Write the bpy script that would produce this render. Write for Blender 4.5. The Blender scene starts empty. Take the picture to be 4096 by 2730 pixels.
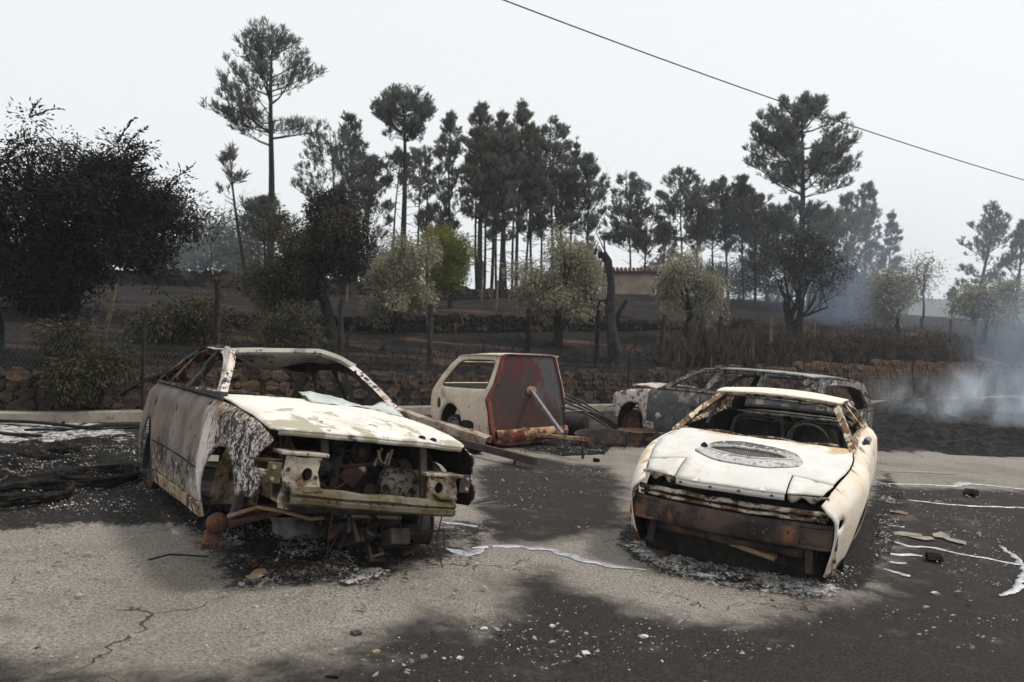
import bpy, math, random
import numpy as np
from mathutils import Vector, Matrix, noise
from mathutils.geometry import delaunay_2d_cdt

SC = bpy.context.scene
COL = SC.collection
rad = math.radians

# ---------------------------------------------------------------- camera
FPX, PITCH, ROLL, CAM_H = 2965.0, rad(0.5), rad(1.62), 1.60
cam_data = bpy.data.cameras.new('camera')
cam = bpy.data.objects.new('camera', cam_data)
COL.objects.link(cam)
cam_data.sensor_width = 36.0
cam_data.lens = 36.0 * FPX / 4096.0
cam_data.clip_end = 5000
cam_data.clip_start = 0.05
cam_data.dof.use_dof = True
cam_data.dof.focus_distance = 6.2
cam_data.dof.aperture_fstop = 2.4
cam.matrix_world = Matrix.Translation((0, 0, CAM_H)) @ Matrix.Rotation(rad(90) + PITCH, 4, 'X') @ Matrix.Rotation(ROLL, 4, 'Z')
SC.camera = cam

# ---------------------------------------------------------------- world, sun, exposure
SUN_DIR = Vector((0.62, 0.10, 1.0)).normalized()          # towards the sun
SUN_EL = math.asin(SUN_DIR.z)
SUN_AZ = math.atan2(SUN_DIR.x, SUN_DIR.y)
world = bpy.data.worlds.new('World')
SC.world = world
world.use_nodes = True
wn, wl = world.node_tree.nodes, world.node_tree.links
bg = wn['Background']
sky = wn.new('ShaderNodeTexSky')
sky.sky_type = 'NISHITA'
sky.sun_disc = False
sky.sun_elevation = SUN_EL
sky.sun_rotation = SUN_AZ
sky.air_density = 1.2
sky.dust_density = 6.0
hs = wn.new('ShaderNodeHueSaturation')
hs.inputs['Saturation'].default_value = 0.10
mixw = wn.new('ShaderNodeMix')
mixw.data_type = 'RGBA'
mixw.inputs['Factor'].default_value = 0.80                # smoke overcast evens the sky out
mixw.inputs['B'].default_value = (10.75, 11.05, 11.25, 1)
wl.new(sky.outputs['Color'], hs.inputs['Color'])
wl.new(hs.outputs['Color'], mixw.inputs['A'])
wl.new(mixw.outputs['Result'], bg.inputs['Color'])
bg.inputs['Strength'].default_value = 0.098
sun_data = bpy.data.lights.new('sun', 'SUN')
sun_data.energy = 2.4
sun_data.angle = rad(9)
sun_data.color = (1.0, 0.95, 0.88)
sun = bpy.data.objects.new('sun', sun_data)
COL.objects.link(sun)
sun.rotation_euler = SUN_DIR.to_track_quat('Z', 'Y').to_euler()
sun.location = (0, 0, 30)
SC.view_settings.view_transform = 'Standard'
SC.view_settings.look = 'None'
SC.view_settings.exposure = 0.0
SC.view_settings.gamma = 1.0
SC.view_settings.use_curve_mapping = False
SC.render.engine = 'CYCLES'
SC.cycles.use_denoising = True
SC.cycles.max_bounces = 6
SC.cycles.diffuse_bounces = 3
SC.cycles.transparent_max_bounces = 12
SC.cycles.volume_bounces = 1
SC.cycles.volume_step_rate = 2.0
SC.cycles.volume_max_steps = 96

# ---------------------------------------------------------------- geometry helpers
def ray(px, py):
    a, b = (px - 2048) / FPX, (1365 - py) / FPX
    c, s = math.cos(ROLL), math.sin(ROLL)
    a, b = a * c - b * s, a * s + b * c
    return Vector((a, math.cos(PITCH) - b * math.sin(PITCH), math.sin(PITCH) + b * math.cos(PITCH)))
def at(px, py, Y):
    d = ray(px, py)
    return Vector((0, 0, CAM_H)) + d * (Y / d.y)
K = 4096 / 2353.0
def atd(x, y, Y): return at(x * K, y * K, Y)               # same, in a coarser ruler
def softclamp(x, m): return m * math.tanh(x / m)
def gz(x, y=0.0): return 0.06 - 0.035 * softclamp(x, 10.0)  # the yard falls gently to the right
def gpt(px, py):
    d = ray(px, py)
    t = 1.0
    Y = 8.0
    for _ in range(40):
        p = Vector((0, 0, CAM_H)) + d * (Y / d.y)
        h = CAM_H - gz(p.x)
        Y = min(80.0, max(0.5, 0.5 * Y + 0.5 * (h / max(1e-4, -d.z / d.y))))
    return Vector((0, 0, CAM_H)) + d * (Y / d.y)
def gd(x, y): return gpt(x * K, y * K)
def ss(a, b, x):
    t = np.clip((x - a) / (b - a), 0, 1)
    return t * t * (3 - 2 * t)
def lerp(a, b, t): return a + (b - a) * t
def pw(xs, ys, x): return float(np.interp(x, xs, ys))

def mesh_obj(name, V, F, mat=None, parent=None, smooth=False, sharp=None):
    me = bpy.data.meshes.new(name)
    if isinstance(F, np.ndarray) and F.ndim == 2:
        V = np.asarray(V, dtype=np.float32)
        n, k = F.shape
        me.vertices.add(len(V)); me.vertices.foreach_set('co', V.ravel())
        me.loops.add(n * k); me.loops.foreach_set('vertex_index', F.astype(np.int32).ravel())
        me.polygons.add(n)
        me.polygons.foreach_set('loop_start', np.arange(0, n * k, k, dtype=np.int32))
        me.polygons.foreach_set('loop_total', np.full(n, k, dtype=np.int32))
        me.update(calc_edges=True)
    else:
        me.from_pydata([tuple(v) for v in V], [], [tuple(f) for f in F])
        me.update()
    if smooth:
        me.polygons.foreach_set('use_smooth', np.ones(len(me.polygons), dtype=bool))
        if sharp: me.set_sharp_from_angle(angle=rad(sharp))
    if mat: me.materials.append(mat)
    o = bpy.data.objects.new(name, me)
    COL.objects.link(o)
    if parent: o.parent = parent
    return o
def link_copy(src, name=None, parent=None, loc=None, rot=None, scale=None):
    o = src.copy()
    if name: o.name = name
    COL.objects.link(o)
    if parent: o.parent = parent
    if loc is not None: o.location = loc
    if rot is not None: o.rotation_euler = rot
    if scale is not None: o.scale = scale
    return o
def tag(o, label, cat, group=None, kind=None):
    o['label'] = label; o['category'] = cat
    if group: o['group'] = group
    if kind: o['kind'] = kind
    return o
def struct(o, label=None):
    o['kind'] = 'structure'
    if label: o['label'] = label
    return o
def empty(name, loc=(0, 0, 0), rot=None):
    e = bpy.data.objects.new(name, None)
    COL.objects.link(e)
    e.empty_display_size = 0.2
    e.location = loc
    if rot is not None: e.rotation_euler = rot
    return e

class MB:
    """collects simple shapes into one mesh"""
    def __init__(s): s.v, s.f = [], []
    def add(s, V, F):
        n = len(s.v); s.v += [tuple(v) for v in V]; s.f += [tuple(i + n for i in f) for f in F]; return s
    def box(s, c, d, R=None):
        c = Vector(c); V = []
        for x in (-1, 1):
            for y in (-1, 1):
                for z in (-1, 1):
                    q = Vector((x * d[0] / 2, y * d[1] / 2, z * d[2] / 2))
                    if R is not None: q = R @ q
                    V.append(c + q)
        return s.add(V, [(0, 1, 3, 2), (4, 6, 7, 5), (0, 4, 5, 1), (2, 3, 7, 6), (0, 2, 6, 4), (1, 5, 7, 3)])
    def bar(s, p0, p1, w, h, up=(0, 0, 1)):
        p0, p1 = Vector(p0), Vector(p1); d = (p1 - p0); L = d.length; d.normalize()
        u = Vector(up); r = d.cross(u)
        if r.length < 1e-4: r = d.cross(Vector((1, 0, 0)))
        r.normalize(); u = r.cross(d)
        return s.box((p0 + p1) / 2, (L, w, h), Matrix((d, r, u)).transposed())
    def tube(s, pts, r, sides=6, cap=True, flat=1.0):
        pts = [Vector(p) for p in pts]; n = len(pts)
        rr = r if hasattr(r, '__len__') else [r] * n
        V, F = [], []
        pr = None
        for i, p in enumerate(pts):
            d = (pts[min(i + 1, n - 1)] - pts[max(i - 1, 0)])
            if d.length < 1e-6: d = Vector((0, 0, 1))
            d.normalize()
            if pr is None: pr = d.orthogonal().normalized()
            pr = (pr - d * pr.dot(d))
            if pr.length < 1e-5: pr = d.orthogonal()
            pr.normalize(); q = d.cross(pr)
            for k in range(sides):
                a = 2 * math.pi * k / sides
                V.append(p + pr * (rr[i] * math.cos(a)) + q * (rr[i] * flat * math.sin(a)))
        for i in range(n - 1):
            for k in range(sides):
                k2 = (k + 1) % sides
                F.append((i * sides + k, i * sides + k2, (i + 1) * sides + k2, (i + 1) * sides + k))
        if cap: F += [tuple(range(sides))[::-1], tuple(range((n - 1) * sides, n * sides))]
        return s.add(V, F)
    def cyl(s, p0, p1, r, sides=14, r2=None): return s.tube([p0, p1], [r, r if r2 is None else r2], sides)
    def lathe(s, prof, seg=28, M=None, a0=0, a1=2 * math.pi):
        V, F = [], []; full = abs(a1 - a0 - 2 * math.pi) < 1e-4
        m = seg if full else seg + 1
        for k in range(m):
            a = a0 + (a1 - a0) * k / seg
            for (r, z) in prof:
                q = Vector((r * math.cos(a), r * math.sin(a), z)); V.append(M @ q if M is not None else q)
        n = len(prof)
        for k in range(seg):
            k2 = (k + 1) % m
            for i in range(n - 1): F.append((k * n + i, k2 * n + i, k2 * n + i + 1, k * n + i + 1))
        return s.add(V, F)
    def sheet(s, fn, nu, nv):
        V = [fn(i / nu, j / nv) for i in range(nu + 1) for j in range(nv + 1)]
        F = [(i * (nv + 1) + j, (i + 1) * (nv + 1) + j, (i + 1) * (nv + 1) + j + 1, i * (nv + 1) + j + 1) for i in range(nu) for j in range(nv)]
        return s.add(V, F)
    def obj(s, name, mat, parent=None, smooth=False, sharp=40, bevel=0, solid=0):
        o = mesh_obj(name, s.v, s.f, mat, parent, smooth, sharp)
        if solid:
            m = o.modifiers.new('solid', 'SOLIDIFY'); m.thickness = solid; m.offset = 0
        if bevel:
            m = o.modifiers.new('bevel', 'BEVEL'); m.width = bevel; m.segments = 2; m.limit_method = 'ANGLE'
        return o

def in_poly(P, poly):
    x, y = P[:, 0], P[:, 1]; r = np.zeros(len(P), bool); n = len(poly)
    for i in range(n):
        x0, y0 = poly[i]; x1, y1 = poly[(i + 1) % n]
        c = ((y0 > y) != (y1 > y)) & (x < (x1 - x0) * (y - y0) / ((y1 - y0) if abs(y1 - y0) > 1e-12 else 1e-12) + x0)
        r ^= c
    return r
def poly_dist(P, poly):
    d = np.full(len(P), 1e9); n = len(poly)
    for i in range(n):
        a = np.array(poly[i], float); b = np.array(poly[(i + 1) % n], float); ab = b - a
        t = np.clip(((P - a) @ ab) / max(1e-12, ab @ ab), 0, 1)
        d = np.minimum(d, np.linalg.norm(P - (a + t[:, None] * ab), axis=1))
    return d
def resample(poly, res):
    out = []; n = len(poly)
    for i in range(n):
        a = np.array(poly[i], float); b = np.array(poly[(i + 1) % n], float)
        k = max(1, int(math.ceil(np.linalg.norm(b - a) / res)))
        out += [tuple(a + (b - a) * j / k) for j in range(k)]
    return out
def smooth_poly(poly, it=2):
    for _ in range(it):                                     # corner cutting
        q = []; n = len(poly)
        for i in range(n):
            a, b = np.array(poly[i], float), np.array(poly[(i + 1) % n], float)
            q += [tuple(.75 * a + .25 * b), tuple(.25 * a + .75 * b)]
        poly = q
    return poly
def arc(cx, cy, r, a0, a1, n=14): return [(cx + r * math.cos(rad(a0 + (a1 - a0) * i / n)), cy + r * math.sin(rad(a0 + (a1 - a0) * i / n))) for i in range(n + 1)]
def panel(name, outline, fn, mat, parent, holes=(), res=0.05, thick=0.012, smooth=True, inner=None, flip=False):
    """a sheet-metal panel: 2-D outline with holes, triangulated with inner points and mapped to 3-D by fn"""
    rings = [resample(outline, res)] + [resample(h, res) for h in holes]
    pts, edges = [], []
    for r in rings:
        n0 = len(pts); pts += r
        edges += [(n0 + i, n0 + (i + 1) % len(r)) for i in range(len(r))]
    P = np.array(outline)
    x0, y0 = P.min(0); x1, y1 = P.max(0)
    gx, gy = np.meshgrid(np.arange(x0 + res * .5, x1, res), np.arange(y0 + res * .5, y1, res))
    g = np.stack([gx.ravel(), gy.ravel()], 1)
    if len(g):
        ok = in_poly(g, outline)
        for h in holes: ok &= ~in_poly(g, h)
        g = g[ok]
        for r in [outline] + list(holes):
            if len(g): g = g[poly_dist(g, r) > res * .45]
        pts += [tuple(q) for q in g]
    v, e, f, *_ = delaunay_2d_cdt([Vector(p) for p in pts], edges, [], 0, 1e-5)
    cen = np.array([[(v[t[0]][0] + v[t[1]][0] + v[t[2]][0]) / 3, (v[t[0]][1] + v[t[1]][1] + v[t[2]][1]) / 3] for t in f])
    ok = in_poly(cen, outline)
    for h in holes: ok &= ~in_poly(cen, h)
    V = [fn(p[0], p[1]) for p in v]
    F = [tuple(t) for t, k in zip(f, ok) if k]
    if F:                                                   # same winding everywhere
        a, b, c = (v[i] for i in F[0])
        F = [t if ((v[t[1]][0] - v[t[0]][0]) * (v[t[2]][1] - v[t[0]][1]) - (v[t[1]][1] - v[t[0]][1]) * (v[t[2]][0] - v[t[0]][0]) > 0) != flip else t[::-1] for t in F]
    o = mesh_obj(name, V, F, mat, parent, smooth)
    if inner: o.data.materials.append(inner)
    if thick:
        m = o.modifiers.new('solid', 'SOLIDIFY'); m.thickness = thick; m.offset = 0; m.use_even_offset = False
        if inner: m.material_offset = 1; m.material_offset_rim = 0
        if thick >= .02: q = o.modifiers.new('split', 'EDGE_SPLIT'); q.split_angle = rad(48)
    return o
def nz(p, s, seed=0.0): return noise.noise(Vector((p[0] * s + seed, p[1] * s + seed * 1.7, p[2] * s - seed)))

# ---------------------------------------------------------------- materials
def new_mat(name):
    m = bpy.data.materials.new(name); m.use_nodes = True
    nt = m.node_tree
    return m, nt, nt.nodes, nt.links, nt.nodes['Principled BSDF']
def n_noise(nt, vec, scale, detail=5, rough=.6, dist=0.0):
    n = nt.nodes.new('ShaderNodeTexNoise'); n.inputs['Scale'].default_value = scale
    n.inputs['Detail'].default_value = detail; n.inputs['Roughness'].default_value = rough; n.inputs['Distortion'].default_value = dist
    nt.links.new(vec, n.inputs['Vector']); return n.outputs['Fac']
def n_math(nt, op, a, b=None, c=None, clamp=False):
    n = nt.nodes.new('ShaderNodeMath'); n.operation = op; n.use_clamp = clamp
    for i, x in enumerate((a, b, c)):
        if x is None: continue
        if isinstance(x, (int, float)): n.inputs[i].default_value = x
        else: nt.links.new(x, n.inputs[i])
    return n.outputs[0]
def n_step(nt, x, lo, hi):
    n = nt.nodes.new('ShaderNodeMapRange'); n.interpolation_type = 'SMOOTHSTEP'
    n.inputs['From Min'].default_value = lo; n.inputs['From Max'].default_value = hi
    nt.links.new(x, n.inputs['Value']); return n.outputs['Result']
def n_mix(nt, f, a, b):
    n = nt.nodes.new('ShaderNodeMix'); n.data_type = 'RGBA'
    for nm, x in (('Factor', f), ('A', a), ('B', b)):
        if isinstance(x, (int, float)): n.inputs[nm].default_value = x
        elif isinstance(x, tuple): n.inputs[nm].default_value = (*x[:3], 1)
        else: nt.links.new(x, n.inputs[nm])
    return n.outputs['Result']
def n_obj(nt): return nt.nodes.new('ShaderNodeTexCoord').outputs['Object']
def n_map(nt, vec, scale=(1, 1, 1), rot=(0, 0, 0), loc=(0, 0, 0)):
    n = nt.nodes.new('ShaderNodeMapping'); n.inputs['Scale'].default_value = scale
    n.inputs['Rotation'].default_value = rot; n.inputs['Location'].default_value = loc
    nt.links.new(vec, n.inputs['Vector']); return n.outputs['Vector']
def n_bump(nt, h, strength=.3, dist=.01):
    n = nt.nodes.new('ShaderNodeBump'); n.inputs['Strength'].default_value = strength; n.inputs['Distance'].default_value = dist
    nt.links.new(h, n.inputs['Height']); return n.outputs['Normal']

SOOT = (.012, .011, .011); RUST = (.13, .048, .018); RUST2 = (.22, .095, .035); GREY = (.23, .22, .20); DGREY = (.07, .067, .065)
WHITE = (.76, .72, .64); CREAM = (.72, .61, .44); PEACH = (.68, .45, .28); OLIVE = (.30, .27, .18)
def burnt(name, base, base2, layers, rough=.85, seed=0.0, bump=.35, metal=0.0):
    """fire-bleached paint. layers: (colour, noise scale, threshold, softness[, axis stretch[, (dir, lo, hi, gain)]])"""
    m, nt, N, L, bs = new_mat(name)
    co = n_map(nt, n_obj(nt), loc=(seed, seed * .7, -seed))
    raw = n_obj(nt)
    col = n_mix(nt, n_step(nt, n_noise(nt, co, 3.0, 6, .6), .38, .64), base, base2)
    col = n_mix(nt, n_step(nt, n_noise(nt, co, 55, 4, .7), .5, .8), col, tuple(c * .72 for c in base))
    h = None
    for i, ly in enumerate(layers):
        c, s, th, so = ly[:4]
        st = ly[4] if len(ly) > 4 and ly[4] else (1, 1, 1)
        v = n_map(nt, co, scale=st, loc=(i * 3.7 + seed, i * 1.3, i * 2.1))
        f = n_noise(nt, v, s, 9, .66, .35)
        if len(ly) > 5 and ly[5]:
            d, lo, hi, g = ly[5]
            dt = nt.nodes.new('ShaderNodeVectorMath'); dt.operation = 'DOT_PRODUCT'; dt.inputs[1].default_value = d
            nt.links.new(raw, dt.inputs[0])
            r = n_step(nt, dt.outputs['Value'], lo, hi)
            f = n_math(nt, 'ADD', f, n_math(nt, 'MULTIPLY', n_math(nt, 'SUBTRACT', r, .5), g))
        k = n_step(nt, f, th - so, th + so)
        col = n_mix(nt, k, col, c)
        h = n_math(nt, 'MULTIPLY', k, -1.0) if h is None else n_math(nt, 'SUBTRACT', h, k)
    fine = n_noise(nt, co, 90, 4, .7)
    h = fine if h is None else n_math(nt, 'ADD', h, n_math(nt, 'MULTIPLY', fine, .6))
    L.new(col, bs.inputs['Base Color'])
    bs.inputs['Roughness'].default_value = rough
    bs.inputs['Metallic'].default_value = metal
    bs.inputs['Specular IOR Level'].default_value = .25
    L.new(n_bump(nt, h, bump, .006), bs.inputs['Normal'])
    return m
def plain(name, c1, c2=None, scale=8, rough=.85, bump=.3, spec=.3, metal=0.0, bscale=None, lo=.4, hi=.62, c3=None):
    m, nt, N, L, bs = new_mat(name)
    co = n_obj(nt)
    c2 = c2 or tuple(c * .6 for c in c1)
    f = n_noise(nt, co, scale, 7, .65)
    col = n_mix(nt, n_step(nt, f, lo, hi), c1, c2)
    if c3: col = n_mix(nt, n_step(nt, n_noise(nt, co, scale * 2.7, 6, .7, .3), .55, .66), col, c3)
    L.new(col, bs.inputs['Base Color'])
    bs.inputs['Roughness'].default_value = rough; bs.inputs['Metallic'].default_value = metal
    bs.inputs['Specular IOR Level'].default_value = spec
    if bump: L.new(n_bump(nt, n_noise(nt, co, bscale or scale * 5, 6, .7), bump, .01), bs.inputs['Normal'])
    return m
def leafy(name, c1, c2, c3, rough=.7, trans=.25):
    m, nt, N, L, bs = new_mat(name)
    g = N.new('ShaderNodeNewGeometry')
    r = g.outputs['Random Per Island']
    col = n_mix(nt, n_step(nt, r, .1, .75), c1, c2)
    col = n_mix(nt, n_step(nt, n_noise(nt, n_obj(nt), .9, 3, .6), .52, .72), col, c3)
    L.new(col, bs.inputs['Base Color']); bs.inputs['Roughness'].default_value = rough
    bs.inputs['Specular IOR Level'].default_value = .2
    t = N.new('ShaderNodeBsdfTranslucent'); L.new(col, t.inputs['Color'])
    mx = N.new('ShaderNodeMixShader'); mx.inputs[0].default_value = trans
    L.new(bs.outputs[0], mx.inputs[1]); L.new(t.outputs[0], mx.inputs[2])
    L.new(mx.outputs[0], N['Material Output'].inputs['Surface'])
    return m

M = {}
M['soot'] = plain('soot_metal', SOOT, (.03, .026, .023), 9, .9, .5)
M['dark'] = plain('charred_metal', (.03, .028, .027), (.06, .05, .043), 7, .8, .4, c3=(.10, .05, .03))
M['rust'] = plain('rusted_metal', (.085, .040, .024), (.036, .024, .020), 7, .85, .5, c3=(.15, .072, .036))
M['rustball'] = plain('orange_rust', (.13, .052, .024), (.05, .027, .018), 14, .8, .4)
M['steel'] = plain('bare_steel', (.22, .22, .23), (.12, .11, .11), 6, .5, .2, .5, .5)
M['cream'] = plain('cream_flaking_metal', (.44, .38, .30), (.28, .23, .18), 9, .8, .4, c3=(.10, .06, .04))
M['alu'] = plain('molten_aluminium', (.62, .62, .64), (.40, .40, .42), 16, .34, .9, .5, .75, c3=(.20, .19, .185))
M['galv'] = plain('galvanised_beam', (.13, .115, .085), (.075, .058, .022), 6, .75, .4, .25, .0, c3=(.02, .016, .013), lo=.42, hi=.58)
M['glass'] = plain('melted_glass', (.50, .54, .50), (.36, .40, .37), 5, .35, .3, .5)
M['char'] = plain('charred_wood', (.010, .009, .009), (.028, .024, .021), 10, .95, .8, .1)
M['bark'] = plain('scorched_bark', (.014, .013, .013), (.035, .029, .026), 9, .95, .9, .1)
M['wood'] = plain('weathered_wood', (.05, .042, .035), (.025, .02, .017), 12, .95, .6, .1)
M['palewood'] = plain('pale_post_wood', (.16, .13, .10), (.09, .075, .06), 12, .95, .6, .1)
M['iron'] = plain('blackened_iron', (.010, .010, .010), (.022, .019, .017), 12, .7, .3)
M['wire'] = plain('sooty_wire', (.06, .058, .055), (.03, .028, .026), 9, .7, 0)
M['concrete'] = plain('sooty_concrete', (.30, .265, .225), (.22, .19, .16), 3, .95, .5, .1, c3=(.13, .115, .10))
M['char_flake'] = plain('char_debris', (.02, .018, .017), (.05, .042, .036), 11, .95, .6)
M['ash'] = plain('white_ash', (.55, .53, .50), (.36, .345, .33), 11, .95, .6)
M['tan'] = plain('tan_debris', (.30, .21, .13), (.20, .135, .085), 9, .9, .4)
# ---------------------------------------------------------------- the yard (asphalt sheet)
WALL = [(-22, 5.5), (-12, 9.3), (-7.2, 11.5), (2.4, 20.5), (18.6, 33), (40, 49)]
def axis(fine0, fine1, step, lo, hi):
    a = list(np.arange(fine0, fine1 + 1e-6, step)); s = step; x = fine1
    while x < hi: s *= 1.35; x += s; a.append(x)
    s = step; x = fine0; b = []
    while x > lo: s *= 1.35; x -= s; b.append(x)
    return np.array(b[::-1] + a)
gx = axis(-7.0, 9.5, .085, -90, 90); gy = axis(2.0, 16.0, .085, -60, 60)
GX, GY = np.meshgrid(gx, gy)
P2 = np.stack([GX.ravel(), GY.ravel()], 1)
GZ = 0.06 - 0.035 * 10 * np.tanh(P2[:, 0] / 10)
def zone(pts, soft):
    """1 inside a stain outlined on the ground, fading over `soft` metres"""
    poly = [tuple(gd(*p).xy) for p in pts]
    d = poly_dist(P2, poly); i = in_poly(P2, poly)
    return ss(-soft, soft, np.where(i, d, -d))
dark = np.zeros(len(P2)); soot = np.zeros(len(P2)); ash = np.zeros(len(P2))
def add(arr, v): np.maximum(arr, v, out=arr)
add(dark, zone([(-200, 1640), (250, 1575), (560, 1535), (860, 1465), (1090, 1400), (1190, 1330), (1250, 1315), (1420, 1390), (1700, 1432), (1900, 1395), (2010, 1345), (2040, 1230), (2035, 1120), (2500, 1130), (3000, 1568), (3200, 2400), (-200, 2400)], .5))
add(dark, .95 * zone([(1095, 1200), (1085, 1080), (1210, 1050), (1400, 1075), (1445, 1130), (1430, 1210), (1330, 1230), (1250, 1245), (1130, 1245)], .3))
add(dark, .72 * zone([(-400, 1470), (60, 1500), (300, 1530), (420, 1600), (-300, 1800)], .5))
add(dark, .40 * zone([(-400, 1330), (-40, 1390), (40, 1470), (-200, 1560)], .5))
add(soot, zone([(-500, 985), (330, 970), (420, 1110), (480, 1165), (620, 1200), (760, 1240), (1000, 1225), (1060, 1255), (1030, 1285), (850, 1315), (700, 1345), (535, 1352), (520, 1310), (560, 1250), (430, 1205), (200, 1205), (-500, 1260)], .22))
add(soot, zone([(1420, 1225), (1470, 1180), (1960, 1200), (2040, 1085), (2085, 1150), (2060, 1260), (1990, 1345), (1900, 1380), (1700, 1360), (1560, 1330), (1450, 1290)], .16))
add(soot, zone([(1960, 920), (2400, 905), (2700, 935), (2700, 1040), (2300, 1050), (2150, 1040), (2040, 1040), (1960, 1010)], .5))
add(soot, zone([(900, 965), (1100, 930), (1300, 925), (1560, 945), (1560, 1010), (1440, 1030), (1300, 1045), (1150, 1030), (980, 1010)], .4) * .8)
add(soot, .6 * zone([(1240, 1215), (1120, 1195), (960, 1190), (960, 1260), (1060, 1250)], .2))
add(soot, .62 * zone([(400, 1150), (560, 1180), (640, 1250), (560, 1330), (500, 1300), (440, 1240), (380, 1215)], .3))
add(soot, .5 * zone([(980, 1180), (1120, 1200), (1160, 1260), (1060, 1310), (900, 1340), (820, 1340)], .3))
add(ash, zone([(-300, 985), (120, 968), (240, 975), (330, 1000), (300, 1030), (120, 1035), (-300, 1060)], .3))
add(ash, zone([(1425, 1235), (1520, 1255), (1640, 1300), (1800, 1325), (1930, 1345), (1965, 1372), (1850, 1378), (1700, 1362), (1560, 1330), (1450, 1290)], .13))
add(ash, .42 * zone([(590, 1255), (800, 1240), (980, 1240), (1000, 1290), (820, 1320), (640, 1320)], .2))
add(ash, .6 * zone([(1440, 1000), (1560, 985), (1570, 1025), (1460, 1040)], .3))
add(ash, .7 * zone([(2010, 1190), (2070, 1180), (2040, 1300), (1995, 1310)], .1))
V = np.stack([P2[:, 0], P2[:, 1], GZ], 1)
# heave thin ash layers a little so they catch the light
hh = np.array([noise.noise(Vector((x * 6, y * 6, 0))) + .5 * noise.noise(Vector((x * 15, y * 15, 3))) if s > .02 else 0 for x, y, s in zip(P2[:, 0], P2[:, 1], soot + ash)])
V[:, 2] += (soot * .014 + ash * .012) * (1 + hh) * .8
nx, ny = len(gx), len(gy)
ii = (np.arange(ny - 1)[:, None] * nx + np.arange(nx - 1)[None, :]).ravel()
F = np.stack([ii, ii + 1, ii + nx + 1, ii + nx], 1)
ground = mesh_obj('ground', V, F, None, None, True)
at_ = ground.data.color_attributes.new('stain', 'FLOAT_COLOR', 'POINT')
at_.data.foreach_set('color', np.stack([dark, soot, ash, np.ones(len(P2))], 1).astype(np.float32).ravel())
def ground_material():
    m, nt, N, L, bs = new_mat('scorched_asphalt')
    co = n_obj(nt)
    A = N.new('ShaderNodeAttribute'); A.attribute_name = 'stain'
    sp = N.new('ShaderNodeSeparateColor'); L.new(A.outputs['Color'], sp.inputs[0])
    big = n_noise(nt, co, .8, 6, .6); med = n_noise(nt, co, 4.5, 8, .7, .4); fine = n_noise(nt, co, 62, 5, .75)
    vor = N.new('ShaderNodeTexVoronoi'); vor.inputs['Scale'].default_value = 75; L.new(co, vor.inputs['Vector'])
    fine = n_math(nt, 'ADD', n_math(nt, 'MULTIPLY', fine, .6), n_math(nt, 'MULTIPLY', n_noise(nt, co, 150, 3, .7), .4))
    light = n_mix(nt, n_step(nt, fine, .40, .60), (.085, .074, .063), (.355, .325, .285))
    light = n_mix(nt, n_step(nt, big, .4, .68), light, n_mix(nt, n_step(nt, fine, .36, .66), (.075, .062, .052), (.275, .24, .20)))
    dk = n_mix(nt, n_step(nt, fine, .42, .76), (.0115, .0100, .0092), (.082, .070, .061))
    dk = n_mix(nt, n_step(nt, n_noise(nt, co, 2.2, 7, .7), .55, .75), dk, (.085, .072, .060))
    f = n_math(nt, 'ADD', sp.outputs[0], n_math(nt, 'MULTIPLY', n_math(nt, 'SUBTRACT', med, .5), 1.15))
    f = n_math(nt, 'ADD', f, n_math(nt, 'MULTIPLY', n_math(nt, 'SUBTRACT', n_noise(nt, co, 1.3, 5, .6, .6), .5), 1.3))
    f = n_math(nt, 'ADD', f, n_math(nt, 'MULTIPLY', n_math(nt, 'SUBTRACT', fine, .5), .9))
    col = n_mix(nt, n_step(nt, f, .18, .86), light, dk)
    # cracks
    v2 = N.new('ShaderNodeTexVoronoi'); v2.feature = 'DISTANCE_TO_EDGE'; v2.inputs['Scale'].default_value = .55
    wob = N.new('ShaderNodeVectorMath'); wob.operation = 'ADD'; L.new(co, wob.inputs[0])
    nc = N.new('ShaderNodeTexNoise'); nc.inputs['Scale'].default_value = 2.4; nc.inputs['Detail'].default_value = 6; L.new(co, nc.inputs['Vector'])
    sc_ = N.new('ShaderNodeVectorMath'); sc_.operation = 'SCALE'; sc_.inputs['Scale'].default_value = .6
    L.new(nc.outputs['Color'], sc_.inputs[0]); L.new(sc_.outputs[0], wob.inputs[1]); L.new(wob.outputs[0], v2.inputs['Vector'])
    cw = n_math(nt, 'MULTIPLY', n_step(nt, n_noise(nt, co, .9, 3, .5), .50, .62), .0045)
    cr = n_math(nt, 'LESS_THAN', v2.outputs['Distance'], cw)
    col = n_mix(nt, n_math(nt, 'MULTIPLY', cr, .85), col, (.03, .024, .018))
    sf = n_math(nt, 'ADD', sp.outputs[1], n_math(nt, 'MULTIPLY', n_math(nt, 'SUBTRACT', med, .5), 2.0))
    sm = n_noise(nt, co, 38, 6, .75)
    blk = n_mix(nt, n_step(nt, sm, .50, .70), (.009, .0085, .008), (.10, .088, .078))
    col = n_mix(nt, n_step(nt, n_math(nt, 'ADD', sf, n_math(nt, 'MULTIPLY', n_math(nt, 'SUBTRACT', sm, .5), 1.9)), .36, .64), col, blk)
    an = n_noise(nt, co, 9, 10, .75, .5)
    af = n_math(nt, 'ADD', sp.outputs[2], n_math(nt, 'MULTIPLY', n_math(nt, 'SUBTRACT', an, .5), 3.4))
    wa = n_mix(nt, n_step(nt, n_noise(nt, co, 40, 5, .7), .38, .62), (.22, .21, .20), (.62, .60, .57))
    col = n_mix(nt, n_math(nt, 'MULTIPLY', n_step(nt, af, .72, 1.15), n_step(nt, sp.outputs[2], .02, .3)), col, wa)
    L.new(col, bs.inputs['Base Color'])
    bs.inputs['Roughness'].default_value = .92; bs.inputs['Specular IOR Level'].default_value = .2
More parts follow.
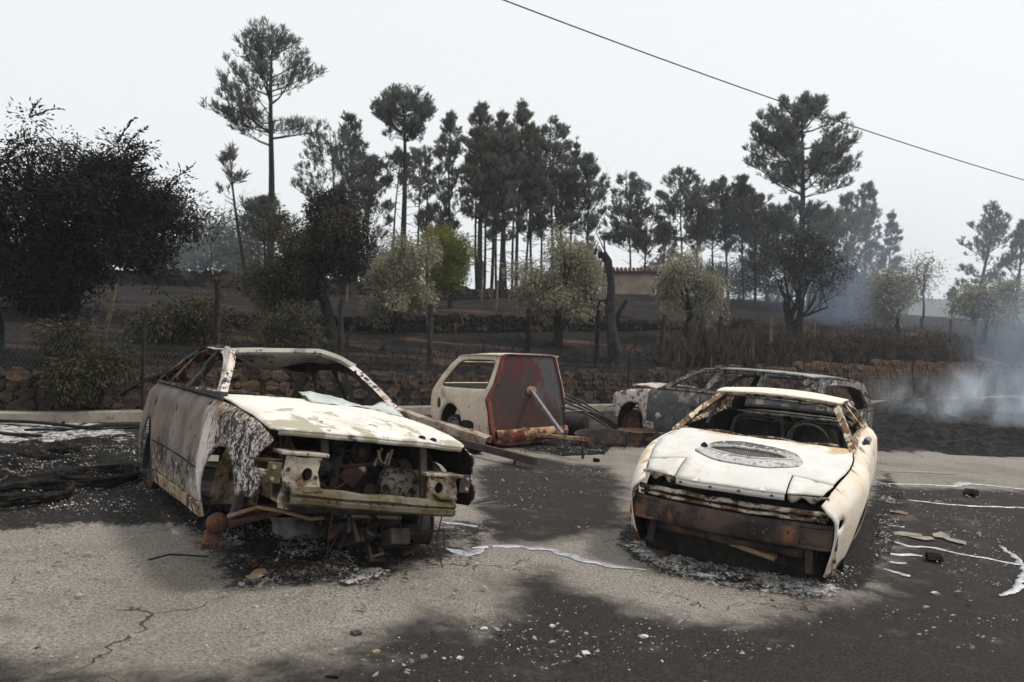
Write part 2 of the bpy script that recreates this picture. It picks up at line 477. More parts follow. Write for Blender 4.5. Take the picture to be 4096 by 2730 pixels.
    h = n_math(nt, 'ADD', n_math(nt, 'MULTIPLY', fine, .6), n_math(nt, 'MULTIPLY', n_noise(nt, co, 45, 5, .7), .8))
    h = n_math(nt, 'SUBTRACT', h, n_math(nt, 'MULTIPLY', cr, 1.2))
    L.new(n_bump(nt, h, .8, .010), bs.inputs['Normal'])
    return m
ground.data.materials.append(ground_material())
struct(ground, 'scorched grey asphalt yard with black and ashen stains')

# ---------------------------------------------------------------- burnt terraces behind the wall
CX = [-2600, -400, 200, 1000, 1800, 2400, 3000, 3700, 4500, 6500]
CA = [(x - 2048) / FPX for x in CX]
ZT = [1.05, 1.05, 1.03, .98, .96, .90, 1.16, 1.47, 1.5, 1.5]     # top of the front wall
Y2 = [14, 17, 19, 22, 26, 30, 36, 45, 52, 70]; Z2B = [1.9, 1.9, 1.92, 1.95, 2.06, 2.37, 2.85, 3.24, 3.1, 3]; Z2T = [2.3, 2.3, 2.3, 2.28, 2.58, 2.82, 3.10, 3.3, 3.1, 3]
Y3 = [28, 32, 34, 36, 40, 45, 50, 60, 62, 80]; Z3B = [4.0, 4.0, 4.05, 4.08, 4.05, 5.0, 5.28, 5.1, 4.5, 4.3]; Z3T = [4.7, 4.7, 4.7, 4.72, 4.69, 5.05, 5.3, 5.1, 4.5, 4.3]
def wall_y(a):
    for (x0, y0), (x1, y1) in zip(WALL[:-1], WALL[1:]):
        dx, dy = x1 - x0, y1 - y0; den = dx - a * dy
        if abs(den) < 1e-9: continue
        t = (a * y0 - x0) / den
        if -1e-6 <= t <= 1 + 1e-6 and y0 + t * dy > 0: return y0 + t * dy
    return 49 if a > 0 else 5.5
def hill_rows(a):
    yw = wall_y(a); I = lambda T: pw(CA, T, a)
    y2, y3 = I(Y2), I(Y3); zt, z2b, z2t, z3b, z3t = I(ZT), I(Z2B), I(Z2T), I(Z3B), I(Z3T)
    y2 = max(y2, yw + 4); y3 = max(y3, y2 + 6)
    return [(yw + .25, zt - .9), (yw + .26, zt - .04), (y2 - .12, z2b), (y2, z2t), (y3 - .12, z3b), (y3, z3t), (y3 + 9, z3t + .1), (y3 + 60, z3t - 9), (y3 + 480, z3t - 40)]
def hz(x, y):
    """height of the burnt hillside"""
    a = x / max(y, 1.0); r = hill_rows(a)
    z = pw([q[0] for q in r], [q[1] for q in r], y)
    if y > r[1][0]: z += .05 * noise.noise(Vector((x * .7, y * .7, 0))) * min(1, (y - r[1][0]))
    return z
cols = np.linspace(-1.35, 1.35, 190)
ts = [[0], [0], np.linspace(0, 1, 26)[:-1], [0], np.linspace(0, 1, 22)[:-1], [0], np.linspace(0, 1, 6)[:-1], np.linspace(0, 1, 6)[:-1], np.linspace(0, 1, 5)]
V = []; nrow = None
for a in cols:
    r = hill_rows(a); pts = [r[0]]
    for k in range(1, len(r) - 1):
        n = (0, 26, 2, 22, 2, 5, 6, 5)[k]
        for t in np.linspace(0, 1, n + 1)[:-1]: pts.append((lerp(r[k][0], r[k + 1][0], t), lerp(r[k][1], r[k + 1][1], t)))
    pts.append(r[-1]); nrow = len(pts)
    for i, (y, z) in enumerate(pts):
        x = a * y
        V.append((x, y, z + (.05 * noise.noise(Vector((x * .7, y * .7, 0))) if i > 1 else 0)))
V = np.array(V); nc_ = len(cols)
ii = (np.arange(nc_ - 1)[:, None] * nrow + np.arange(nrow - 1)[None, :]).ravel()
F = np.stack([ii, ii + nrow, ii + nrow + 1, ii + 1], 1)
def soil_material():
    m, nt, N, L, bs = new_mat('burnt_soil')
    co = n_obj(nt)
    v = n_map(nt, co, scale=(1, 1.0, 1))
    col = n_mix(nt, n_step(nt, n_noise(nt, v, .5, 8, .7), .36, .6), (.0075, .0069, .0068), (.019, .0165, .0158))
    col = n_mix(nt, n_step(nt, n_noise(nt, n_map(nt, co, scale=(.5, 1.6, 1), rot=(0, 0, .6)), .55, 9, .75, .4), .545, .63), col, (.115, .060, .040))
    col = n_mix(nt, n_step(nt, n_noise(nt, n_map(nt, co, loc=(9, 3, 1)), 3.2, 8, .75), .585, .69), col, (.085, .074, .068))
    L.new(col, bs.inputs['Base Color']); bs.inputs['Roughness'].default_value = .97; bs.inputs['Specular IOR Level'].default_value = .1
    L.new(n_bump(nt, n_noise(nt, co, 6, 9, .75), 1.0, .10), bs.inputs['Normal'])
    return m
M['soil'] = soil_material()
struct(mesh_obj('hillside', V, F, M['soil'], None, True), 'terraced hillside of blackened soil rising behind the stone wall')

# far ridge, seen through the haze at the right
V = []; F = []
n = 90
for i in range(n + 1):
    a = lerp(-1.6, 1.6, i / n)
    Yr = 420
    top = at(2048 + a * FPX, 1195, Yr).z * (.55 if a < .3 else 1) + 3 * noise.noise(Vector((a * 7, 0, 0))) + 1.2 * noise.noise(Vector((a * 40, 1, 0)))
    for (dy, z) in ((-160, -40), (-60, lerp(-40, top, .6)), (0, top), (160, -40)): V.append((a * (Yr + dy), Yr + dy, z))
for i in range(n):
    for j in range(3): F.append((i * 4 + j, (i + 1) * 4 + j, (i + 1) * 4 + j + 1, i * 4 + j + 1))
struct(mesh_obj('hills', V, F, plain('far_wooded_ridge', (.045, .05, .04), (.03, .035, .03), .05, 1, .0), None, True), 'distant wooded ridge fading into the haze')

# ---------------------------------------------------------------- stones
STONE_MATS = [plain('stone_ochre', (.135, .085, .052), (.07, .046, .032), 5, .95, .8, .1, c3=(.018, .016, .015)),
              plain('stone_brown', (.085, .058, .041), (.045, .034, .027), 5, .95, .8, .1, c3=(.02, .018, .017)),
              plain('stone_sooty', (.020, .0175, .016), (.011, .010, .0095), 5, .95, .8, .1, c3=(.048, .036, .028))]
def stone_mesh(seed):
    rnd = random.Random(seed)
    V = []
    for x in (-.5, 0, .5):
        for y in (-.5, .5):
            for z in (-.5, 0, .5):
                k = .66 if (abs(x) + abs(z)) > .9 else 1.0
                V.append((x * k + rnd.uniform(-.09, .09), y * (1 if y > 0 else rnd.uniform(.7, 1.25)), z * k + rnd.uniform(-.09, .09)))
    idx = lambda i, j, k: i * 6 + j * 3 + k
    F = []
    for i in range(2):
        for k in range(2):
            F.append((idx(i, 0, k), idx(i + 1, 0, k), idx(i + 1, 0, k + 1), idx(i, 0, k + 1)))
            F.append((idx(i, 1, k), idx(i, 1, k + 1), idx(i + 1, 1, k + 1), idx(i + 1, 1, k)))
        F.append((idx(i, 0, 2), idx(i + 1, 0, 2), idx(i + 1, 1, 2), idx(i, 1, 2)))
        F.append((idx(i, 0, 0), idx(i, 1, 0), idx(i + 1, 1, 0), idx(i + 1, 0, 0)))
    for k in range(2):
        F.append((idx(0, 0, k), idx(0, 0, k + 1), idx(0, 1, k + 1), idx(0, 1, k)))
        F.append((idx(2, 0, k), idx(2, 1, k), idx(2, 1, k + 1), idx(2, 0, k + 1)))
    return V, F
SM = []
for k in range(9):
    v, f = stone_mesh(50 + k)
    me = bpy.data.meshes.new('stone'); me.from_pydata(v, [], f); me.materials.append(STONE_MATS[(0, 0, 1, 1, 0, 1, 2, 1, 2)[k]]); me.update()
    SM.append(me)
SMD = []
for k, me in enumerate(SM):
    d_ = me.copy(); d_.materials[0] = STONE_MATS[2 if k % 3 else 1]; SMD.append(d_)
def poly_len(pl): return [math.dist(a, b) for a, b in zip(pl[:-1], pl[1:])]
def poly_at(pl, s):
    for (a, b), L in zip(zip(pl[:-1], pl[1:]), poly_len(pl)):
        if s <= L or (b == pl[-1]):
            t = s / L; return (lerp(a[0], b[0], t), lerp(a[1], b[1], t)), math.atan2(b[1] - a[1], b[0] - a[0])
        s -= L
def dry_wall(name, label, pl, base, top, size, limit, seed, mats=None, depth=.32, visible=lambda p: True):
    """dry-stone wall: a dark packed core with every stone laid on its face"""
    rnd = random.Random(seed)
    root = empty(name, (pl[0][0], pl[0][1], 0))
    Ltot = sum(poly_len(pl)); s = 0; core = MB()
    n = int(Ltot / .8)
    secs = []
    for i in range(n + 1):
        (x, y), ang = poly_at(pl, Ltot * i / n); nx_, ny_ = -math.sin(ang), math.cos(ang)
        b, t = base(x, y), top(x, y) - .06
        secs.append([(x + nx_ * .06, y + ny_ * .06, b - .25), (x + nx_ * .06, y + ny_ * .06, t), (x + nx_ * depth, y + ny_ * depth, t), (x + nx_ * depth, y + ny_ * depth, b - .25)])
    Vc = [p for q in secs for p in q]
    Fc = [(i * 4 + j, (i + 1) * 4 + j, (i + 1) * 4 + (j + 1) % 4, i * 4 + (j + 1) % 4) for i in range(n) for j in range(4)]
    core.add(Vc, Fc); c = core.obj('core', M['char']); c.parent = root; c.matrix_parent_inverse = Matrix.Translation(-Vector(root.location))
    rest = MB(); cand = []
    zrow = 0.0
    hmax = max(top(*poly_at(pl, Ltot * i / 40)[0]) - base(*poly_at(pl, Ltot * i / 40)[0]) for i in range(41))
    while zrow < hmax:
        h = size * rnd.uniform(.5, .8); s = rnd.uniform(0, .2)
        while s < Ltot:
            w = size * rnd.uniform(.5, 1.6)
            (x, y), ang = poly_at(pl, min(s + w / 2, Ltot)); b, t = base(x, y), top(x, y)
            if b + zrow + h * .55 < t:
                cand.append(((x, y, b + zrow + h / 2 + rnd.uniform(-.045, .045)), ang, (w * rnd.uniform(.92, 1.02), rnd.uniform(.16, .24), h * rnd.uniform(.75, 1.5)), rnd.randrange(9), rnd.uniform(-.28, .28)))
            s += w * .93
        zrow += h * .86
    cand = [q for q in cand if visible(q[0])]
    def px(q): return q[2][0] * q[2][2] / max(1, (q[0][1])) ** 2
    cand.sort(key=px, reverse=True)
    for i, (p, ang, sz, k, tilt) in enumerate(cand):
        Mx = Matrix.Translation(p) @ Matrix.Rotation(ang, 4, 'Z') @ Matrix.Rotation(tilt, 4, 'Y') @ Matrix.Diagonal((*sz, 1))
        if i < limit:
            o = bpy.data.objects.new('stone', (SMD if mats else SM)[k]); COL.objects.link(o); o.parent = root
            o.matrix_parent_inverse = Matrix.Translation(-Vector(root.location)); o.matrix_basis = Mx
        else: rest.add([Mx @ v.co for v in SM[k].vertices], [tuple(q.vertices) for q in SM[k].polygons])
    if rest.v:
        r = rest.obj('stones', STONE_MATS[2 if mats else 0], root); r['kind'] = 'stuff'
        r.matrix_parent_inverse = Matrix.Translation(-Vector(root.location))
    tag(root, label, 'wall')
    return root
def seen(p):
    a = p[0] / p[1]; return -.74 < a < .74
def wtop(x, y): return pw(CA, ZT, x / y)
def pl_between(a0, a1, fn, n=24): return [(lerp(a0, a1, i / n) * fn(lerp(a0, a1, i / n)), fn(lerp(a0, a1, i / n))) for i in range(n + 1)]
dry_wall('stone_wall', 'long low dry-stone wall of ochre rubble behind the burnt cars', pl_between(-.80, .86, wall_y, 40), lambda x, y: gz(x) + .12, wtop, .30, 300, 3, visible=seen)
Y2f = lambda a: max(pw(CA, Y2, a), wall_y(a) + 4) - .2
Y3f = lambda a: pw(CA, Y3, a) - .2
dry_wall('terrace_wall', 'dark sooty dry-stone terrace wall half way up the slope', pl_between(-.5, .36, Y2f), lambda x, y: pw(CA, Z2B, x / y), lambda x, y: pw(CA, Z2T, x / y) + .06, .30, 220, 5, True, visible=seen)
dry_wall('crest_wall', 'dark stone wall along the crest below the pine trunks', pl_between(-.5, .10, Y3f), lambda x, y: pw(CA, Z3B, x / y), lambda x, y: pw(CA, Z3T, x / y) + .06, .42, 160, 6, True, visible=seen)

# ---------------------------------------------------------------- concrete kerb and chain-link fence
def off(pl, d):
    out = []
    for i, p in enumerate(pl):
        a = pl[max(i - 1, 0)]; b = pl[min(i + 1, len(pl) - 1)]; ang = math.atan2(b[1] - a[1], b[0] - a[0])
        out.append((p[0] + math.sin(ang) * d, p[1] - math.cos(ang) * d))
    return out
KP = off(pl_between(-.86, .86, wall_y, 60), .5)
b = MB(); prof = [(-.10, -.1), (-.10, .16), (-.085, .175), (.085, .175), (.10, .16), (.10, -.1)]
secs = []
for i, (x, y) in enumerate(KP):
    a_ = KP[max(i - 1, 0)]; c_ = KP[min(i + 1, len(KP) - 1)]; ang = math.atan2(c_[1] - a_[1], c_[0] - a_[0])
    secs.append([(x - math.sin(ang) * u * 1.6, y + math.cos(ang) * u * 1.6, gz(x) + w) for u, w in prof])
n = len(prof)
b.add([p for s in secs for p in s], [(i * n + j, (i + 1) * n + j, (i + 1) * n + j + 1, i * n + j + 1) for i in range(len(secs) - 1) for j in range(n - 1)])
tag(b.obj('concrete_kerb', M['concrete']), 'pale sooty concrete kerb at the foot of the chain-link fence', 'kerb')
# fence: wire netting + bent iron posts as parts
FP_ = off(KP, .0)
fence = empty('chain_link_fence', (FP_[20][0], FP_[20][1], 0))
LF = sum(poly_len(FP_)); cell = .12; V = []; F = []
def ribbon(pts, w=.0048):
    n0 = len(V)
    for i, p in enumerate(pts):
        V.extend([(p[0] - w, p[1], p[2]), (p[0] + w * .5, p[1] - w, p[2] + w), (p[0] + w * .5, p[1] + w, p[2] - w)])
    for i in range(len(pts) - 1):
        for k in range(3): F.append((n0 + i * 3 + k, n0 + i * 3 + (k + 1) % 3, n0 + i * 3 + 3 + (k + 1) % 3, n0 + i * 3 + 3 + k))
fh = 1.25; s = 0
cs = np.cumsum([0] + poly_len(FP_)); fx = np.array([p[0] for p in FP_]); fy = np.array([p[1] for p in FP_])
rnd = random.Random(4)
while s < LF:
    pts = []; k = 0; z = 0
    while z <= fh:
        q = s + (cell / 2 if k % 2 else 0) - .0
        q2 = q + .05 * math.sin(q * .9) * z
        x = float(np.interp(q2, cs, fx)); y = float(np.interp(q2, cs, fy))
        sag = .10 * math.sin(q * .55) * (z / fh)
        pts.append((x, y + sag, gz(x) + .10 + z)); z += cell / 2; k += 1
    ribbon(pts)
    q = s + cell / 2
    pts2 = [(float(np.interp((s + (0 if kk % 2 else cell / 2) + cell / 2) + .05 * math.sin((s + cell) * .9) * kk * cell / 2, cs, fx)), 0, 0) for kk in range(1)]
    s += cell / 2
    # the mirrored strand closes the diamonds
    pts = []; k = 0; z = 0
    while z <= fh:
        q = s + (cell / 2 if k % 2 else 0)
        q2 = q + .05 * math.sin(q * .9) * z
        x = float(np.interp(q2, cs, fx)); y = float(np.interp(q2, cs, fy))
        pts.append((x, y + .10 * math.sin(q * .55) * (z / fh), gz(x) + .10 + z)); z += cell / 2; k += 1
    ribbon(pts); s += cell / 2
netting = mesh_obj('netting', V, np.array(F), M['wire'], fence); netting.matrix_parent_inverse = Matrix.Translation(-Vector(fence.location))
def iron_post(x_d, ytop_d, ybot_d, kink):
    """fence post placed by where it stands along the kerb"""
    a = (x_d * K - 2048) / FPX
    best = min(range(len(FP_)), key=lambda i: abs(FP_[i][0] / FP_[i][1] - a)); x, y = FP_[best]; x = a * y
    zt = atd(x_d, ytop_d, y).z; zb = gz(x) + .05
    pts = [(x, y - .03, zb), (x + kink[0], y - .03, lerp(zb, zt, .5)), (x + kink[1], y - .03, lerp(zb, zt, .86)), (x + kink[1] + kink[2], y - .03, zt)]
    o = MB().tube(pts, .032, 7).obj('post', M['iron'], fence, True); o.matrix_parent_inverse = Matrix.Translation(-Vector(fence.location))
for q in [(337, 714, 905, (-.02, -.03, .05)), (800, 752, 905, (.0, -.02, .12)), (1180, 768, 900, (.03, 0, .14)), (1447, 785, 900, (-.02, 0, .25)), (1668, 800, 900, (.03, .05, .2)),
          (1850, 800, 900, (.0, -.03, .22)), (1972, 812, 905, (-.35, -.62, .12)), (2105, 825, 905, (-.1, -.16, .2)), (2252, 835, 905, (0, .02, .14))]: iron_post(*q)
tag(fence, 'sagging sooty chain-link fence with bent iron posts along the kerb', 'fence')

# ---------------------------------------------------------------- vineyard posts
def post(x_d, y0, y1, Y, w, mat, label, lean=0.0, cat='post', group='posts of the burnt vineyard'):
    top = atd(x_d, y0, Y); zb = hz(top.x, Y) - .12
    rnd = random.Random(int(x_d * 7 + y0)); n = 6; pts = []; rr = []
    for i in range(n + 1):
        t = i / n; pts.append((lean * t + rnd.uniform(-.012, .012), rnd.uniform(-.012, .012), lerp(0, top.z - zb, t))); rr.append(w * (1 - .12 * t) * rnd.uniform(.93, 1.05))
    o = MB().tube(pts, rr, 7).obj(('burnt_post' if mat in ('wood', 'char') else 'wooden_post'), M[mat], None, True, 60)
    o.location = (top.x - lean, Y, zb); tag(o, label, cat, group)
    return o
post(502, 655, 800, 15.5, .075, 'wood', 'thick charred post behind the roof of the left car')
post(785, 688, 800, 17.5, .07, 'wood', 'charred post just right of the leaning dark tree')
post(990, 700, 880, 18.5, .07, 'wood', 'tall black post between the left car and the half hatchback')
post(1215, 710, 815, 19.5, .075, 'char', 'black post rising right behind the rusty red panel')
post(1376, 712, 870, 22, .08, 'char', 'black post immediately left of the broken trunk', .05)
post(1528, 724, 860, 23.5, .085, 'wood', 'leaning charred post left of the wagon roof', .12)
post(1658, 728, 850, 24.5, .08, 'wood', 'leaning charred post above the wagon roof', .14)
post(553, 628, 700, 30, .06, 'palewood', 'thin pale post in front of the tall pine')
post(268, 640, 790, 17, .06, 'palewood', 'slanting pale stake below the big dark tree', .25)
post(800, 600, 690, 33, .055, 'palewood', 'thin pale post behind the leaning dark tree')
post(1143, 645, 715, 32, .06, 'palewood', 'thin pale post right of the green orange tree', .02)
post(1110, 600, 668, 38, .05, 'palewood', 'thin stake among the bare pine trunks', .02)
post(1520, 655, 745, 36, .06, 'palewood', 'thin pale post in front of the cream hut', .08)
post(1676, 655, 752, 38, .06, 'palewood', 'pale post at the foot of the twin pines', .05)
post(1772, 728, 790, 28, .06, 'palewood', 'short pale post left of the scorched bare tree')
post(1872, 735, 800, 30, .06, 'palewood', 'thin pale post below the dark shed')
post(2118, 730, 830, 34, .06, 'palewood', 'thin pale post under the slender leafy tree')
post(2186, 735, 812, 37, .07, 'palewood', 'pale leaning post left of the pair in the smoke', .12)
post(2242, 738, 820, 38, .07, 'palewood', 'pale post in the smoke below the right olive')
post(2290, 752, 812, 40, .06, 'palewood', 'rightmost thin pale post in the smoke')

# ---------------------------------------------------------------- the two buildings on the crest
M['render'] = plain('cream_render', (.31, .25, .195), (.22, .175, .135), 1.0, .95, .3, .1, c3=(.14, .11, .09))
M['tile'] = plain('burnt_roof_tile', (.085, .052, .040), (.05, .035, .03), 3, .95, .6, .1)
M['mud'] = plain('brown_rubble_render', (.11, .075, .06), (.07, .05, .042), 2, .95, .5, .1)
def gable(root, w, d, eave, ridge, wallm, inner=True, th=.28):
    """roofless gabled shell: long wall to the front, gables at both ends"""
    MB().box((0, -d / 2, eave / 2), (w, th, eave)).obj('front_wall', wallm, root)
    MB().box((0, d / 2, eave / 2), (w, th, eave)).obj('back_wall', wallm, root)
    for sx in (-1, 1):
        x0, x1 = sx * (w / 2 - th), sx * w / 2
        pr = [(-d / 2 + th / 2 + .003, 0), (d / 2 - th / 2 - .003, 0), (d / 2 - th / 2 - .003, eave), (0, ridge), (-d / 2 + th / 2 + .003, eave)]
        Vv = [(x0, a, c) for a, c in pr] + [(x1, a, c) for a, c in pr]
        MB().add(Vv, [(0, 1, 2, 3, 4), (5, 9, 8, 7, 6)] + [(i, 5 + i, 5 + (i + 1) % 5, (i + 1) % 5) for i in range(5)]).obj('gable', wallm, root)
cL = atd(1392, 676, 47); cR = atd(1508, 676, 47)
hut = empty('stone_hut', ((cL.x + cR.x) / 2, 48.6, hz((cL.x + cR.x) / 2, 47) - .25), (0, 0, rad(-4)))
ww = (cR.x - cL.x); ev = atd(1450, 628, 47).z - hut.location.z
gable(hut, ww, 3.2, ev, ev + .75, M['render'])
for i in range(int(ww / .24)):
    x = -ww / 2 - .08 + (i + .5) * ((ww + .16) / int(ww / .24))
    MB().tube([(x, -1.95, ev + .02), (x, -1.30, ev + .30)], [.125, .11], 8).obj('roof_tile', M['tile'], hut, True)
MB().bar((-ww / 2 - .1, -1.62, ev + .06), (ww / 2 + .1, -1.62, ev + .06), .25, .07).obj('eave_board', M['char'], hut)
MB().bar((-ww / 2 + .3, -.8, ev + .40), (-ww / 2 + .3, .9, ev + .42), .14, .14).obj('rafter', M['char'], hut)
tag(hut, 'roofless cream rendered hut with pointed gables among the trees', 'hut')
sL = atd(1895, 735, 52); sR = atd(2005, 735, 52)
shed = empty('dark_shed', ((sL.x + sR.x) / 2, 53, hz((sL.x + sR.x) / 2, 52) - .3), (0, 0, rad(20)))
sw = (sR.x - sL.x) * .92; se = atd(1990, 665, 52).z - shed.location.z
gable(shed, sw, 3.6, se, se + 1.1, M['mud'])
for sy in (-1, 1):
    r_ = MB().bar((0, sy * 1.95, se - .06), (0, 0, se + 1.16), sw + .3, .09).obj('roof', M['tile'], shed)
MB().box((-.4, -1.95, .95), (.9, .06, 1.9)).obj('door', M['char'], shed)
tag(shed, 'dark brown gabled shed half hidden in blue smoke', 'shed')
# ---------------------------------------------------------------- trees
M['needle'] = leafy('pine_needles', (.070, .088, .078), (.14, .155, .128), (.18, .17, .125), trans=.5)
M['needle_b'] = leafy('singed_pine_needles', (.068, .072, .058), (.14, .132, .10), (.20, .155, .105), trans=.5)
M['olive'] = leafy('scorched_olive_leaves', (.12, .112, .075), (.34, .315, .225), (.38, .31, .21))
M['olive_d'] = leafy('dark_olive_leaves', (.020, .020, .012), (.085, .076, .040), (.11, .085, .045))
M['oakleaf'] = leafy('dark_charred_leaves', (.008, .009, .008), (.020, .021, .017), (.045, .038, .022), trans=.1)
M['charleaf'] = leafy('black_curled_leaves', (.008, .008, .008), (.018, .016, .015), (.026, .021, .018), trans=.05)
M['citrus'] = leafy('green_orange_leaves', (.060, .085, .012), (.19, .19, .030), (.25, .19, .035), trans=.35)
M['fruit'] = plain('orange_fruit', (.45, .14, .02), (.32, .09, .015), 8, .5, .1)
M['dryvine'] = leafy('dry_brown_vine', (.022, .017, .014), (.085, .060, .044), (.05, .038, .030), trans=.15)

def unit(a): return a / np.maximum(1e-9, np.linalg.norm(a, axis=-1, keepdims=True))
def leaf_mesh(name, C, D, l, w, mat, parent, R, jit=.35, fold=0.0):
    """diamond leaves: bases C, axes D"""
    n = len(C); L_ = l * R.uniform(1 - jit, 1 + jit, (n, 1)); W_ = w * R.uniform(1 - jit, 1 + jit, (n, 1))
    D = unit(D); S = unit(np.cross(D, R.normal(size=(n, 3))))
    V = np.empty((n, 4, 3)); V[:, 0] = C; V[:, 1] = C + D * L_ * .45 + S * W_ * .5; V[:, 2] = C + D * L_; V[:, 3] = C + D * L_ * .45 - S * W_ * .5
    return mesh_obj(name, V.reshape(-1, 3), np.arange(n * 4).reshape(n, 4), mat, parent)
def curve_pts(p0, d0, L, n, bend, R):
    pts = [np.array(p0, float)]; d = np.array(d0, float)
    for i in range(n):
        d = unit(d + np.array(bend) / n + R.normal(size=3) * .10); pts.append(pts[-1] + d * L / n)
    return pts, d
PROF = {'round': ([0, .1, .3, .55, .8, 1], [.35, .75, 1, 1.05, .95, .55]),
        'layer': ([0, .15, .35, .6, .8, .93, 1], [.55, .95, 1, .95, .75, .5, .2]),
        'column': ([0, .2, .45, .7, .9, 1], [.55, 1, .95, .75, .45, .15]),
        'top': ([0, .3, .6, .85, 1], [.5, .85, 1, .8, .3]),
        'spire': ([0, .2, .5, .8, 1], [.9, 1, .7, .4, .1])}
def pine(name, label, xb, xt, ytop, Y, ycb, hw, style, seed, dens=1.0, nwh=9, mat='needle', rtr=None, tuft=.31, bare=0, z0=None, group='pines along the crest', fork=False, cat='tree', blades=13):
    R = np.random.default_rng(seed)
    top = atd(xt, ytop, Y); base = atd(xb, 700, Y); zb = hz(base.x, Y) - .25
    cb = atd(xb, ycb, Y).z - zb; px = .000587 * Y; H = top.z - zb - .8 * tuft - (.25 if style in ('round', 'top') else .35 + .95 * PROF[style][1][-1] * hw * px); Rr = hw * px * 1.12
    root = empty(name, (base.x, Y, zb)); dx = top.x - base.x
    r0 = rtr or max(.09, H * .0105)
    nseg = 9; ph = R.uniform(0, 6)
    def axis_(t): return np.array([dx * t + .012 * H * math.sin(t * 5 + ph) * t, .012 * H * math.cos(t * 4 + ph) * t, H * t])
    mb = MB(); mb.tube([axis_(i / nseg) for i in range(nseg + 1)], [r0 * (1 - .80 * (i / nseg)) for i in range(nseg + 1)], 7)
    T, D = [], []
    xs, ys = PROF[style]
    nwh = int(nwh * (1.55 if style in ('round', 'top') else 1.3))
    for w in range(nwh):
        t = (w + R.uniform(.1, .7)) / nwh * .97; h = lerp(cb, H * .985, t)
        k = R.integers(3, 6); a0 = R.uniform(0, 6.28)
        for j in range(k):
            if R.random() > dens * (.62 + .36 * min(1, t * 2.2)): continue
            a = a0 + 6.28 * j / k + R.uniform(-.4, .4)
            L = Rr * np.interp(t, xs, ys) * R.uniform(.62, 1.12); hs_ = None
            if style in ('round', 'top'):                   # boughs reach for a rounded crown surface
                hc = (H - cb); zc = -.75 + 1.75 * R.random() ** .8; rr_ = math.sqrt(max(0, 1 - zc * zc)) * R.uniform(.8, 1.05)
                tg = axis_((cb + .48 * hc) / H) + np.array([math.cos(a) * rr_ * Rr, math.sin(a) * rr_ * Rr, zc * .52 * hc * R.uniform(.85, 1.02)])
                hs_ = min(H * .93, max(cb * .98, tg[2] - R.uniform(.25, .6) * rr_ * Rr)); st_ = axis_(hs_ / H); L = np.linalg.norm(tg - st_)
            el = lerp(rad(6), rad(72), t ** 1.4) + R.uniform(-.2, .2)
            d = np.array([math.cos(a) * math.cos(el), math.sin(a) * math.cos(el), math.sin(el)])
            if hs_ is not None: d = unit(tg - st_ - np.array([0, 0, .12 * L])); h = hs_
            pts, de = curve_pts(axis_(h / H), d, max(L, .25), 4, (0, 0, .35), R)
            rb = max(.018, r0 * .28 * (1 - .6 * t)); mb.tube(pts, [rb, rb * .8, rb * .6, rb * .45, rb * .25], 4, False)
            nt_ = max(4, int((6 + L * 10.0) * dens))
            for q in range(nt_):
                f = R.uniform(.30, 1.0); i = min(3, int(f * 4)); p = lerp(pts[i], pts[i + 1], f * 4 - i) if f < 1 else pts[-1]
                s = unit(de * .6 + R.normal(size=3) * .55 + np.array([0, 0, .45])); l2 = R.uniform(.12, .45) * (1.25 - f) * min(1.6, L) + .06
                e = p + s * l2
                if l2 > .2: mb.tube([p, e], [.014, .008], 3, False)
                T.append(e); D.append(unit(s * .8 + np.array([0, 0, .95])))
            T.append(pts[-1]); D.append(unit(de + np.array([0, 0, .5])))
    T.append(axis_(1)); D.append(np.array([0, 0, 1.0]))
    for q in range(bare):                                   # dead snags below the crown
        h = R.uniform(.35, 1.0) * cb; a = R.uniform(0, 6.28); el = R.uniform(-.2, .5); d = np.array([math.cos(a) * math.cos(el), math.sin(a) * math.cos(el), math.sin(el)])
        pts, de = curve_pts(axis_(h / H), d, R.uniform(.3, .9) * Rr, 3, (0, 0, -.2), R); mb.tube(pts, [.03, .022, .014, .006], 3, False)
    mb.obj('trunk', M['bark'], root, True, 60)
    T, D = np.array(T), np.array(D); n = len(T); B = blades
    t_ = R.uniform(-.15, 1, (n, B, 1)); ax = D[:, None, :]
    rnd_ = R.normal(size=(n, B, 3)); perp = unit(rnd_ - ax * (rnd_ * ax).sum(-1, keepdims=True))
    C = T[:, None, :] + ax * t_ * tuft * .75
    Dd = unit(ax * R.uniform(.7, 1.6, (n, B, 1)) + perp * R.uniform(.4, 1.0, (n, B, 1)))
    leaf_mesh('crown', C.reshape(-1, 3), Dd.reshape(-1, 3), tuft * .80, .046 * (Y / 45) ** .5, M[mat], root, R)
    tag(root, label, cat, group)
    return root
PG = 'pines along the crest'
pine('pine_tree', 'tallest pine, layered crown far above the left car', 618, 632, 52, 37, 350, 116, 'round', 11, .72, 10, rtr=.22, tuft=.36, bare=5)
pine('pine_tree', 'thin half-bare pine left of the tallest pine', 572, 528, 312, 30, 470, 42, 'spire', 12, .42, 8, 'needle_b', rtr=.10, tuft=.32, bare=10, blades=13)
pine('pine_tree', 'small dark pine behind the foot of the tallest pine', 608, 606, 440, 38, 560, 70, 'spire', 13, .9, 7)
pine('pine_tree', 'broad tattered pine right of the tallest pine', 768, 762, 285, 40, 520, 80, 'round', 14, .62, 9, bare=8)
pine('pine_tree', 'slim pine with pointed top behind the tattered pine', 815, 800, 240, 42, 540, 54, 'column', 15, .85, 10, bare=6)
pine('pine_tree', 'low bushy pine between the slim pine and the flat-topped pine', 842, 850, 345, 44, 580, 66, 'column', 16, .85, 8, mat='needle_b')
pine('pine_tree', 'flat-topped pine with a crooked trunk left of centre', 924, 930, 195, 42, 320, 66, 'top', 17, 1.0, 8, rtr=.22, bare=9)
pine('pine_tree', 'small leaning pine below the flat-topped pine', 898, 918, 335, 43, 450, 42, 'top', 18, .8, 6, bare=6)
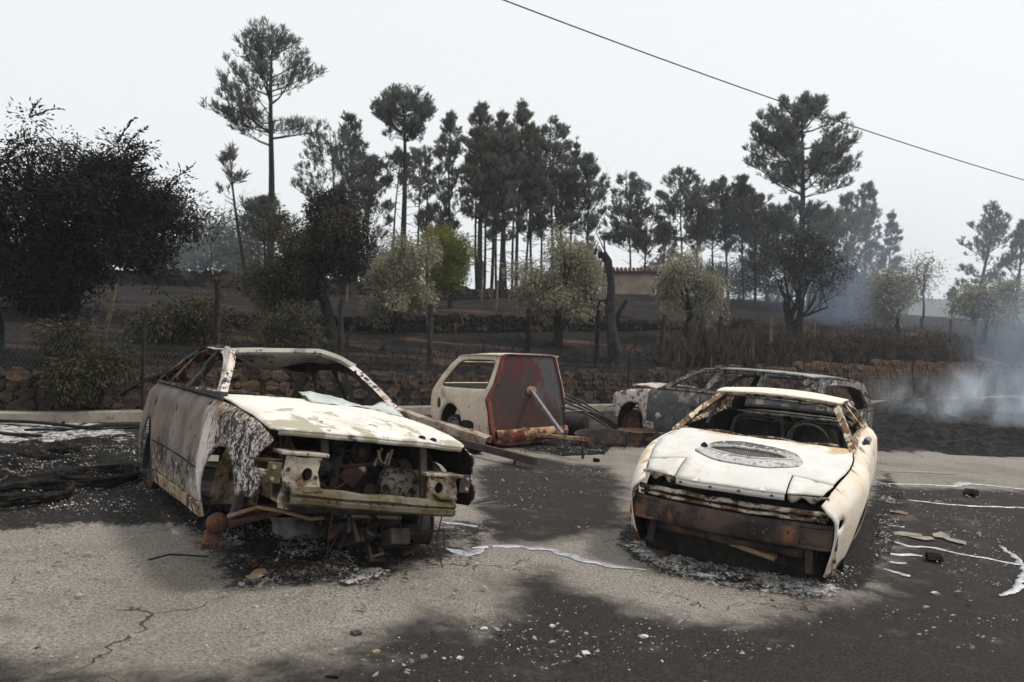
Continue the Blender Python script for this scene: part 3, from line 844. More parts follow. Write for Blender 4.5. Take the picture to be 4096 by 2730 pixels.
pine('pine_tree', 'nearly bare pole pine beside the flat-topped pine', 980, 985, 320, 45, 520, 34, 'column', 19, .35, 7, 'needle_b', bare=16)
pine('pine_tree', 'narrow pine standing alone left of the dense cluster', 1035, 1035, 236, 45, 540, 50, 'column', 20, .95, 11, bare=6)
pine('pine_tree', 'leftmost dense pine of the centre cluster', 1102, 1104, 214, 43, 530, 54, 'column', 21, 1.1, 11, rtr=.19, mat='needle_b', bare=8)
pine('pine_tree', 'second pine of the centre cluster, brownish crown', 1128, 1150, 232, 44, 545, 48, 'column', 22, 1.1, 10, mat='needle_b', bare=8)
pine('pine_tree', 'highest pine of the centre cluster with a spire top', 1185, 1198, 208, 44, 545, 54, 'column', 23, 1.1, 11, mat='needle_b', bare=8)
pine('pine_tree', 'forked double-trunk pine in the middle of the centre cluster', 1150, 1170, 260, 43, 560, 46, 'column', 24, 1.0, 9, rtr=.2, bare=8)
pine('pine_tree', 'dark spiky pine right of the spire top', 1268, 1268, 258, 45, 575, 62, 'round', 25, 1.15, 10, bare=6)
pine('pine_tree', 'thin pine at the right shoulder of the centre cluster', 1308, 1322, 298, 46, 580, 36, 'spire', 26, .9, 8, bare=8)
pine('pine_tree', 'drooping grey pine right of the centre cluster', 1348, 1352, 335, 45, 590, 54, 'column', 27, 1.0, 10, bare=4)
pine('pine_tree', 'thin trunk pine behind the centre cluster gap', 1205, 1222, 330, 48, 575, 42, 'column', 28, .9, 8, bare=8)
pine('pine_tree', 'fluffy pine just above the cream hut', 1450, 1442, 388, 50, 600, 56, 'round', 29, .85, 9, bare=3)
pine('pine_tree', 'tall open pine right of the hut', 1568, 1565, 378, 50, 590, 56, 'round', 30, .8, 10, bare=6)
pine('pine_tree', 'small pine between the hut and the tall open pine', 1525, 1525, 505, 54, 620, 34, 'column', 31, .8, 7)
pine('pine_tree', 'rounded pine left of the twin-topped pine', 1672, 1662, 398, 50, 610, 58, 'round', 32, 1.0, 9)
pine('pine_tree', 'twin-topped pine beside the huge umbrella pine', 1708, 1705, 385, 49, 610, 46, 'column', 33, .95, 10, bare=4)
pine('pine_tree', 'huge round umbrella pine under the power cable', 1838, 1848, 220, 47, 450, 122, 'round', 34, 1.0, 11, rtr=.27, tuft=.36, bare=8, blades=15)
pine('pine_tree', 'dark lower pine in front of the umbrella pine trunk', 1815, 1842, 455, 47, 680, 100, 'round', 35, 1.1, 9)
pine('pine_tree', 'hazy pine right of the umbrella pine', 1945, 1948, 428, 52, 720, 72, 'column', 36, .95, 10)
pine('pine_tree', 'spire-topped hazy pine above the dark shed', 1985, 1995, 405, 54, 720, 60, 'column', 37, .9, 10)
pine('pine_tree', 'narrow hazy pine at the right end of the grove', 2040, 2050, 468, 55, 730, 46, 'spire', 38, .95, 9)
pine('pine_tree', 'tiny sapling pine on the right skyline', 2188, 2190, 655, 64, 700, 10, 'spire', 39, .8, 5, tuft=.3)
pine('pine_tree', 'tall leaning pine near the right edge', 2238, 2290, 448, 55, 690, 58, 'column', 40, .85, 11, rtr=.17, bare=4)
pine('pine_tree', 'rightmost pine cut off by the picture edge', 2330, 2352, 492, 54, 720, 44, 'column', 41, .8, 9, rtr=.15)
pine('pine_tree', 'shadowy pine filling the gap left of the umbrella pine', 1760, 1765, 470, 53, 660, 62, 'round', 42, .8, 8)
for i_, (x_, t_, y_, lb_) in enumerate([(1095, 1090, 300, 'leftmost slim pole pine in the centre cluster'), (1112, 1125, 280, 'second slim pole pine from the left in the centre cluster'), (1140, 1138, 330, 'third slim pole pine from the left in the centre cluster'), (1163, 1150, 290, 'slim pole pine in the middle of the centre cluster'), (1176, 1185, 320, 'slim pole pine left of the spire-topped pine'), (1222, 1215, 270, 'slim pole pine just right of the spire-topped pine'), (1242, 1246, 300, 'slim pole pine left of the dark spiky pine'), (1290, 1288, 340, 'slim pole pine right of the dark spiky pine'), (960, 962, 330, 'slim pole pine right of the flat-topped pine'), (1600, 1606, 440, 'slim pole pine right of the tall open pine'), (1640, 1636, 470, 'slim pole pine left of the rounded pine'), (1735, 1738, 440, 'slim pole pine right of the twin-topped pine'), (1885, 1890, 480, 'slim pole pine right of the umbrella trunk'), (1480, 1486, 470, 'slim pole pine right of the fluffy pine')]):
    pine('slim_pine', lb_, x_, t_, y_, 45 + (i_ * 37 % 7), 470 + (i_ * 53 % 70) + (60 if x_ > 1400 else 0), 34 + (i_ * 29 % 14), ('column', 'top', 'layer')[i_ % 3], 300 + i_, .72, 8, ('needle', 'needle_b')[i_ % 2], rtr=.10, bare=12, blades=11)
pine('pine_tree', 'small shadowy pine behind the green orange tree', 995, 1000, 455, 47, 580, 44, 'round', 43, .8, 7)

def broadleaf(name, label, xb, yb, Y, ells, ncl, lpc, leaf, mat, seed, trunk_r=.12, lean=(0, 0), droop=.4, spread=.28, sprays=0, spray_dir=(.6, 0, .8), fork_h=.35, limbs=12, group=None, cat='tree', barkm='bark', zoff=0, extra=None, clump=11):
    """ells: crown ellipsoids (x, y centre and half sizes on the coarse ruler, depth half size in m)"""
    R = np.random.default_rng(seed); px = .000587 * Y
    b = atd(xb, yb, Y); zb = hz(b.x, Y) - .15 + zoff; root = empty(name, (b.x, Y, zb)); o = np.array([b.x, Y, zb])
    cl = []; wts = np.array([e[2] * e[3] for e in ells], float); wts /= wts.sum()
    for e, w in zip(ells, wts):
        c = np.array(atd(e[0], e[1], Y)) - o + np.array([0, e[5] if len(e) > 5 else 0, 0])
        m_ = int(ncl * w) + 1; nc = max(5, m_ // clump)
        q0 = unit(R.normal(size=(nc, 3))) * (R.uniform(.15, 1.05, (nc, 1)) ** .5)
        q = q0[R.integers(nc, size=m_)] + R.normal(size=(m_, 3)) * R.choice([.09, .14, .2], (m_, 1))
        q *= (1 + .34 * np.sin(q[:, :1] * 7 + seed) * np.cos(q[:, 2:] * 6 + seed * 2))
        cl.append(c + q * np.array([e[2] * px, e[4], e[3] * px]))
    cl = np.concatenate(cl); cen = cl.mean(0); lowz = cl[:, 2].min(); hi = cl[:, 2].max()
    fk = np.array([lean[0], lean[1], max(.25, lerp(0, cen[2], fork_h * 2))])
    mb = MB(); n = 5
    tp = [np.array([fk[0] * (i / n) ** 1.3 + .04 * math.sin(i * 1.7 + seed), fk[1] * i / n + .03 * math.cos(i * 2.1 + seed), fk[2] * i / n]) for i in range(n + 1)]
    mb.tube(tp, [trunk_r * (1.25 - .55 * i / n) for i in range(n + 1)], 8)
    LP = []
    for k in range(limbs):
        tgt = cl[R.integers(len(cl))]; st = tp[-1] if k % 3 else tp[-2]
        mid = lerp(st, tgt, .5) + np.array([0, 0, .14 * np.linalg.norm(tgt - st)]) + R.normal(size=3) * .10
        pts = [st, lerp(lerp(st, mid, .5), lerp(mid, tgt, .1), .3), mid, lerp(mid, tgt, .55) + R.normal(size=3) * .05, tgt]
        r = trunk_r * .5; mb.tube(pts, [r, r * .75, r * .55, r * .32, r * .12], 5, False)
        LP += [lerp(pts[i], pts[i + 1], f) for i in range(1, 4) for f in (0, .5)]
    LP = np.array(LP)
    for c in cl:
        i = np.argmin(((LP - c) ** 2).sum(1)); mb.tube([LP[i], lerp(LP[i], c, .5) + np.array([0, 0, .05]), c], [.016, .011, .005], 3, False)
    C = (cl[:, None, :] + R.normal(size=(len(cl), lpc, 3)).clip(-1.5, 1.5) * spread * np.array([1, 1, .85])).reshape(-1, 3)
    D = unit((C - np.repeat(cl, lpc, 0)) + R.normal(size=C.shape) * .25 * spread * 2) + np.array([0, 0, -droop])
    if sprays:
        sd = np.array(spray_dir, float)
        for k in range(sprays):
            p = cl[R.integers(len(cl))]
            if p[2] < lerp(lowz, hi, .55): continue
            L = R.uniform(.3, .75); pts, de = curve_pts(p, unit(sd + R.normal(size=3) * .35), L, 6, (.25, 0, -.15), R)
            mb.tube(pts, [.014, .013, .012, .011, .009, .008, .006], 3, False)
            m_ = 30; f = R.uniform(0, 6, m_); i = f.astype(int).clip(0, 5); pa = np.array(pts)
            cc = pa[i] + (pa[i + 1] - pa[i]) * (f - i)[:, None]
            C = np.concatenate([C, cc]); D = np.concatenate([D, unit(np.tile(de, (m_, 1)) + R.normal(size=(m_, 3)) * .6)])
    mb.obj('trunk', M[barkm], root, True, 60)
    leaf_mesh('crown', C, D, leaf[0], leaf[1], M[mat], root, R, .4)
    if extra: extra(root, cl, R)
    tag(root, label, cat, group)
    return root
def oranges(root, cl, R):
    for k in range(16):
        c = cl[R.integers(len(cl))] + R.normal(size=3) * .2 - np.array([0, 0, .2])
        MB().lathe([(0, -.04), (.03, -.028), (.04, 0), (.03, .028), (0, .04)], 10, Matrix.Translation(c)).obj('fruit', M['fruit'], root, True)
broadleaf('dark_oak', 'huge wind-swept dark tree filling the left edge', 128, 830, 12.8, [(185, 490, 190, 150, 1.3), (40, 565, 130, 130, 1.2), (335, 535, 105, 120, .9), (70, 650, 110, 80, 1.0, -.2), (300, 470, 80, 60, .8)], 760, 105, (.082, .027), 'oakleaf', 60, .17, (.25, .2), .15, .15, 260, (.75, 0, .75), .38, 18, barkm='char')
broadleaf('dark_oak', 'black trunk and boughs cut by the left picture edge', -18, 800, 13.5, [(-60, 520, 90, 110, 1.0), (-40, 640, 80, 110, 1.0)], 170, 90, (.085, .028), 'oakleaf', 61, .17, (-.15, .1), .2, .24, 20, barkm='char')
broadleaf('olive_bush', 'leafy olive branches draped over the wall at the left', 225, 860, 11.9, [(225, 845, 52, 85, .3, -.35), (185, 775, 55, 50, .35), (265, 800, 36, 50, .3, -.2)], 130, 80, (.085, .024), 'olive_d', 62, .05, (.1, 0), .6, .15, group=None, cat='bush', limbs=8)
broadleaf('olive_bush', 'low olive-green bush behind the left iron post', 400, 790, 17, [(400, 740, 88, 52, .8), (340, 760, 50, 40, .6), (450, 745, 45, 50, .6)], 120, 60, (.11, .034), 'olive_d', 63, .06, (0, 0), .5, .22, cat='bush', limbs=8)
broadleaf('hazy_tree', 'hazy grey tree mass behind the dark tree', 470, 640, 46, [(450, 560, 70, 70, 2.0), (520, 570, 50, 75, 1.6), (400, 590, 50, 50, 1.6)], 170, 60, (.26, .09), 'needle', 64, .18, (0, 0), .3, .7, cat='tree', limbs=10)
broadleaf('hazy_tree', 'faint grey trees right of the thin half-bare pine', 590, 640, 47, [(575, 590, 45, 60, 1.6)], 90, 60, (.26, .09), 'needle', 65, .14, (0, 0), .3, .6, cat='tree', limbs=8)
def dark_half(root, cl, R):
    C = []; px = .000587 * 21
    o = np.array(root.location)
    for (x, y, hx, hy) in ((790, 560, 75, 90), (760, 500, 60, 70), (690, 640, 60, 60)):
        c = np.array(atd(x, y, 21)) - o; C.append(c + unit(R.normal(size=(5000, 3))) * (R.uniform(.1, 1, (5000, 1)) ** .5) * np.array([hx * px, .9, hy * px]))
    C = np.concatenate(C); leaf_mesh('burnt_crown', C, R.normal(size=C.shape) + np.array([0, 0, -.3]), .14, .04, M['charleaf'], root, R)
broadleaf('leaning_oak', 'leaning tree with olive left crown and charred black right crown', 765, 800, 21, [(650, 590, 80, 85, 1.1), (700, 560, 60, 55, .9), (640, 680, 55, 50, .8), (780, 560, 60, 80, .9)], 280, 100, (.11, .034), 'olive_d', 66, .17, (-.55, 0), .35, .20, 20, (.3, 0, .8), .40, 16, extra=dark_half, barkm='char')
OG = 'olive trees on the terraces'
broadleaf('olive_tree', 'pale olive tree left of the green orange tree', 912, 775, 24, [(900, 620, 62, 60, .95), (955, 600, 48, 55, .8), (880, 680, 45, 48, .7), (930, 705, 58, 50, .8, -.3)], 250, 92, (.115, .033), 'olive', 67, .13, (0, 0), .55, .19, 26, (0, 0, 1), group=OG)
broadleaf('olive_tree', 'round pale olive tree in the middle above the red panel', 1280, 790, 25, [(1285, 615, 85, 66, 1.2), (1225, 650, 50, 50, .9), (1345, 620, 46, 56, .9), (1260, 700, 70, 40, .9), (1335, 710, 38, 36, .6)], 320, 96, (.115, .033), 'olive', 68, .15, (.05, 0), .55, .19, 30, (0, 0, 1), group=OG)
broadleaf('olive_tree', 'small weeping olive tree right of the cream hut', 1582, 790, 29, [(1572, 640, 62, 50, 1.0), (1555, 680, 46, 50, .8), (1605, 695, 42, 60, .8)], 220, 90, (.125, .036), 'olive', 69, .12, (0, 0), .75, .20, 20, (0, 0, 1), group=OG)
broadleaf('olive_tree', 'hazy olive tree in front of the shed end', 2062, 790, 42, [(2060, 690, 52, 60, 1.3), (2030, 680, 40, 45, 1.0)], 130, 56, (.20, .07), 'olive', 70, .12, (0, 0), .5, .4, 10, (0, 0, 1), group=OG)
broadleaf('olive_tree', 'olive tree under the tall leaning right pine', 2262, 800, 44, [(2262, 705, 60, 45, 1.3), (2240, 680, 35, 40, 1.0), (2310, 700, 40, 45, 1.0)], 140, 56, (.20, .07), 'olive', 71, .12, (.1, 0), .5, .4, 10, (0, 0, 1), group=OG)
broadleaf('orange_tree', 'bright green-yellow orange tree with fruit', 1035, 730, 32, [(1035, 590, 45, 62, .9), (1030, 640, 40, 38, .8), (1055, 560, 26, 36, .6), (1000, 570, 22, 30, .5)], 230, 120, (.105, .042), 'citrus', 72, .10, (0, 0), .2, .24, extra=oranges)
broadleaf('slender_tree', 'slender sparse leafy tree on the right skyline', 2120, 740, 46, [(2122, 610, 42, 62, 1.0)], 75, 22, (.16, .05), 'olive', 73, .07, (.05, 0), .2, .4, 14, (0, 0, 1), .40, 16)
broadleaf('shrub', 'dusty low shrubs under the leaning tree', 650, 790, 18.5, [(640, 765, 65, 30, .6), (690, 745, 40, 30, .5)], 80, 50, (.10, .034), 'olive_d', 74, .04, (0, 0), .3, .2, cat='bush', limbs=8)

for i_, (x_, y_, hx_, hy_, lb_) in enumerate([(1345, 620, 50, 45, 'grey undergrowth below the drooping grey pine'), (1535, 625, 40, 50, 'grey undergrowth right of the cream hut'), (1625, 630, 50, 50, 'grey undergrowth between the open pine and the rounded pine'), (1700, 625, 45, 58, 'grey undergrowth below the twin-topped pine'), (1765, 630, 45, 60, 'grey undergrowth left of the umbrella trunk'), (1890, 640, 50, 60, 'grey undergrowth right of the umbrella trunk'), (880, 600, 45, 55, 'grey undergrowth left of the flat-topped pine trunk'), (1000, 600, 40, 50, 'grey undergrowth behind the green orange tree'), (1960, 650, 60, 55, 'hazy undergrowth behind the dark shed'), (720, 590, 60, 50, 'grey undergrowth behind the leaning tree')]):
    broadleaf('undergrowth_bush', lb_, x_, 690, 52 + i_ % 4, [(x_, y_, hx_, hy_, 1.5), (x_ + 18, y_ + 22, hx_ * .8, hy_ * .6, 1.3)], 70, 46, (.26, .07), ('needle', 'needle_b')[i_ % 2], 500 + i_, .08, (0, 0), .2, .42, 8, (0, 0, 1), group='undergrowth between the pines', cat='bush', limbs=8, clump=6)

# bare charred trees: recursive boughs
def boughs(mb, p, d, L, r, depth, R, up=.25, tips=None, n=4, fork=(2, 4), wig=.28):
    pts = [np.array(p, float)]; d = np.array(d, float); rr = [r]
    for i in range(n):
        d = unit(d + R.normal(size=3) * wig + np.array([0, 0, up / n])); pts.append(pts[-1] + d * L / n); rr.append(r * (1 - .55 * (i + 1) / n))
    mb.tube(pts, rr, 6 if r > .05 else 4, False)
    if depth == 0:
        if tips is not None: tips.append(pts[-1]); tips.append(pts[-2])
        return
    for k in range(R.integers(*fork)):
        i = R.integers(2, n + 1); dd = unit(d + R.normal(size=3) * .62 + np.array([0, 0, up]))
        boughs(mb, pts[i], dd, L * R.uniform(.55, .85), rr[i] * .72, depth - 1, R, up, tips, n, fork, wig)
def charred_tree(name, label, xb, Y, H, seed, depth=4, r=.12, leaves_n=0, mat='charleaf', lean=(0, 0), spread=.4, cat='tree', stems=1, up=.3, leaf=(.12, .03), wig=.2, group=None):
    R = np.random.default_rng(seed); b = atd(xb, 760, Y); root = empty(name, (b.x, Y, hz(b.x, Y) - .12)); mb = MB(); tips = []
    for k in range(stems): boughs(mb, (0, 0, 0), unit(np.array([lean[0] + R.uniform(-spread, spread) * (stems > 1), lean[1] + R.uniform(-.2, .2), 1.0])), H * .42, r, depth, R, up, tips, wig=wig)
    mb.obj('trunk', M['char'], root, True, 60)
    if leaves_n and tips:
        tp = np.array(tips); C = tp[R.integers(len(tp), size=leaves_n)] + R.normal(size=(leaves_n, 3)) * .22
        leaf_mesh('crown', C, R.normal(size=C.shape) + np.array([0, 0, -.5]), leaf[0], leaf[1], M[mat], root, R)
    tag(root, label, cat, group); return root
charred_tree('scorched_tree', 'scorched bare spreading tree left of the dark shed', 1822, 32, 5.8, 81, 5, .14, 11000, stems=4, spread=.75, up=.35)
charred_tree('burnt_sapling', 'bare twiggy crown behind the drooping grey pine', 1362, 47, 9.6, 82, 4, .10, 0)
charred_tree('burnt_sapling', 'bare grey sapling left of the thin half-bare pine', 478, 42, 6.8, 83, 4, .08, 0)
for i, (x, Y, H, lb) in enumerate([(1440, 24.5, 1.4, 'black twisted vine right of the broken trunk'), (1480, 25, 1.3, 'curly black vine left of the leaning posts'), (1560, 26, 1.2, 'burnt vine below the weeping olive'),
        (1620, 27, 1.2, 'burnt vine between the two leaning posts'), (1700, 27, 1.3, 'burnt vine right of the leaning posts'), (1300, 22, 1.1, 'burnt vine behind the red panel top'), (1100, 19, 1.2, 'burnt vine in front of the green orange tree'),
        (1040, 18.5, 1.3, 'black vine curling right of the tall black post'), (900, 17, 1.0, 'black vine behind the left car windscreen pillar'), (1180, 21, 1.0, 'small burnt vine left of the black post over the panel'), (850, 16.4, 1.2, 'burnt vine left of the tall black post'), (720, 16.5, 1.1, 'burnt vine seen above the left car roof')]):
    charred_tree('burnt_vine', lb, x, Y, H, 90 + i, 3, .035, 260, stems=2, spread=1.1, up=.0, cat='vine', wig=.5, leaf=(.07, .022), group='burnt vines behind the wall')
for i, (x, Y, H, lb) in enumerate([(1760, 29, 1.6, 'brown dead vine left of the shed'), (1830, 29.5, 1.5, 'brown dead vine at the scorched tree foot'), (1900, 30, 1.7, 'brown dead vine under the shed'), (1960, 31, 1.8, 'brown dead vine right of the shed door'),
        (2020, 32, 1.8, 'brown dead vine under the hazy olive'), (2080, 33, 1.9, 'brown dead vine right of the hazy olive'), (2140, 34, 1.5, 'brown dead vine at the foot of the slender tree'), (1720, 28, 1.3, 'brown dead vine above the wagon')]):
    charred_tree('dry_vine', lb, x, Y, H, 120 + i, 3, .04, 1300, 'dryvine', stems=3, spread=.9, up=.1, cat='vine', wig=.35, leaf=(.15, .03), group='dry vines on the right terrace')

# the broken trunk
def broken_trunk():
    Y = 23.5; b = atd(1408, 860, Y); zb = hz(b.x, Y) - .2; root = empty('broken_trunk', (b.x, Y, zb)); R = np.random.default_rng(7)
    P = lambda x, y: np.array(atd(x, y, Y)) - np.array([b.x, Y, zb])
    pts = [P(1412, 850) * np.array([1, 1, 0]) + np.array([0, 0, -.1]), P(1415, 815), P(1405, 760), P(1402, 710), P(1405, 660), P(1402, 630), P(1396, 600), P(1384, 582)]
    mb = MB(); mb.tube(pts, [.30, .24, .17, .15, .125, .12, .13, .10], 10)
    v = [np.array(q) for q in mb.v]; mb.v = [tuple(q * np.array([1, 1, 1]) + R.normal(size=3) * .014) for q in v]
    mb.obj('trunk', M['bark_pale'], root, True, 50)
    for k in range(5):
        c = pts[-1] + R.normal(size=3) * .07; MB().tube([c - np.array([0, 0, .15]), c + np.array([R.uniform(-.12, .12), 0, R.uniform(.1, .3)])], [.05, .005], 5).obj('splinter', M['char'], root)
    mb = MB(); mb.tube([P(1408, 715), P(1390, 690), P(1378, 692), P(1372, 712), P(1362, 705)], [.06, .055, .045, .03, .015], 5); mb.tube([P(1412, 745), P(1425, 715), P(1440, 690)], [.08, .07, .05], 6)
    mb.tube([P(1415, 730), P(1440, 728), P(1462, 735)], [.03, .02, .008], 4); mb.tube([P(1400, 735), P(1370, 745), P(1350, 775)], [.03, .02, .008], 4)
    mb.obj('branch', M['char'], root, True, 60)
    tag(root, 'tall snapped-off burnt tree trunk with a splintered head', 'trunk')
M['bark_pale'] = plain('flaked_burnt_trunk', (.018, .017, .018), (.05, .046, .045), 4, .95, .9, .1, c3=(.085, .045, .028))
broken_trunk()

# dead grass and litter on the terraces: uncountable
def litter():
    R = np.random.default_rng(5); n = 12000; a = R.uniform(-.75, .8, n); u = R.uniform(0, 1, n) ** 1.2
    C = np.empty((n, 3))
    for i in range(n):
        r = hill_rows(a[i]); y = lerp(r[1][0] + .1, r[5][0], u[i]); x = a[i] * y; C[i] = (x, y, hz(x, y) - .01)
    D = R.normal(size=(n, 3)) * .8 + np.array([0, 0, .55])
    o = leaf_mesh('dead_grass', C, D, .085, .016, M['dryvine_d'], None, R, .5)
    tag(o, 'sparse charred grass and litter scattered over the terraces', 'grass', kind='stuff')
M['dryvine_d'] = leafy('charred_litter', (.012, .011, .010), (.040, .032, .027), (.075, .055, .04), trans=.05)
litter()
def brush():
    """brown scorched brush above the wall at the right: one mass"""
    R = np.random.default_rng(6); n = 5200; a = R.uniform(.20, .62, n); C = np.empty((n, 3)); D = np.empty((n, 3))
    for i in range(n):
        y = wall_y(a[i]) + .4 + abs(R.normal()) * 2.6; x = a[i] * y; C[i] = (x, y, hz(x, y) - .02); D[i] = (R.normal() * .25, R.normal() * .25, 1)
    h = .35 + .75 * np.array([.5 + noise.noise(Vector((p[0] * .8, p[1] * .8, 5))) for p in C])
    V = np.empty((n, 4, 3)); S = unit(np.cross(D, R.normal(size=(n, 3)))); D = unit(D); h = h[:, None] * R.uniform(.4, 1.1, (n, 1))
    V[:, 0] = C - S * .012; V[:, 1] = C + S * .012; V[:, 2] = C + D * h * .6 + S * .03 + R.normal(size=(n, 3)) * .05; V[:, 3] = C + D * h + R.normal(size=(n, 3)) * .08
    o = mesh_obj('dry_brush', V.reshape(-1, 3), np.arange(n * 4).reshape(n, 4), M['dryvine'])
    tag(o, 'brown scorched brush above the stone wall at the right', 'brush', kind='stuff')
brush()
def tangle():
    """black tangle of burnt canes along the top of the wall: one mass"""
    R = np.random.default_rng(16); mb = MB()
    for i in range(520):
        a = R.uniform(-.5, .34); y = wall_y(a) + .45 + abs(R.normal()) * 1.6; x = a * y; z = hz(x, y) - .02; h = R.uniform(.25, .95) * (.5 + .9 * abs(noise.noise(Vector((x * .6, y * .6, 2)))) * 2)
        p = np.array([x, y, z]); d = unit(np.array([R.normal() * .5, R.normal() * .4, 1.0])); pts = [p]
        for k in range(5): d = unit(d + R.normal(size=3) * .45 - np.array([0, 0, .12 * k])); pts.append(pts[-1] + d * h / 4)
        mb.tube(pts, [.016, .013, .010, .008, .006, .004], 3, False)
    tag(mb.obj('burnt_canes', M['char']), 'tangle of thin black burnt canes along the wall top', 'canes', kind='stuff')
tangle()

# power cable across the sky
p0 = atd(1000, -60, 14.0); p1 = atd(2480, 450, 24.0); pts = []
for i in range(41):
    t = i / 40; p = p0.lerp(p1, t); p.z -= 4 * .22 * t * (1 - t); pts.append(p)
tag(MB().tube(pts, .014, 6, False).obj('power_cable', plain('green_black_cable', (.010, .022, .018), (.015, .02, .018), 5, .5, 0), None, True), 'thin dark power cable slanting across the white sky', 'cable')
# ---------------------------------------------------------------- burnt cars
def car_root(name, loc, yaw, pitch, roll, label, cat='car'):
    r = empty(name, loc, (rad(roll), rad(pitch), rad(yaw))); tag(r, label, cat); return r
def topline(xs, zs):
    o = np.argsort(xs); xs = np.array(xs)[o]; zs = np.array(zs)[o]
    return lambda x: float(np.interp(x, xs, zs))
def body(T, P, tumble, roof_z, low=.5, sh=.05, lowk=.07, dent=.006, seed=1.0):
    """half width of the body shell at (x, z)"""
    def W(x, z):
        t = T(x); zz = min(z, t); w = P(x)
        y = w * (1 - lowk * max(0, (low - zz) / .35) ** 2 - .035 * max(0, (zz - low) / .4) ** 2)
        d = t - zz
        if d < .12: y -= sh * ((.12 - d) / .12) ** 2
        if z > t: y -= tumble * (z - t) / max(.05, (roof_z - t))
        return y + dent * noise.noise(Vector((x * 3.1 + seed, z * 3.7, seed)))
    return W
def along(f, x0, x1, n=16, dz=0.0): return [(lerp(x0, x1, i / n), f(lerp(x0, x1, i / n)) + dz) for i in range(n + 1)]
def wheel_well(root, cx, cz, r, s, y0, y1, mat, a0=-25, a1=205):
    """inner arch liner"""
    def fn(u, v): a = lerp(rad(a0), rad(a1), u); return (cx + r * math.cos(a), s * lerp(y0, y1, v), cz + r * math.sin(a))
    MB().sheet(fn, 16, 2).obj('wheel_arch_liner', mat, root, True)
def steel_wheel(root, c, r, w, s, mat, tyre=None, name='wheel'):
    Mx = Matrix.Translation(c) @ Matrix.Rotation(rad(-90 * s), 4, 'X')
    o = MB().lathe([(r, -w / 2), (r, -w * .42), (r * .90, -w * .40), (r * .86, 0), (r * .90, w * .40), (r, w * .42), (r, w / 2), (r * .95, w * .5), (r * .88, w * .36), (r * .80, w * .20), (r * .55, w * .30), (r * .34, w * .34), (r * .30, w * .22), (r * .12, w * .22), (0, w * .22)], 30, Mx).obj(name, mat, root, True, 50)
    for k in range(10):
        a = 2 * math.pi * k / 10; q = Mx @ Vector((r * .67 * math.cos(a), r * .67 * math.sin(a), w * .262)); q2 = Mx @ Vector((r * .67 * math.cos(a), r * .67 * math.sin(a), w * .28))
        MB().cyl(q, q2, r * .085, 10).obj('slot', M['soot'], o)
    if tyre: MB().lathe([(r * 1.0, -w * .45), (r * 1.14, -w * .5), (r * 1.2, -w * .2), (r * 1.2, w * .2), (r * 1.14, w * .5), (r * 1.0, w * .45)], 30, Mx).obj('tyre_remains', tyre, o, True)
    return o
def seat_frame(root, x, y, z, w=.44, h=.5, tilt=.18):
    M.setdefault('seat', plain('burnt_seat_tube', (.055, .06, .066), (.03, .032, .035), 8, .6, .2))
    """bare tubular seat: back hoop, cushion hoop and springs"""
    mb = MB(); b = lambda u, v: (x - tilt * v - .02, y + u * w / 2, z + v * h)
    mb.tube([b(-1, 0), b(-1, .75), b(-.9, .93), b(-.65, 1), b(.65, 1), b(.9, .93), b(1, .75), b(1, 0)], .019, 6)
    for k in (.3, .55): mb.tube([b(-1, k), b(1, k)], .009, 5)
    o = mb.obj('seat_frame', M['seat'], root, True, 60)
    m2 = MB(); m2.tube([(x, y - w / 2, z), (x + .42, y - w / 2, z - .03), (x + .46, y, z - .03), (x + .42, y + w / 2, z - .03), (x, y + w / 2, z)], .017, 6)
    for k in range(4): m2.tube([(x + .08 + k * .09, y - w / 2, z - .01), (x + .08 + k * .09, y, z - .05), (x + .08 + k * .09, y + w / 2, z - .01)], .007, 4)
    m2.obj('seat_springs', M['dark'], o, True)
    sp = panel('seat_back_panel', [(-.8, .05), (.8, .05), (.85, .7), (.6, .93), (-.6, .93), (-.85, .7)], lambda u, v: tuple(np.array(b(u, v)) + np.array([-.03, 0, 0])), M['soot'], o, res=.3)
    return o
def bracket_plate(name, root, pts, fn, mat, holes=(), thick=.006): return panel(name, pts, fn, mat, root, holes, .03, thick, False)

# ---- materials of the shells
XD, YD, ZD = (1, 0, 0), (0, 1, 0), (0, 0, 1)
M['A_hood'] = burnt('bleached_hood', (.72, .685, .62), (.63, .59, .515), [((.50, .47, .41), 2.0, .60, .09), ((.36, .33, .25), 3.4, .585, .03, (1, 1, 1), (XD, .9, 2.0, .16)), ((.30, .28, .25), 2.6, .63, .05, (1, .6, 1), ((-1, .3, 0), -1.1, -.6, .22)), ((.10, .085, .07), 7, .67, .025, None, (XD, 1.5, 2.0, .12)), ((.05, .045, .04), 16, .70, .02)], seed=2)
M['A_wing'] = burnt('speckled_black_wing', (.62, .57, .52), (.50, .45, .41), [((.24, .17, .12), 2.4, .54, .12, (1, 1, 1), (ZD, .55, .95, .25)), ((.016, .014, .014), 15, .585, .04, (1, 1, .8), (XD, .75, 1.3, .16)), ((.03, .027, .026), 40, .575, .06, None, (XD, .85, 1.2, .12)), ((.66, .62, .58), 34, .59, .03)], seed=5, bump=.5)
M['A_door'] = burnt('brown_scorched_door', (.175, .142, .120), (.24, .215, .195), [((.075, .074, .080), 2.2, .55, .16, (1, 1, .8)), ((.19, .115, .062), 2.6, .58, .14, (1, 1, .7)), ((.03, .027, .027), 9, .64, .06, None, (ZD, .95, .35, .20)), ((.40, .35, .30), 18, .66, .03, None, (ZD, .7, .15, .3)), ((.44, .39, .35), 5, .66, .16, None, (XD, .30, .95, .50))], seed=9, bump=.3)
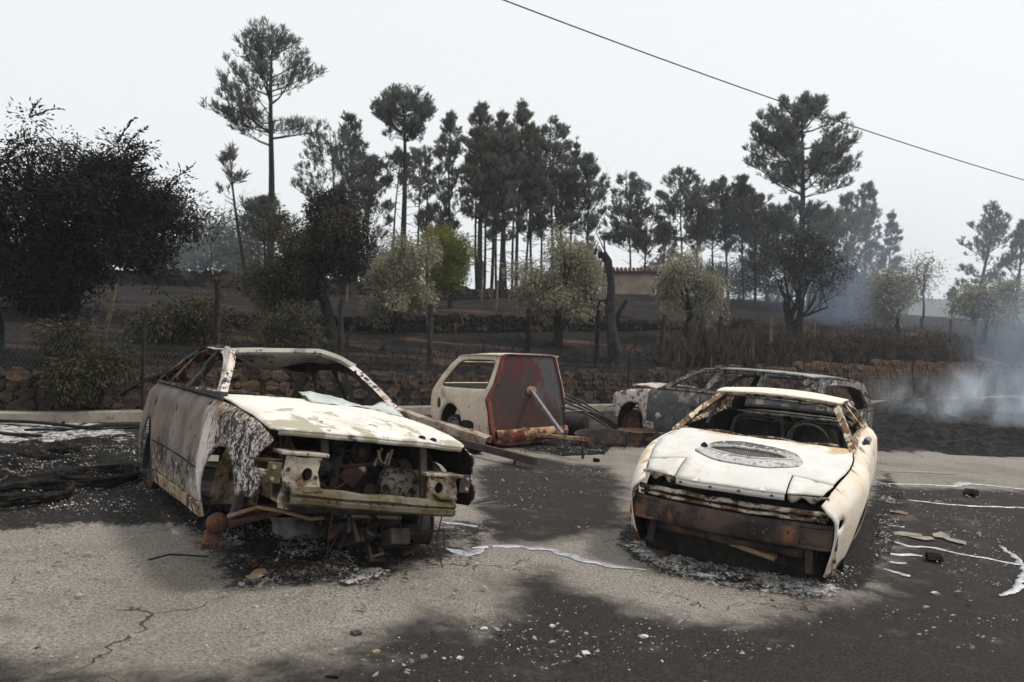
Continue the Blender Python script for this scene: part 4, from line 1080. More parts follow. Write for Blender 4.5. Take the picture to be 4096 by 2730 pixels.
M['A_frame'] = burnt('flaking_white_pillar', (.66, .61, .55), (.48, .42, .36), [((.20, .10, .05), 5, .60, .04), ((.02, .018, .017), 13, .56, .03), ((.02, .018, .017), 5, .50, .05, None, (ZD, 1.03, .96, .5)), ((.012, .011, .011), 1.2, .5, .06, None, (XD, .15, -.35, 1.2)), ((.14, .08, .045), 9, .62, .04, None, (XD, .1, -.4, .2))], seed=3)
M['A_roof'] = burnt('flaking_roof', (.66, .62, .56), (.50, .46, .40), [((.30, .29, .25), 5, .56, .05), ((.07, .06, .05), 14, .61, .03), ((.02, .018, .017), 2.5, .56, .06, None, (XD, .1, -1.0, .5))], seed=4)
M['A_sill'] = burnt('peeling_sill', (.46, .36, .25), (.30, .21, .14), [((.03, .025, .022), 9, .54, .04), ((.20, .09, .04), 6, .58, .04)], seed=6)
M['A_bay'] = burnt('creamy_inner_wing', (.42, .33, .23), (.30, .22, .15), [((.015, .013, .012), 3.4, .50, .10), ((.18, .08, .03), 5, .58, .05), ((.012, .011, .011), 22, .61, .03)], seed=7)
M['A_brk'] = burnt('cream_peeling_bracket', (.46, .41, .34), (.33, .28, .22), [((.18, .115, .075), 8, .53, .06), ((.05, .04, .033), 20, .58, .05), ((.02, .018, .016), 4, .57, .10)], seed=8)
M['B_hood'] = burnt('chalk_white_hood', (.67, .655, .62), (.61, .585, .545), [((.56, .53, .48), 1.7, .58, .10), ((.60, .46, .30), 3.2, .66, .05), ((.52, .36, .20), 2.2, .60, .06, None, ((-1, .15, 0), -1.2, -.6, .30)), ((.40, .37, .34), 5, .66, .03, None, ((-1, -.2, 0), -1.3, -.6, .12)), ((.17, .15, .13), 9, .70, .02)], seed=12, bump=.2)
M['B_wing'] = burnt('peach_bleached_wing', (.72, .665, .58), (.68, .56, .43), [((.64, .62, .58), 2.0, .55, .06), ((.66, .40, .22), 2.4, .60, .07), ((.22, .14, .10), 12, .67, .025, (1, 1, .5)), ((.20, .075, .025), 5, .58, .05, None, (ZD, .32, .10, .4))], seed=13, bump=.2)
M['B_roof'] = burnt('cream_roof', (.72, .675, .58), (.68, .61, .49), [((.35, .27, .18), 13, .70, .03), ((.80, .77, .69), 3, .58, .06)], seed=14, bump=.2)
M['B_frame'] = burnt('cream_pillar_rusty', (.62, .54, .41), (.40, .29, .19), [((.03, .025, .022), 12, .53, .04), ((.16, .08, .04), 6, .55, .05)], seed=15)
M['B_beam'] = burnt('brown_rusty_beam', (.060, .042, .034), (.10, .068, .050), [((.020, .018, .019), 2.2, .48, .08), ((.24, .15, .09), 24, .66, .03), ((.17, .085, .045), 4, .60, .06)], seed=16)
M['B_grille'] = burnt('ashen_slat', (.52, .47, .40), (.34, .27, .20), [((.11, .06, .035), 8, .50, .05), ((.02, .018, .016), 15, .57, .04)], seed=17)
M['scoop'] = burnt('grey_bubbled_ash', (.52, .505, .48), (.42, .405, .39), [((.20, .19, .185), 26, .60, .05), ((.66, .64, .60), 34, .60, .04), ((.10, .095, .09), 24, .60, .05, None, (XD, 1.55, 1.15, .40))], seed=18, bump=1.0)
M['C_side'] = burnt('cream_burnt_panel', (.62, .54, .42), (.52, .44, .36), [((.34, .24, .16), 3.0, .62, .08), ((.22, .17, .13), 9, .64, .03), ((.60, .48, .42), 1.6, .54, .1, None, (ZD, .6, .35, .3)), ((.16, .07, .035), 3.5, .70, .03), ((.05, .045, .045), 26, .665, .03, None, (XD, -1.0, -.3, .12)), ((.03, .022, .02), 6, .70, .02, None, (ZD, .5, .3, .12))], seed=21, bump=.2)
M['C_plate'] = burnt('red_primer_plate', (.072, .036, .033), (.050, .040, .040), [((.098, .024, .021), 2.1, .55, .06, (1, 1.3, .8), (ZD, .6, 1.4, .10)), ((.085, .082, .085), 2.4, .56, .05, (1, 1, .8), ((0, 1, .6), .3, 1.2, .22)), ((.15, .062, .042), 3.4, .64, .05, None, ((0, -1, 0), .2, .7, .14)), ((.42, .33, .22), 4, .60, .05, None, (ZD, .42, .18, .5)), ((.30, .26, .24), 55, .76, .02)], seed=22, rough=.75)
M['C_lip'] = burnt('red_rust_flange', (.17, .036, .030), (.13, .045, .036), [((.22, .09, .055), 5, .62, .06), ((.05, .03, .025), 9, .60, .04)], seed=23)
M['C_sill'] = burnt('rusty_cream_sill', (.34, .20, .10), (.42, .30, .18), [((.14, .035, .025), 4, .52, .05, (1, 1, 2)), ((.03, .022, .018), 7, .56, .05), ((.68, .60, .50), 5, .66, .03)], seed=24)
M['D_door'] = burnt('gunmetal_burnt_door', (.060, .063, .070), (.095, .096, .10), [((.30, .27, .24), 5, .63, .07, None, (ZD, .35, .95, .16)), ((.14, .125, .115), 16, .58, .07), ((.03, .031, .034), 3, .60, .14)], seed=31)
M['D_wing'] = burnt('mottled_white_wing', (.54, .48, .43), (.42, .37, .33), [((.05, .047, .048), 8, .56, .05), ((.16, .125, .105), 18, .58, .05)], seed=32)
M['D_frame'] = burnt('grey_burnt_frame', (.20, .19, .18), (.10, .098, .098), [((.40, .37, .33), 8, .57, .04), ((.02, .019, .02), 12, .53, .04), ((.14, .08, .05), 6, .63, .04)], seed=33)
M['D_roof'] = burnt('ash_grey_roof', (.34, .33, .31), (.24, .23, .22), [((.06, .056, .055), 7, .57, .04)], seed=34)

# =========================================================== A: hatchback, front right wheel gone
def car_a():
    root = car_root('burnt_hatchback', (-2.044, 6.369, .12), -54.69, -1.34, -7.54, 'bleached burnt-out hatchback at the left with missing front and bare hood')
    T = topline([-2.15, -1.7, -.9, 0, .8, 1.3, 1.7, 1.97], [.96, .975, .965, .945, .93, .90, .845, .765])
    P = lambda x: .835 - .075 * max(0, (x - .9) / 1.1) ** 2 - .08 * max(0, (-x - 1.0) / 1.1) ** 2
    W = body(T, P, .235, 1.37, seed=1.3, dent=.010)
    CXF, CXR, CZ, AR = 1.32, -1.30, .25, .395
    for s in (-1, 1):
        side = lambda x, z, s=s: (x, s * W(x, z), z)
        lip = lambda x, z, s=s: (x, s * (W(x, z) + .004), z)
        o = [(.90, .215), (.80, .40), (.785, .70)] + along(T, .80, 1.955) + [(1.985, .735), (1.95, .705), (1.915, .67), (1.905, .565), (1.955, .55), (1.985, .52), (1.975, .46), (1.90, .405), (1.79, .395)] + arc(CXF, CZ, AR, 20, 184)
        panel('front_wing', o, side, M['A_wing'], root, res=.04, inner=M['soot'], flip=s > 0)
        o = [(.865, .215), (-.27, .215), (-.315, .5), (-.32, .70)] + along(T, -.315, .787) + [(.772, .70), (.787, .40)]
        d = panel('front_door', o, side, M['A_door'], root, [[(-.20, .775), (-.20, .825), (-.27, .825), (-.27, .775)], smooth_poly([(.66, .88), (.74, .88), (.74, .91), (.66, .91)], 1)], res=.045, inner=M['soot'], flip=s > 0)
        MB().tube([side(.78, .44), side(.3, .46), side(-.28, .47)], .012, 5).obj('rub_strip', M['soot'], d)
        o = [(-.28, .215), (-.92, .215)] + arc(CXR, .30, .355, 2, 112)[1:] + [(-1.44, .70), (-1.42, .80)] + along(T, -1.30, -.325) + [(-.33, .70), (-.325, .5)]
        d = panel('rear_door', o, side, M['A_door'], root, [[(-1.14, .775), (-1.14, .825), (-1.21, .825), (-1.21, .775)]], res=.045, inner=M['soot'], flip=s > 0)
        MB().tube([side(-.34, .47), side(-.9, .475)], .012, 5).obj('rub_strip', M['soot'], d)
        o = arc(CXR, .30, .355, 115, 188) + [(-1.72, .26), (-2.05, .29), (-2.15, .42), (-2.165, .70), (-2.13, .90), (-2.10, .95)] + along(T, -2.05, -1.31) + [(-1.43, .80), (-1.45, .70)]
        panel('rear_quarter', o, side, M['A_door'], root, res=.05, inner=M['soot'], flip=s > 0)
        panel('sill', [(.91, .115), (-.94, .115), (-.94, .21), (.91, .21)], lip, M['A_sill'], root, res=.06, thick=.03)
        fr = [(.90, T(.9) + .004), (.66, 1.045), (.42, 1.185), (.20, 1.295), (.05, 1.345), (-.3, 1.375), (-.7, 1.37), (-1.0, 1.34), (-1.22, 1.28), (-1.45, 1.19), (-1.7, 1.06), (-1.88, .985)] + along(T, -1.86, .88, 20, .004)
        h1 = [(.66, .985), (.42, 1.115), (.16, 1.235), (0, 1.285), (-.28, 1.31), (-.21, .985)]
        h2 = [(-.30, .99), (-.37, 1.315), (-.72, 1.31), (-.88, 1.29), (-1.02, .995)]
        h3 = [(-1.10, .997), (-.97, 1.28), (-1.12, 1.25), (-1.40, 1.135), (-1.66, 1.0)]
        panel('window_frame', fr, side, M['A_frame'], root, [h1, h2, h3], res=.035, thick=.055, inner=M['dark'], flip=s > 0)
        wheel_well(root, CXF, CZ, AR + .02, s, .40, .74, M['A_bay'], 38, 186)
        wheel_well(root, CXR, .30, .375, s, .45, .76, M['soot'])
        panel('inner_wing', [(.80, .30), (1.9, .42), (1.9, .62), (1.6, .80), (.85, .86)], lambda x, z, s=s: (x, s * .50 + .01 * nz((x, z, s), 5), z), M['A_bay'] if s < 0 else M['dark'], root, res=.08, thick=.01)
    # hood: crowned, front edge sagging to the left, wind-lifted back edge
    def hood(x, y):
        z = float(np.interp(x, [.78, 1.2, 1.6, 1.93, 2.0], [.965, .935, .885, .815, .785])) + .050 * (1 - (y / .72) ** 2) * (1 - .3 * max(0, (x - 1.4) / .6))
        return (x, y, z + .016 * noise.noise(Vector((x * 2.6, y * 2.6, 2))) + .004 * noise.noise(Vector((x * 8, y * 8, 5))) - .012)
    xs = lambda y: 1.975 - .075 * (y / .70) ** 2
    hw = lambda x: W(x, T(x)) - .012
    o = [(.80, y) for y in np.linspace(-.74, .74, 16)] + [(x, hw(x)) for x in np.linspace(.85, 1.86, 12)] + [(xs(y), y) for y in np.linspace(.66, -.66, 22)] + [(x, -hw(x)) for x in np.linspace(1.86, .85, 12)]
    hd = panel('hood', o, hood, M['A_hood'], root, res=.05, thick=.012)
    lipm = MB()
    ys = np.linspace(-.66, .66, 23)
    lipm.sheet(lambda u, v: (xs(lerp(-.66, .66, u)) - .004 - .012 * v, lerp(-.66, .66, u), hood(xs(lerp(-.66, .66, u)), lerp(-.66, .66, u))[2] - .002 - .030 * v), 22, 1).obj('hood_lip', M['A_hood'], hd, True, solid=.004)
    for y in (.33, .42): MB().lathe([(0, .02), (.02, .014), (.03, 0)], 8, Matrix.Translation(Vector(hood(1.90, y)) + Vector((0, 0, .005)))).obj('burnt_blob', M['char'], hd, True)
    # cowl, screen header, roof, tail
    MB().tube([(.80, y, .945 + .03 * (1 - (y / .7) ** 2)) for y in np.linspace(-.70, .70, 9)], .035, 6).obj('cowl', M['A_roof'], root, True)
    hz_ = lambda y: float(np.interp(y, [-.57, -.28, 0, .22, .40, .57], [1.335, 1.385, 1.425, 1.455, 1.425, 1.365]))
    MB().tube([(.035 - .02 * abs(y), y, hz_(y) - .02) for y in np.linspace(-.57, .57, 23)], .036, 5, flat=.7).obj('screen_header', M['A_roof'], root, True, 30)
    def roof(x, y):
        rim = lerp(hz_(y), 1.36 + .02 * (1 - (y / .55) ** 2), min(1, (.03 - x) / .45))
        t = max(0, (.03 - x)) ; sag = .15 * math.exp(-((y + .10) / .30) ** 2) * math.exp(-((t - .42) / .34) ** 2) * min(1, t / .10)
        z = rim - sag - .10 * max(0, (-x - .75) / .4) ** 2
        return (x, y, z + .012 * noise.noise(Vector((x * 5, y * 5, 7))))
    panel('roof', [(.03, y) for y in np.linspace(-.57, .57, 16)] + [(-.35, .585), (-.75, .58), (-1.10, .56)] + [(-1.14, y) for y in np.linspace(.5, -.5, 10)] + [(-1.10, -.56), (-.75, -.58), (-.35, -.585)], roof, M['A_roof'], root, res=.05, thick=.012)
    tail = panel('tailgate', [(-.66, .34), (.66, .34), (.70, .6), (.69, .95), (-.69, .95), (-.70, .6)], lambda y, z: (-2.14 + .10 * (y / .7) ** 2 - .05 * max(0, (z - .7) / .25), y, z), M['A_door'], root, res=.08)
    MB().tube([(-2.08, y, .965) for y in np.linspace(-.68, .68, 8)], .03, 6).obj('tailgate_rail', M['A_frame'], tail, True)
    panel('parcel_deck', [(-1.5, -.66), (-1.5, .66), (-2.05, .66), (-2.05, -.66)], lambda x, y: (x, y, .90 + .01 * nz((x, y, 0), 6)), M['dark'], root, res=.12)
    MB().tube([(-.95, -.45, 1.28), (-1.75, -.84, 1.0), (-2.35, -.98, .80)], .012, 5).obj('hanging_weatherstrip', M['iron'], root, True)
    # cabin
    panel('floor_pan', [(-2.05, -.68), (.8, -.68), (.8, .68), (-2.05, .68)], lambda x, y: (x, y, .20 + .012 * nz((x, y, 0), 5)), M['soot'], root, res=.15)
    panel('bulkhead', [(-.68, .2), (.68, .2), (.70, .90), (-.70, .90)], lambda y, z: (.80, y, z), M['soot'], root, res=.12)
    MB().tube([(.55, -.66, .82), (.52, 0, .84), (.55, .66, .82)], .03, 7).obj('dash_beam', M['dark'], root, True)
    seat_frame(root, -.35, -.36, .40, .44, .50); seat_frame(root, -.35, .36, .40, .44, .50)
    mb = MB(); mb.tube([(-1.25, -.62, .96), (-1.25, 0, .97), (-1.25, .62, .96)], .014, 5); mb.tube([(-1.25, -.62, .78), (-1.25, .62, .78)], .014, 5)
    for y in (-.38, .30): mb.tube([(-1.25, y - .13, .96), (-1.27, y - .09, 1.10), (-1.27, y + .09, 1.10), (-1.25, y + .13, .96)], .009, 5)
    for y in (-.60, -.1, .15, .6): mb.tube([(-1.25, y, .45), (-1.26, y, .96)], .012, 5)
    mb.obj('rear_seat_frame', M['dark'], root, True)
    MB().bar((-.30, -.05, .55), (-.42, -.10, 1.12), .05, .025).obj('hanging_strap', M['rust'], root)
    # melted windscreen folded over the cowl
    def gl(u, v):
        y = lerp(-.12, .70, u); x = lerp(.62, .93, v) + .05 * math.sin(u * 5); b = hood(max(.80, x), y)[2]
        return (x, y, max(b + .012, .0) + .055 * (1 - v) * (.6 + .4 * math.sin(u * 6 + 1)) + .05 * math.exp(-((u - .93) / .09) ** 2) * (1 - v) + .012 * nz((x, y, 0), 14))
    MB().sheet(gl, 30, 10).obj('melted_windscreen', M['glass'], root, True, solid=.006)
    # front structure
    MB().box((1.35, .05, .48), (.46, .62, .40)).obj('engine_block', M['soot'], root, bevel=.03)
    MB().box((1.30, .02, .72), (.40, .30, .10)).obj('rocker_cover', M['dark'], root, bevel=.03)
    for (y, z, r, m) in ((.02, .70, .075, 'soot'), (.02, .70, .03, 'rust'), (.03, .585, .055, 'dark'), (.03, .585, .032, 'cream'), (.13, .44, .05, 'dark'), (-.12, .50, .06, 'soot')):
        q = 1.62 + (.02 if m in ('rust', 'cream') else 0)
        MB().cyl((q - .06, y, z), (q + .015, y, z), r, 18).obj('pulley', M[m], root, True, 50)
    MB().lathe([(0, -.20), (.07, -.19), (.10, -.14), (.105, .12), (.08, .18), (0, .20)], 18, Matrix.Translation((1.68, .36, .50)) @ Matrix.Rotation(rad(82), 4, 'X')).obj('canister', burnt('speckled_canister', (.22, .185, .15), (.15, .125, .10), [((.02, .018, .016), 22, .54, .05)], seed=40), root, True, 60)
    for i, (a, b_, w, m) in enumerate([((1.72, -.20, .30), (1.66, -.14, .72), .045, 'dark'), ((1.66, -.30, .36), (1.64, -.05, .50), .03, 'rustball'), ((1.70, .10, .62), (1.66, .16, .74), .015, 'cream'), ((1.70, -.30, .50), (1.62, -.12, .40), .05, 'rust'), ((1.6, .22, .40), (1.66, .24, .74), .02, 'cream')]):
        MB().bar(a, b_, w, .012).obj('engine_bracket', M[m], root)
    for k in range(16):                                      # burnt hoses and looms over the engine
        R_ = random.Random(900 + k); p = [(R_.uniform(1.4, 1.72), R_.uniform(-.42, .45), R_.uniform(.38, .74))]
        for j in range(4): p.append((p[-1][0] + R_.uniform(-.08, .08), p[-1][1] + R_.uniform(-.14, .14), max(.30, min(.76, p[-1][2] + R_.uniform(-.12, .09)))))
        MB().tube(p, R_.choice([.006, .009, .014]), 5).obj('burnt_hose', M[R_.choice(['soot', 'dark', 'rust', 'iron'])], root, True)
    for k in range(7):
        R_ = random.Random(950 + k); MB().box((R_.uniform(1.5, 1.7), R_.uniform(-.4, .4), R_.uniform(.36, .66)), (R_.uniform(.06, .14), R_.uniform(.06, .16), R_.uniform(.05, .14)), Matrix.Rotation(R_.uniform(-.6, .6), 3, 'X')).obj('engine_casting', M[R_.choice(['soot', 'dark', 'rust'])], root, bevel=.012)
    MB().tube([(1.60, -.30, .66), (1.68, -.1, .60), (1.66, .15, .64), (1.60, .4, .55)], .014, 6).obj('coolant_pipe', M['dark'], root, True)
    MB().tube([(1.72, .10, .73), (1.73, .13, .66), (1.735, .16, .64), (1.73, .18, .72)], .007, 5).obj('hood_hook', M['cream'], root, True)
    for (a, b_) in (((1.90, -.34, .66), (1.88, -.36, .80)), ((1.92, .40, .38), (1.90, .345, .79))):
        MB().bar(a, b_, .045, .03, (1, 0, 0)).obj('radiator_strut', M['dark'], root)
    for s, cz_, top in ((-1, .42, .675), (1, .40, .60)):
        yc = s * .50
        hole = [(yc + .034 * math.cos(t) - s * .03, .565 * (1 if s < 0 else .93) + .040 * math.sin(t)) for t in np.linspace(0, 2 * math.pi, 13)[:-1]]
        pl = panel('chassis_end_plate', [(yc - .12, .36), (yc - .04, .345), (yc + .02, .375), (yc + .10, .37), (yc + .105, .44), (yc + .125, .50), (yc + .095, .58), (yc + .11, top), (yc - .03, top - .012), (yc - .11, top), (yc - .125, .55), (yc - .11, .50), (yc - .13, .42)], lambda y, z: (1.972 + .006 * nz((y, z, 0), 12), y, z), M['A_brk'], root, [hole], .025, .012, False)
        MB().box((1.90, yc, top + .012), (.19, .30, .022)).obj('chassis_top_plate', M['A_brk'], root, bevel=.006)
        MB().box((1.70, yc - .09 * s, .50), (.50, .012, .22)).obj('chassis_rail', M['A_brk'], root)
        MB().box((1.70, yc + .10 * s, .47), (.50, .012, .18)).obj('chassis_rail', M['A_bay'], root)
        for (dy, dz) in ((-.09, .07), (-.09, .15), (.085, .11), (.04, .02)):
            MB().lathe([(0, .010), (.011, .008), (.014, 0)], 8, Matrix.Translation((1.98, yc + dy, .44 + dz)) @ Matrix.Rotation(rad(90), 4, 'Y')).obj('rivet', M['rust'] if dz > .1 else M['A_brk'], pl, True)
        MB().box((1.975, yc + s * .175, .565), (.014, .085, .125)).obj('lamp_bracket', M['galv'] if s < 0 else M['dark'], root, bevel=.004)
        for k in (-1, 1): MB().cyl((1.98, yc + s * .185, .565 + k * .035), (1.996, yc + s * .185, .565 + k * .035), .012, 8).obj('bracket_bolt', M['cream'], root, True)
    MB().tube([(1.955, -.58, .57), (1.94, -.70, .55), (1.93, -.78, .56)], .026, 8).obj('lamp_tube', M['A_brk'], root, True)
    MB().sheet(lambda u, v: (1.93 - .25 * v * (1 - v) * 2, lerp(-.62, -.80, u), .64 - .07 * math.sin(math.pi * v) * math.sin(math.pi * u)), 6, 6).obj('lamp_bucket', M['A_bay'], root, True, solid=.006)
    BP = [(-.06, .052), (.0, .060), (.035, .048), (.048, .020), (.030, .004), (.048, -.012), (.046, -.040), (.02, -.056), (-.05, -.058)]
    def beam(u, v):
        y = lerp(-.58, .58, u); b_ = BP[int(round(v * 8))]; bow = .055 * (1 - (y / .6) ** 2)
        return (2.0 + bow + b_[0], y, .418 - .022 * y / .58 + b_[1] * (.86 + .12 * nz((y, 3, 0), 5)) + .008 * nz((y, v, 0), 4))
    bm = MB().sheet(beam, 26, 8).obj('bumper_beam', M['galv'], root, True, 30, solid=.008)
    for y in (-.44, .50): MB().box((2.02, y, .475), (.10, .14, .02), Matrix.Rotation(.15, 3, 'Y')).obj('beam_bracket', M['galv'], bm, bevel=.004)
    for y in (-.35, -.30, -.08, -.02, .08, .2, .33): MB().lathe([(0, .004), (.009, .003), (.010, 0)], 8, Matrix.Translation((2.052 + .05 * (1 - (y / .6) ** 2), y, .42)) @ Matrix.Rotation(rad(90), 4, 'Y')).obj('beam_hole', M['soot'], bm)
    # under the nose
    MB().box((1.35, .12, .28), (.24, .80, .08)).obj('subframe', M['dark'], root, bevel=.02)
    MB().box((1.75, 0, .33), (.06, .96, .05)).obj('cross_member', M['soot'], root)
    MB().tube([(1.62, -.80, .24), (1.60, -.62, .30), (1.72, -.50, .30), (1.70, -.30, .25), (1.62, -.05, .26), (1.62, .4, .26)], .013, 7).obj('anti_roll_bar', M['tan'], root, True)
    MB().bar((1.15, -.30, .26), (1.38, -.78, .13), .08, .03).obj('lower_arm', M['rust'], root, bevel=.006)
    MB().bar((1.45, -.30, .28), (1.38, -.78, .13), .05, .035).obj('lower_arm', M['rust'], root, bevel=.006)
    MB().lathe([(0, .06), (.04, .055), (.065, .03), (.065, -.03), (.045, -.06), (0, -.065)], 14, Matrix.Translation((1.40, -.80, .16)) @ Matrix.Rotation(.6, 4, 'X')).obj('hub', M['rustball'], root, True, 60)
    MB().bar((1.36, -.80, .10), (1.46, -.84, .02), .10, .06).obj('knuckle', M['rustball'], root, bevel=.015)
    MB().tube([(1.32, -.66, .20), (1.28, -.60, .50), (1.26, -.55, .66)], [.05, .045, .03], 8).obj('strut', M['dark'], root, True)
    MB().cyl((1.55, -.62, .40), (1.66, -.70, .40), .03, 10).obj('tow_eye', M['A_brk'], root, True)
    for k in range(26):                                      # charred tangle hanging under the nose
        R_ = random.Random(700 + k); p = [(R_.uniform(1.25, 1.9), R_.uniform(-.15, .5), R_.uniform(.14, .36))]
        for j in range(3): p.append((p[-1][0] + R_.uniform(-.10, .10), p[-1][1] + R_.uniform(-.16, .16), max(.0, min(.36, p[-1][2] + R_.uniform(-.13, .06)))))
        MB().tube(p, R_.choice([.006, .010, .016, .022]), 5).obj('burnt_pipe', M[R_.choice(['soot', 'dark', 'soot', 'iron', 'char', 'rust'])], root, True)
    for k in range(9):
        R_ = random.Random(760 + k); MB().box((R_.uniform(1.35, 1.8), R_.uniform(-.15, .5), R_.uniform(.14, .32)), (R_.uniform(.06, .18), R_.uniform(.06, .20), R_.uniform(.03, .12)), Matrix.Rotation(R_.uniform(-.7, .7), 3, 'X') @ Matrix.Rotation(R_.uniform(-.5, .5), 3, 'Y')).obj('underbody_casting', M[R_.choice(['soot', 'dark', 'char'])], root, bevel=.010)
    for k in range(7):
        R_ = random.Random(k); y = R_.uniform(-.35, .6); x = R_.uniform(1.5, 1.95); z0 = .38; z1 = -.05 + R_.uniform(0, .16)
        MB().tube([(x, y, z0), (x + .03, y + R_.uniform(-.05, .05), lerp(z0, z1, .5)), (x + R_.uniform(-.03, .06), y + R_.uniform(-.08, .08), z1)], .0045, 4).obj('hanging_wire', M['iron'], root)
    steel_wheel(root, (CXR, .66, .16), .19, .15, 1, M['rust']); steel_wheel(root, (CXR, -.66, .16), .19, .15, -1, M['dark'])
    steel_wheel(root, (CXF, .68, .16), .19, .15, 1, M['dark'])
car_a()

# =========================================================== B: low coupe facing us
def car_b():
    root = car_root('burnt_coupe', (2.503, 7.17, -.03), -117.43, -.13, -3.01, 'chalk-white burnt-out coupe facing forward at the right with a hood scoop')
    T = topline([-2.25, -1.6, -.9, 0, .75, 1.2, 1.6, 1.9, 2.12], [.86, .94, .94, .915, .89, .845, .775, .705, .62])
    P = lambda x: .862 - .155 * max(0, (x - .95) / 1.15) ** 2.2 - .13 * max(0, (-x - 1.1) / 1.1) ** 2 + .022 * math.exp(-((x - 1.26) / .32) ** 2) + .025 * math.exp(-((x + 1.26) / .4) ** 2)
    W = body(T, P, .235, 1.235, low=.55, sh=.10, lowk=.09, seed=4.1, dent=.006)
    CXF, CXR, CZ, AR = 1.26, -1.26, .26, .335
    for s in (-1, 1):
        side = lambda x, z, s=s: (x, s * W(x, z), z)
        o = [(.70, .16), (.67, .45)] + along(T, .68, 2.06) + [(2.085, .60), (2.06, .52), (2.03, .42), (2.00, .24), (1.93, .13), (1.78, .10), (1.62, .11)] + arc(CXF, CZ, AR, -20, 200)
        slot = smooth_poly([(1.90, .55), (2.02, .56), (2.02, .48), (1.93, .49)], 2)
        panel('front_wing', o, side, M['B_wing'], root, [slot] if s > 0 else [], res=.04, inner=M['soot'], flip=s > 0)
        o = [(.69, .16), (-.72, .16), (-.78, .5), (-.74, .8)] + along(T, -.70, .67) + [(.66, .45)]
        d = panel('door', o, side, M['B_wing'] if s > 0 else M['B_frame'], root, [[(-.52, .70), (-.52, .75), (-.64, .75), (-.64, .70)]], res=.05, inner=M['soot'], flip=s > 0)
        o = [(-.73, .16), (-.90, .16)] + arc(CXR, CZ, AR, 200 - 200 + 5, 175)[0:] + [(-1.60, .20), (-2.0, .24), (-2.18, .36), (-2.22, .6), (-2.22, .80)] + along(T, -2.2, -.71) + [(-.75, .8), (-.79, .5)]
        panel('rear_quarter', o, side, M['B_wing'], root, res=.05, inner=M['soot'], flip=s > 0)
        panel('sill', [(.88, .08), (-.88, .08), (-.88, .155), (.88, .155)], lambda x, z, s=s: (x, s * (W(x, z) - .012), z), M['B_beam'], root, res=.08, thick=.03)
        fr = [(.86, T(.86) + .006), (.62, .985), (.35, 1.09), (.12, 1.165), (-.05, 1.205), (-.35, 1.235), (-.75, 1.225), (-1.05, 1.175), (-1.35, 1.085), (-1.62, .985), (-1.78, T(-1.78) + .01)] + along(T, -1.74, .83, 20, .006)
        h1 = [(.58, .945), (.36, 1.03), (.10, 1.115), (-.08, 1.155), (-.35, 1.18), (-.62, 1.175), (-.72, .955)]
        h2 = [(-.80, .965), (-.72, 1.17), (-1.0, 1.13), (-1.3, 1.04), (-1.5, .975)]
        panel('window_frame', fr, side, M['B_frame'], root, [h1, h2], res=.035, thick=.05, inner=M['dark'], flip=s > 0)
        wheel_well(root, CXF, CZ, AR + .02, s, .42, .76, M['soot']); wheel_well(root, CXR, CZ, AR + .02, s, .45, .76, M['soot'])
        steel_wheel(root, (CXF, s * .68, .16), .17, .16, s, M['dark']); steel_wheel(root, (CXR, s * .68, .16), .17, .16, s, M['dark'])
        panel('inner_wing', [(.75, .22), (1.95, .25), (1.95, .55), (1.5, .74), (.8, .84)], lambda x, z, s=s: (x, s * .60, z), M['soot'], root, res=.12, thick=.01)
    def zh(x, y): return float(np.interp(x, [.66, 1.2, 1.7, 1.95, 2.12], [.900, .845, .765, .705, .635])) + .030 * (1 - (y / .74) ** 2) * (1 + .8 * max(0, x - 1.3)) + .013 * noise.noise(Vector((x * 2.6, y * 2.6, 9))) + .003 * noise.noise(Vector((x * 8, y * 8, 2)))
    hood = lambda x, y: (x, y, zh(x, y))
    nose = lambda y: 2.125 - .14 * (abs(y) / .70) ** 2.2
    hw = lambda x: W(x, T(x)) - .012
    lx = 1.76                                                 # pop-up lamp lids start here
    lamp = lambda s: [(lx + .01, s * .395), (lx + .06, s * (hw(lx) - .005)), (nose(.6) - .02, s * (hw(2.0) - .005)), (nose(.5) - .015, s * .50), (nose(.395) - .01, s * .395)]
    o = [(.72 + .14 * (1 - (y / .74) ** 2), y) for y in np.linspace(-.745, .745, 15)] + [(x, hw(x)) for x in np.linspace(.8, lx + .05, 8)] + [(lx, .385)] + [(nose(y), y) for y in np.linspace(.385, -.385, 14)] + [(lx, -.385)] + [(x, -hw(x)) for x in np.linspace(lx + .05, .8, 8)]
    hd = panel('hood', o, hood, M['B_hood'], root, res=.05, thick=.012)
    MB().sheet(lambda u, v: (nose(lerp(-.38, .38, u)) - .004 - .006 * v, lerp(-.38, .38, u), zh(nose(lerp(-.38, .38, u)), lerp(-.38, .38, u)) - .004 - .042 * v), 14, 1).obj('hood_lip', M['B_hood'], hd, True, solid=.004)
    for y in (-.34, -.12, .08, .30): MB().box((nose(y) + .004, y, zh(nose(y), y) - .022), (.006, .020, .014)).obj('hood_clip', M['rust'], hd)
    for s in (-1, 1):
        lm = panel('headlamp_lid', lamp(s), hood, M['B_hood'], root, res=.04, thick=.010)
        MB().sheet(lambda u, v: (nose(lerp(.40, .66, u)) - .02 - .01 * v, s * lerp(.40, .66, u), zh(nose(lerp(.40, .66, u)), lerp(.40, .66, u)) - .006 - (.035 + .02 * math.sin(u * 13)) * v), 14, 1).obj('lid_lip', M['B_grille'], lm, True, solid=.004)
    # scoop: blistered oval patch, low hump, lens-shaped mouth with fins
    sx, sy = 1.45, .015
    def oval(a, k, h=.0): x = sx + .31 * k * math.sin(a); y = sy + .40 * k * math.cos(a); return (x, y, zh(x, y) + h)
    wob = lambda a: 1 + .03 * math.sin(3 * a + 1) + .02 * math.sin(7 * a)
    sc = MB(); rings = [(1.0, .002), (.985, .013), (.93, .011), (.8, .012), (.6, .012), (.3, .012), (.0, .012)]; ns = 44; Vv = []
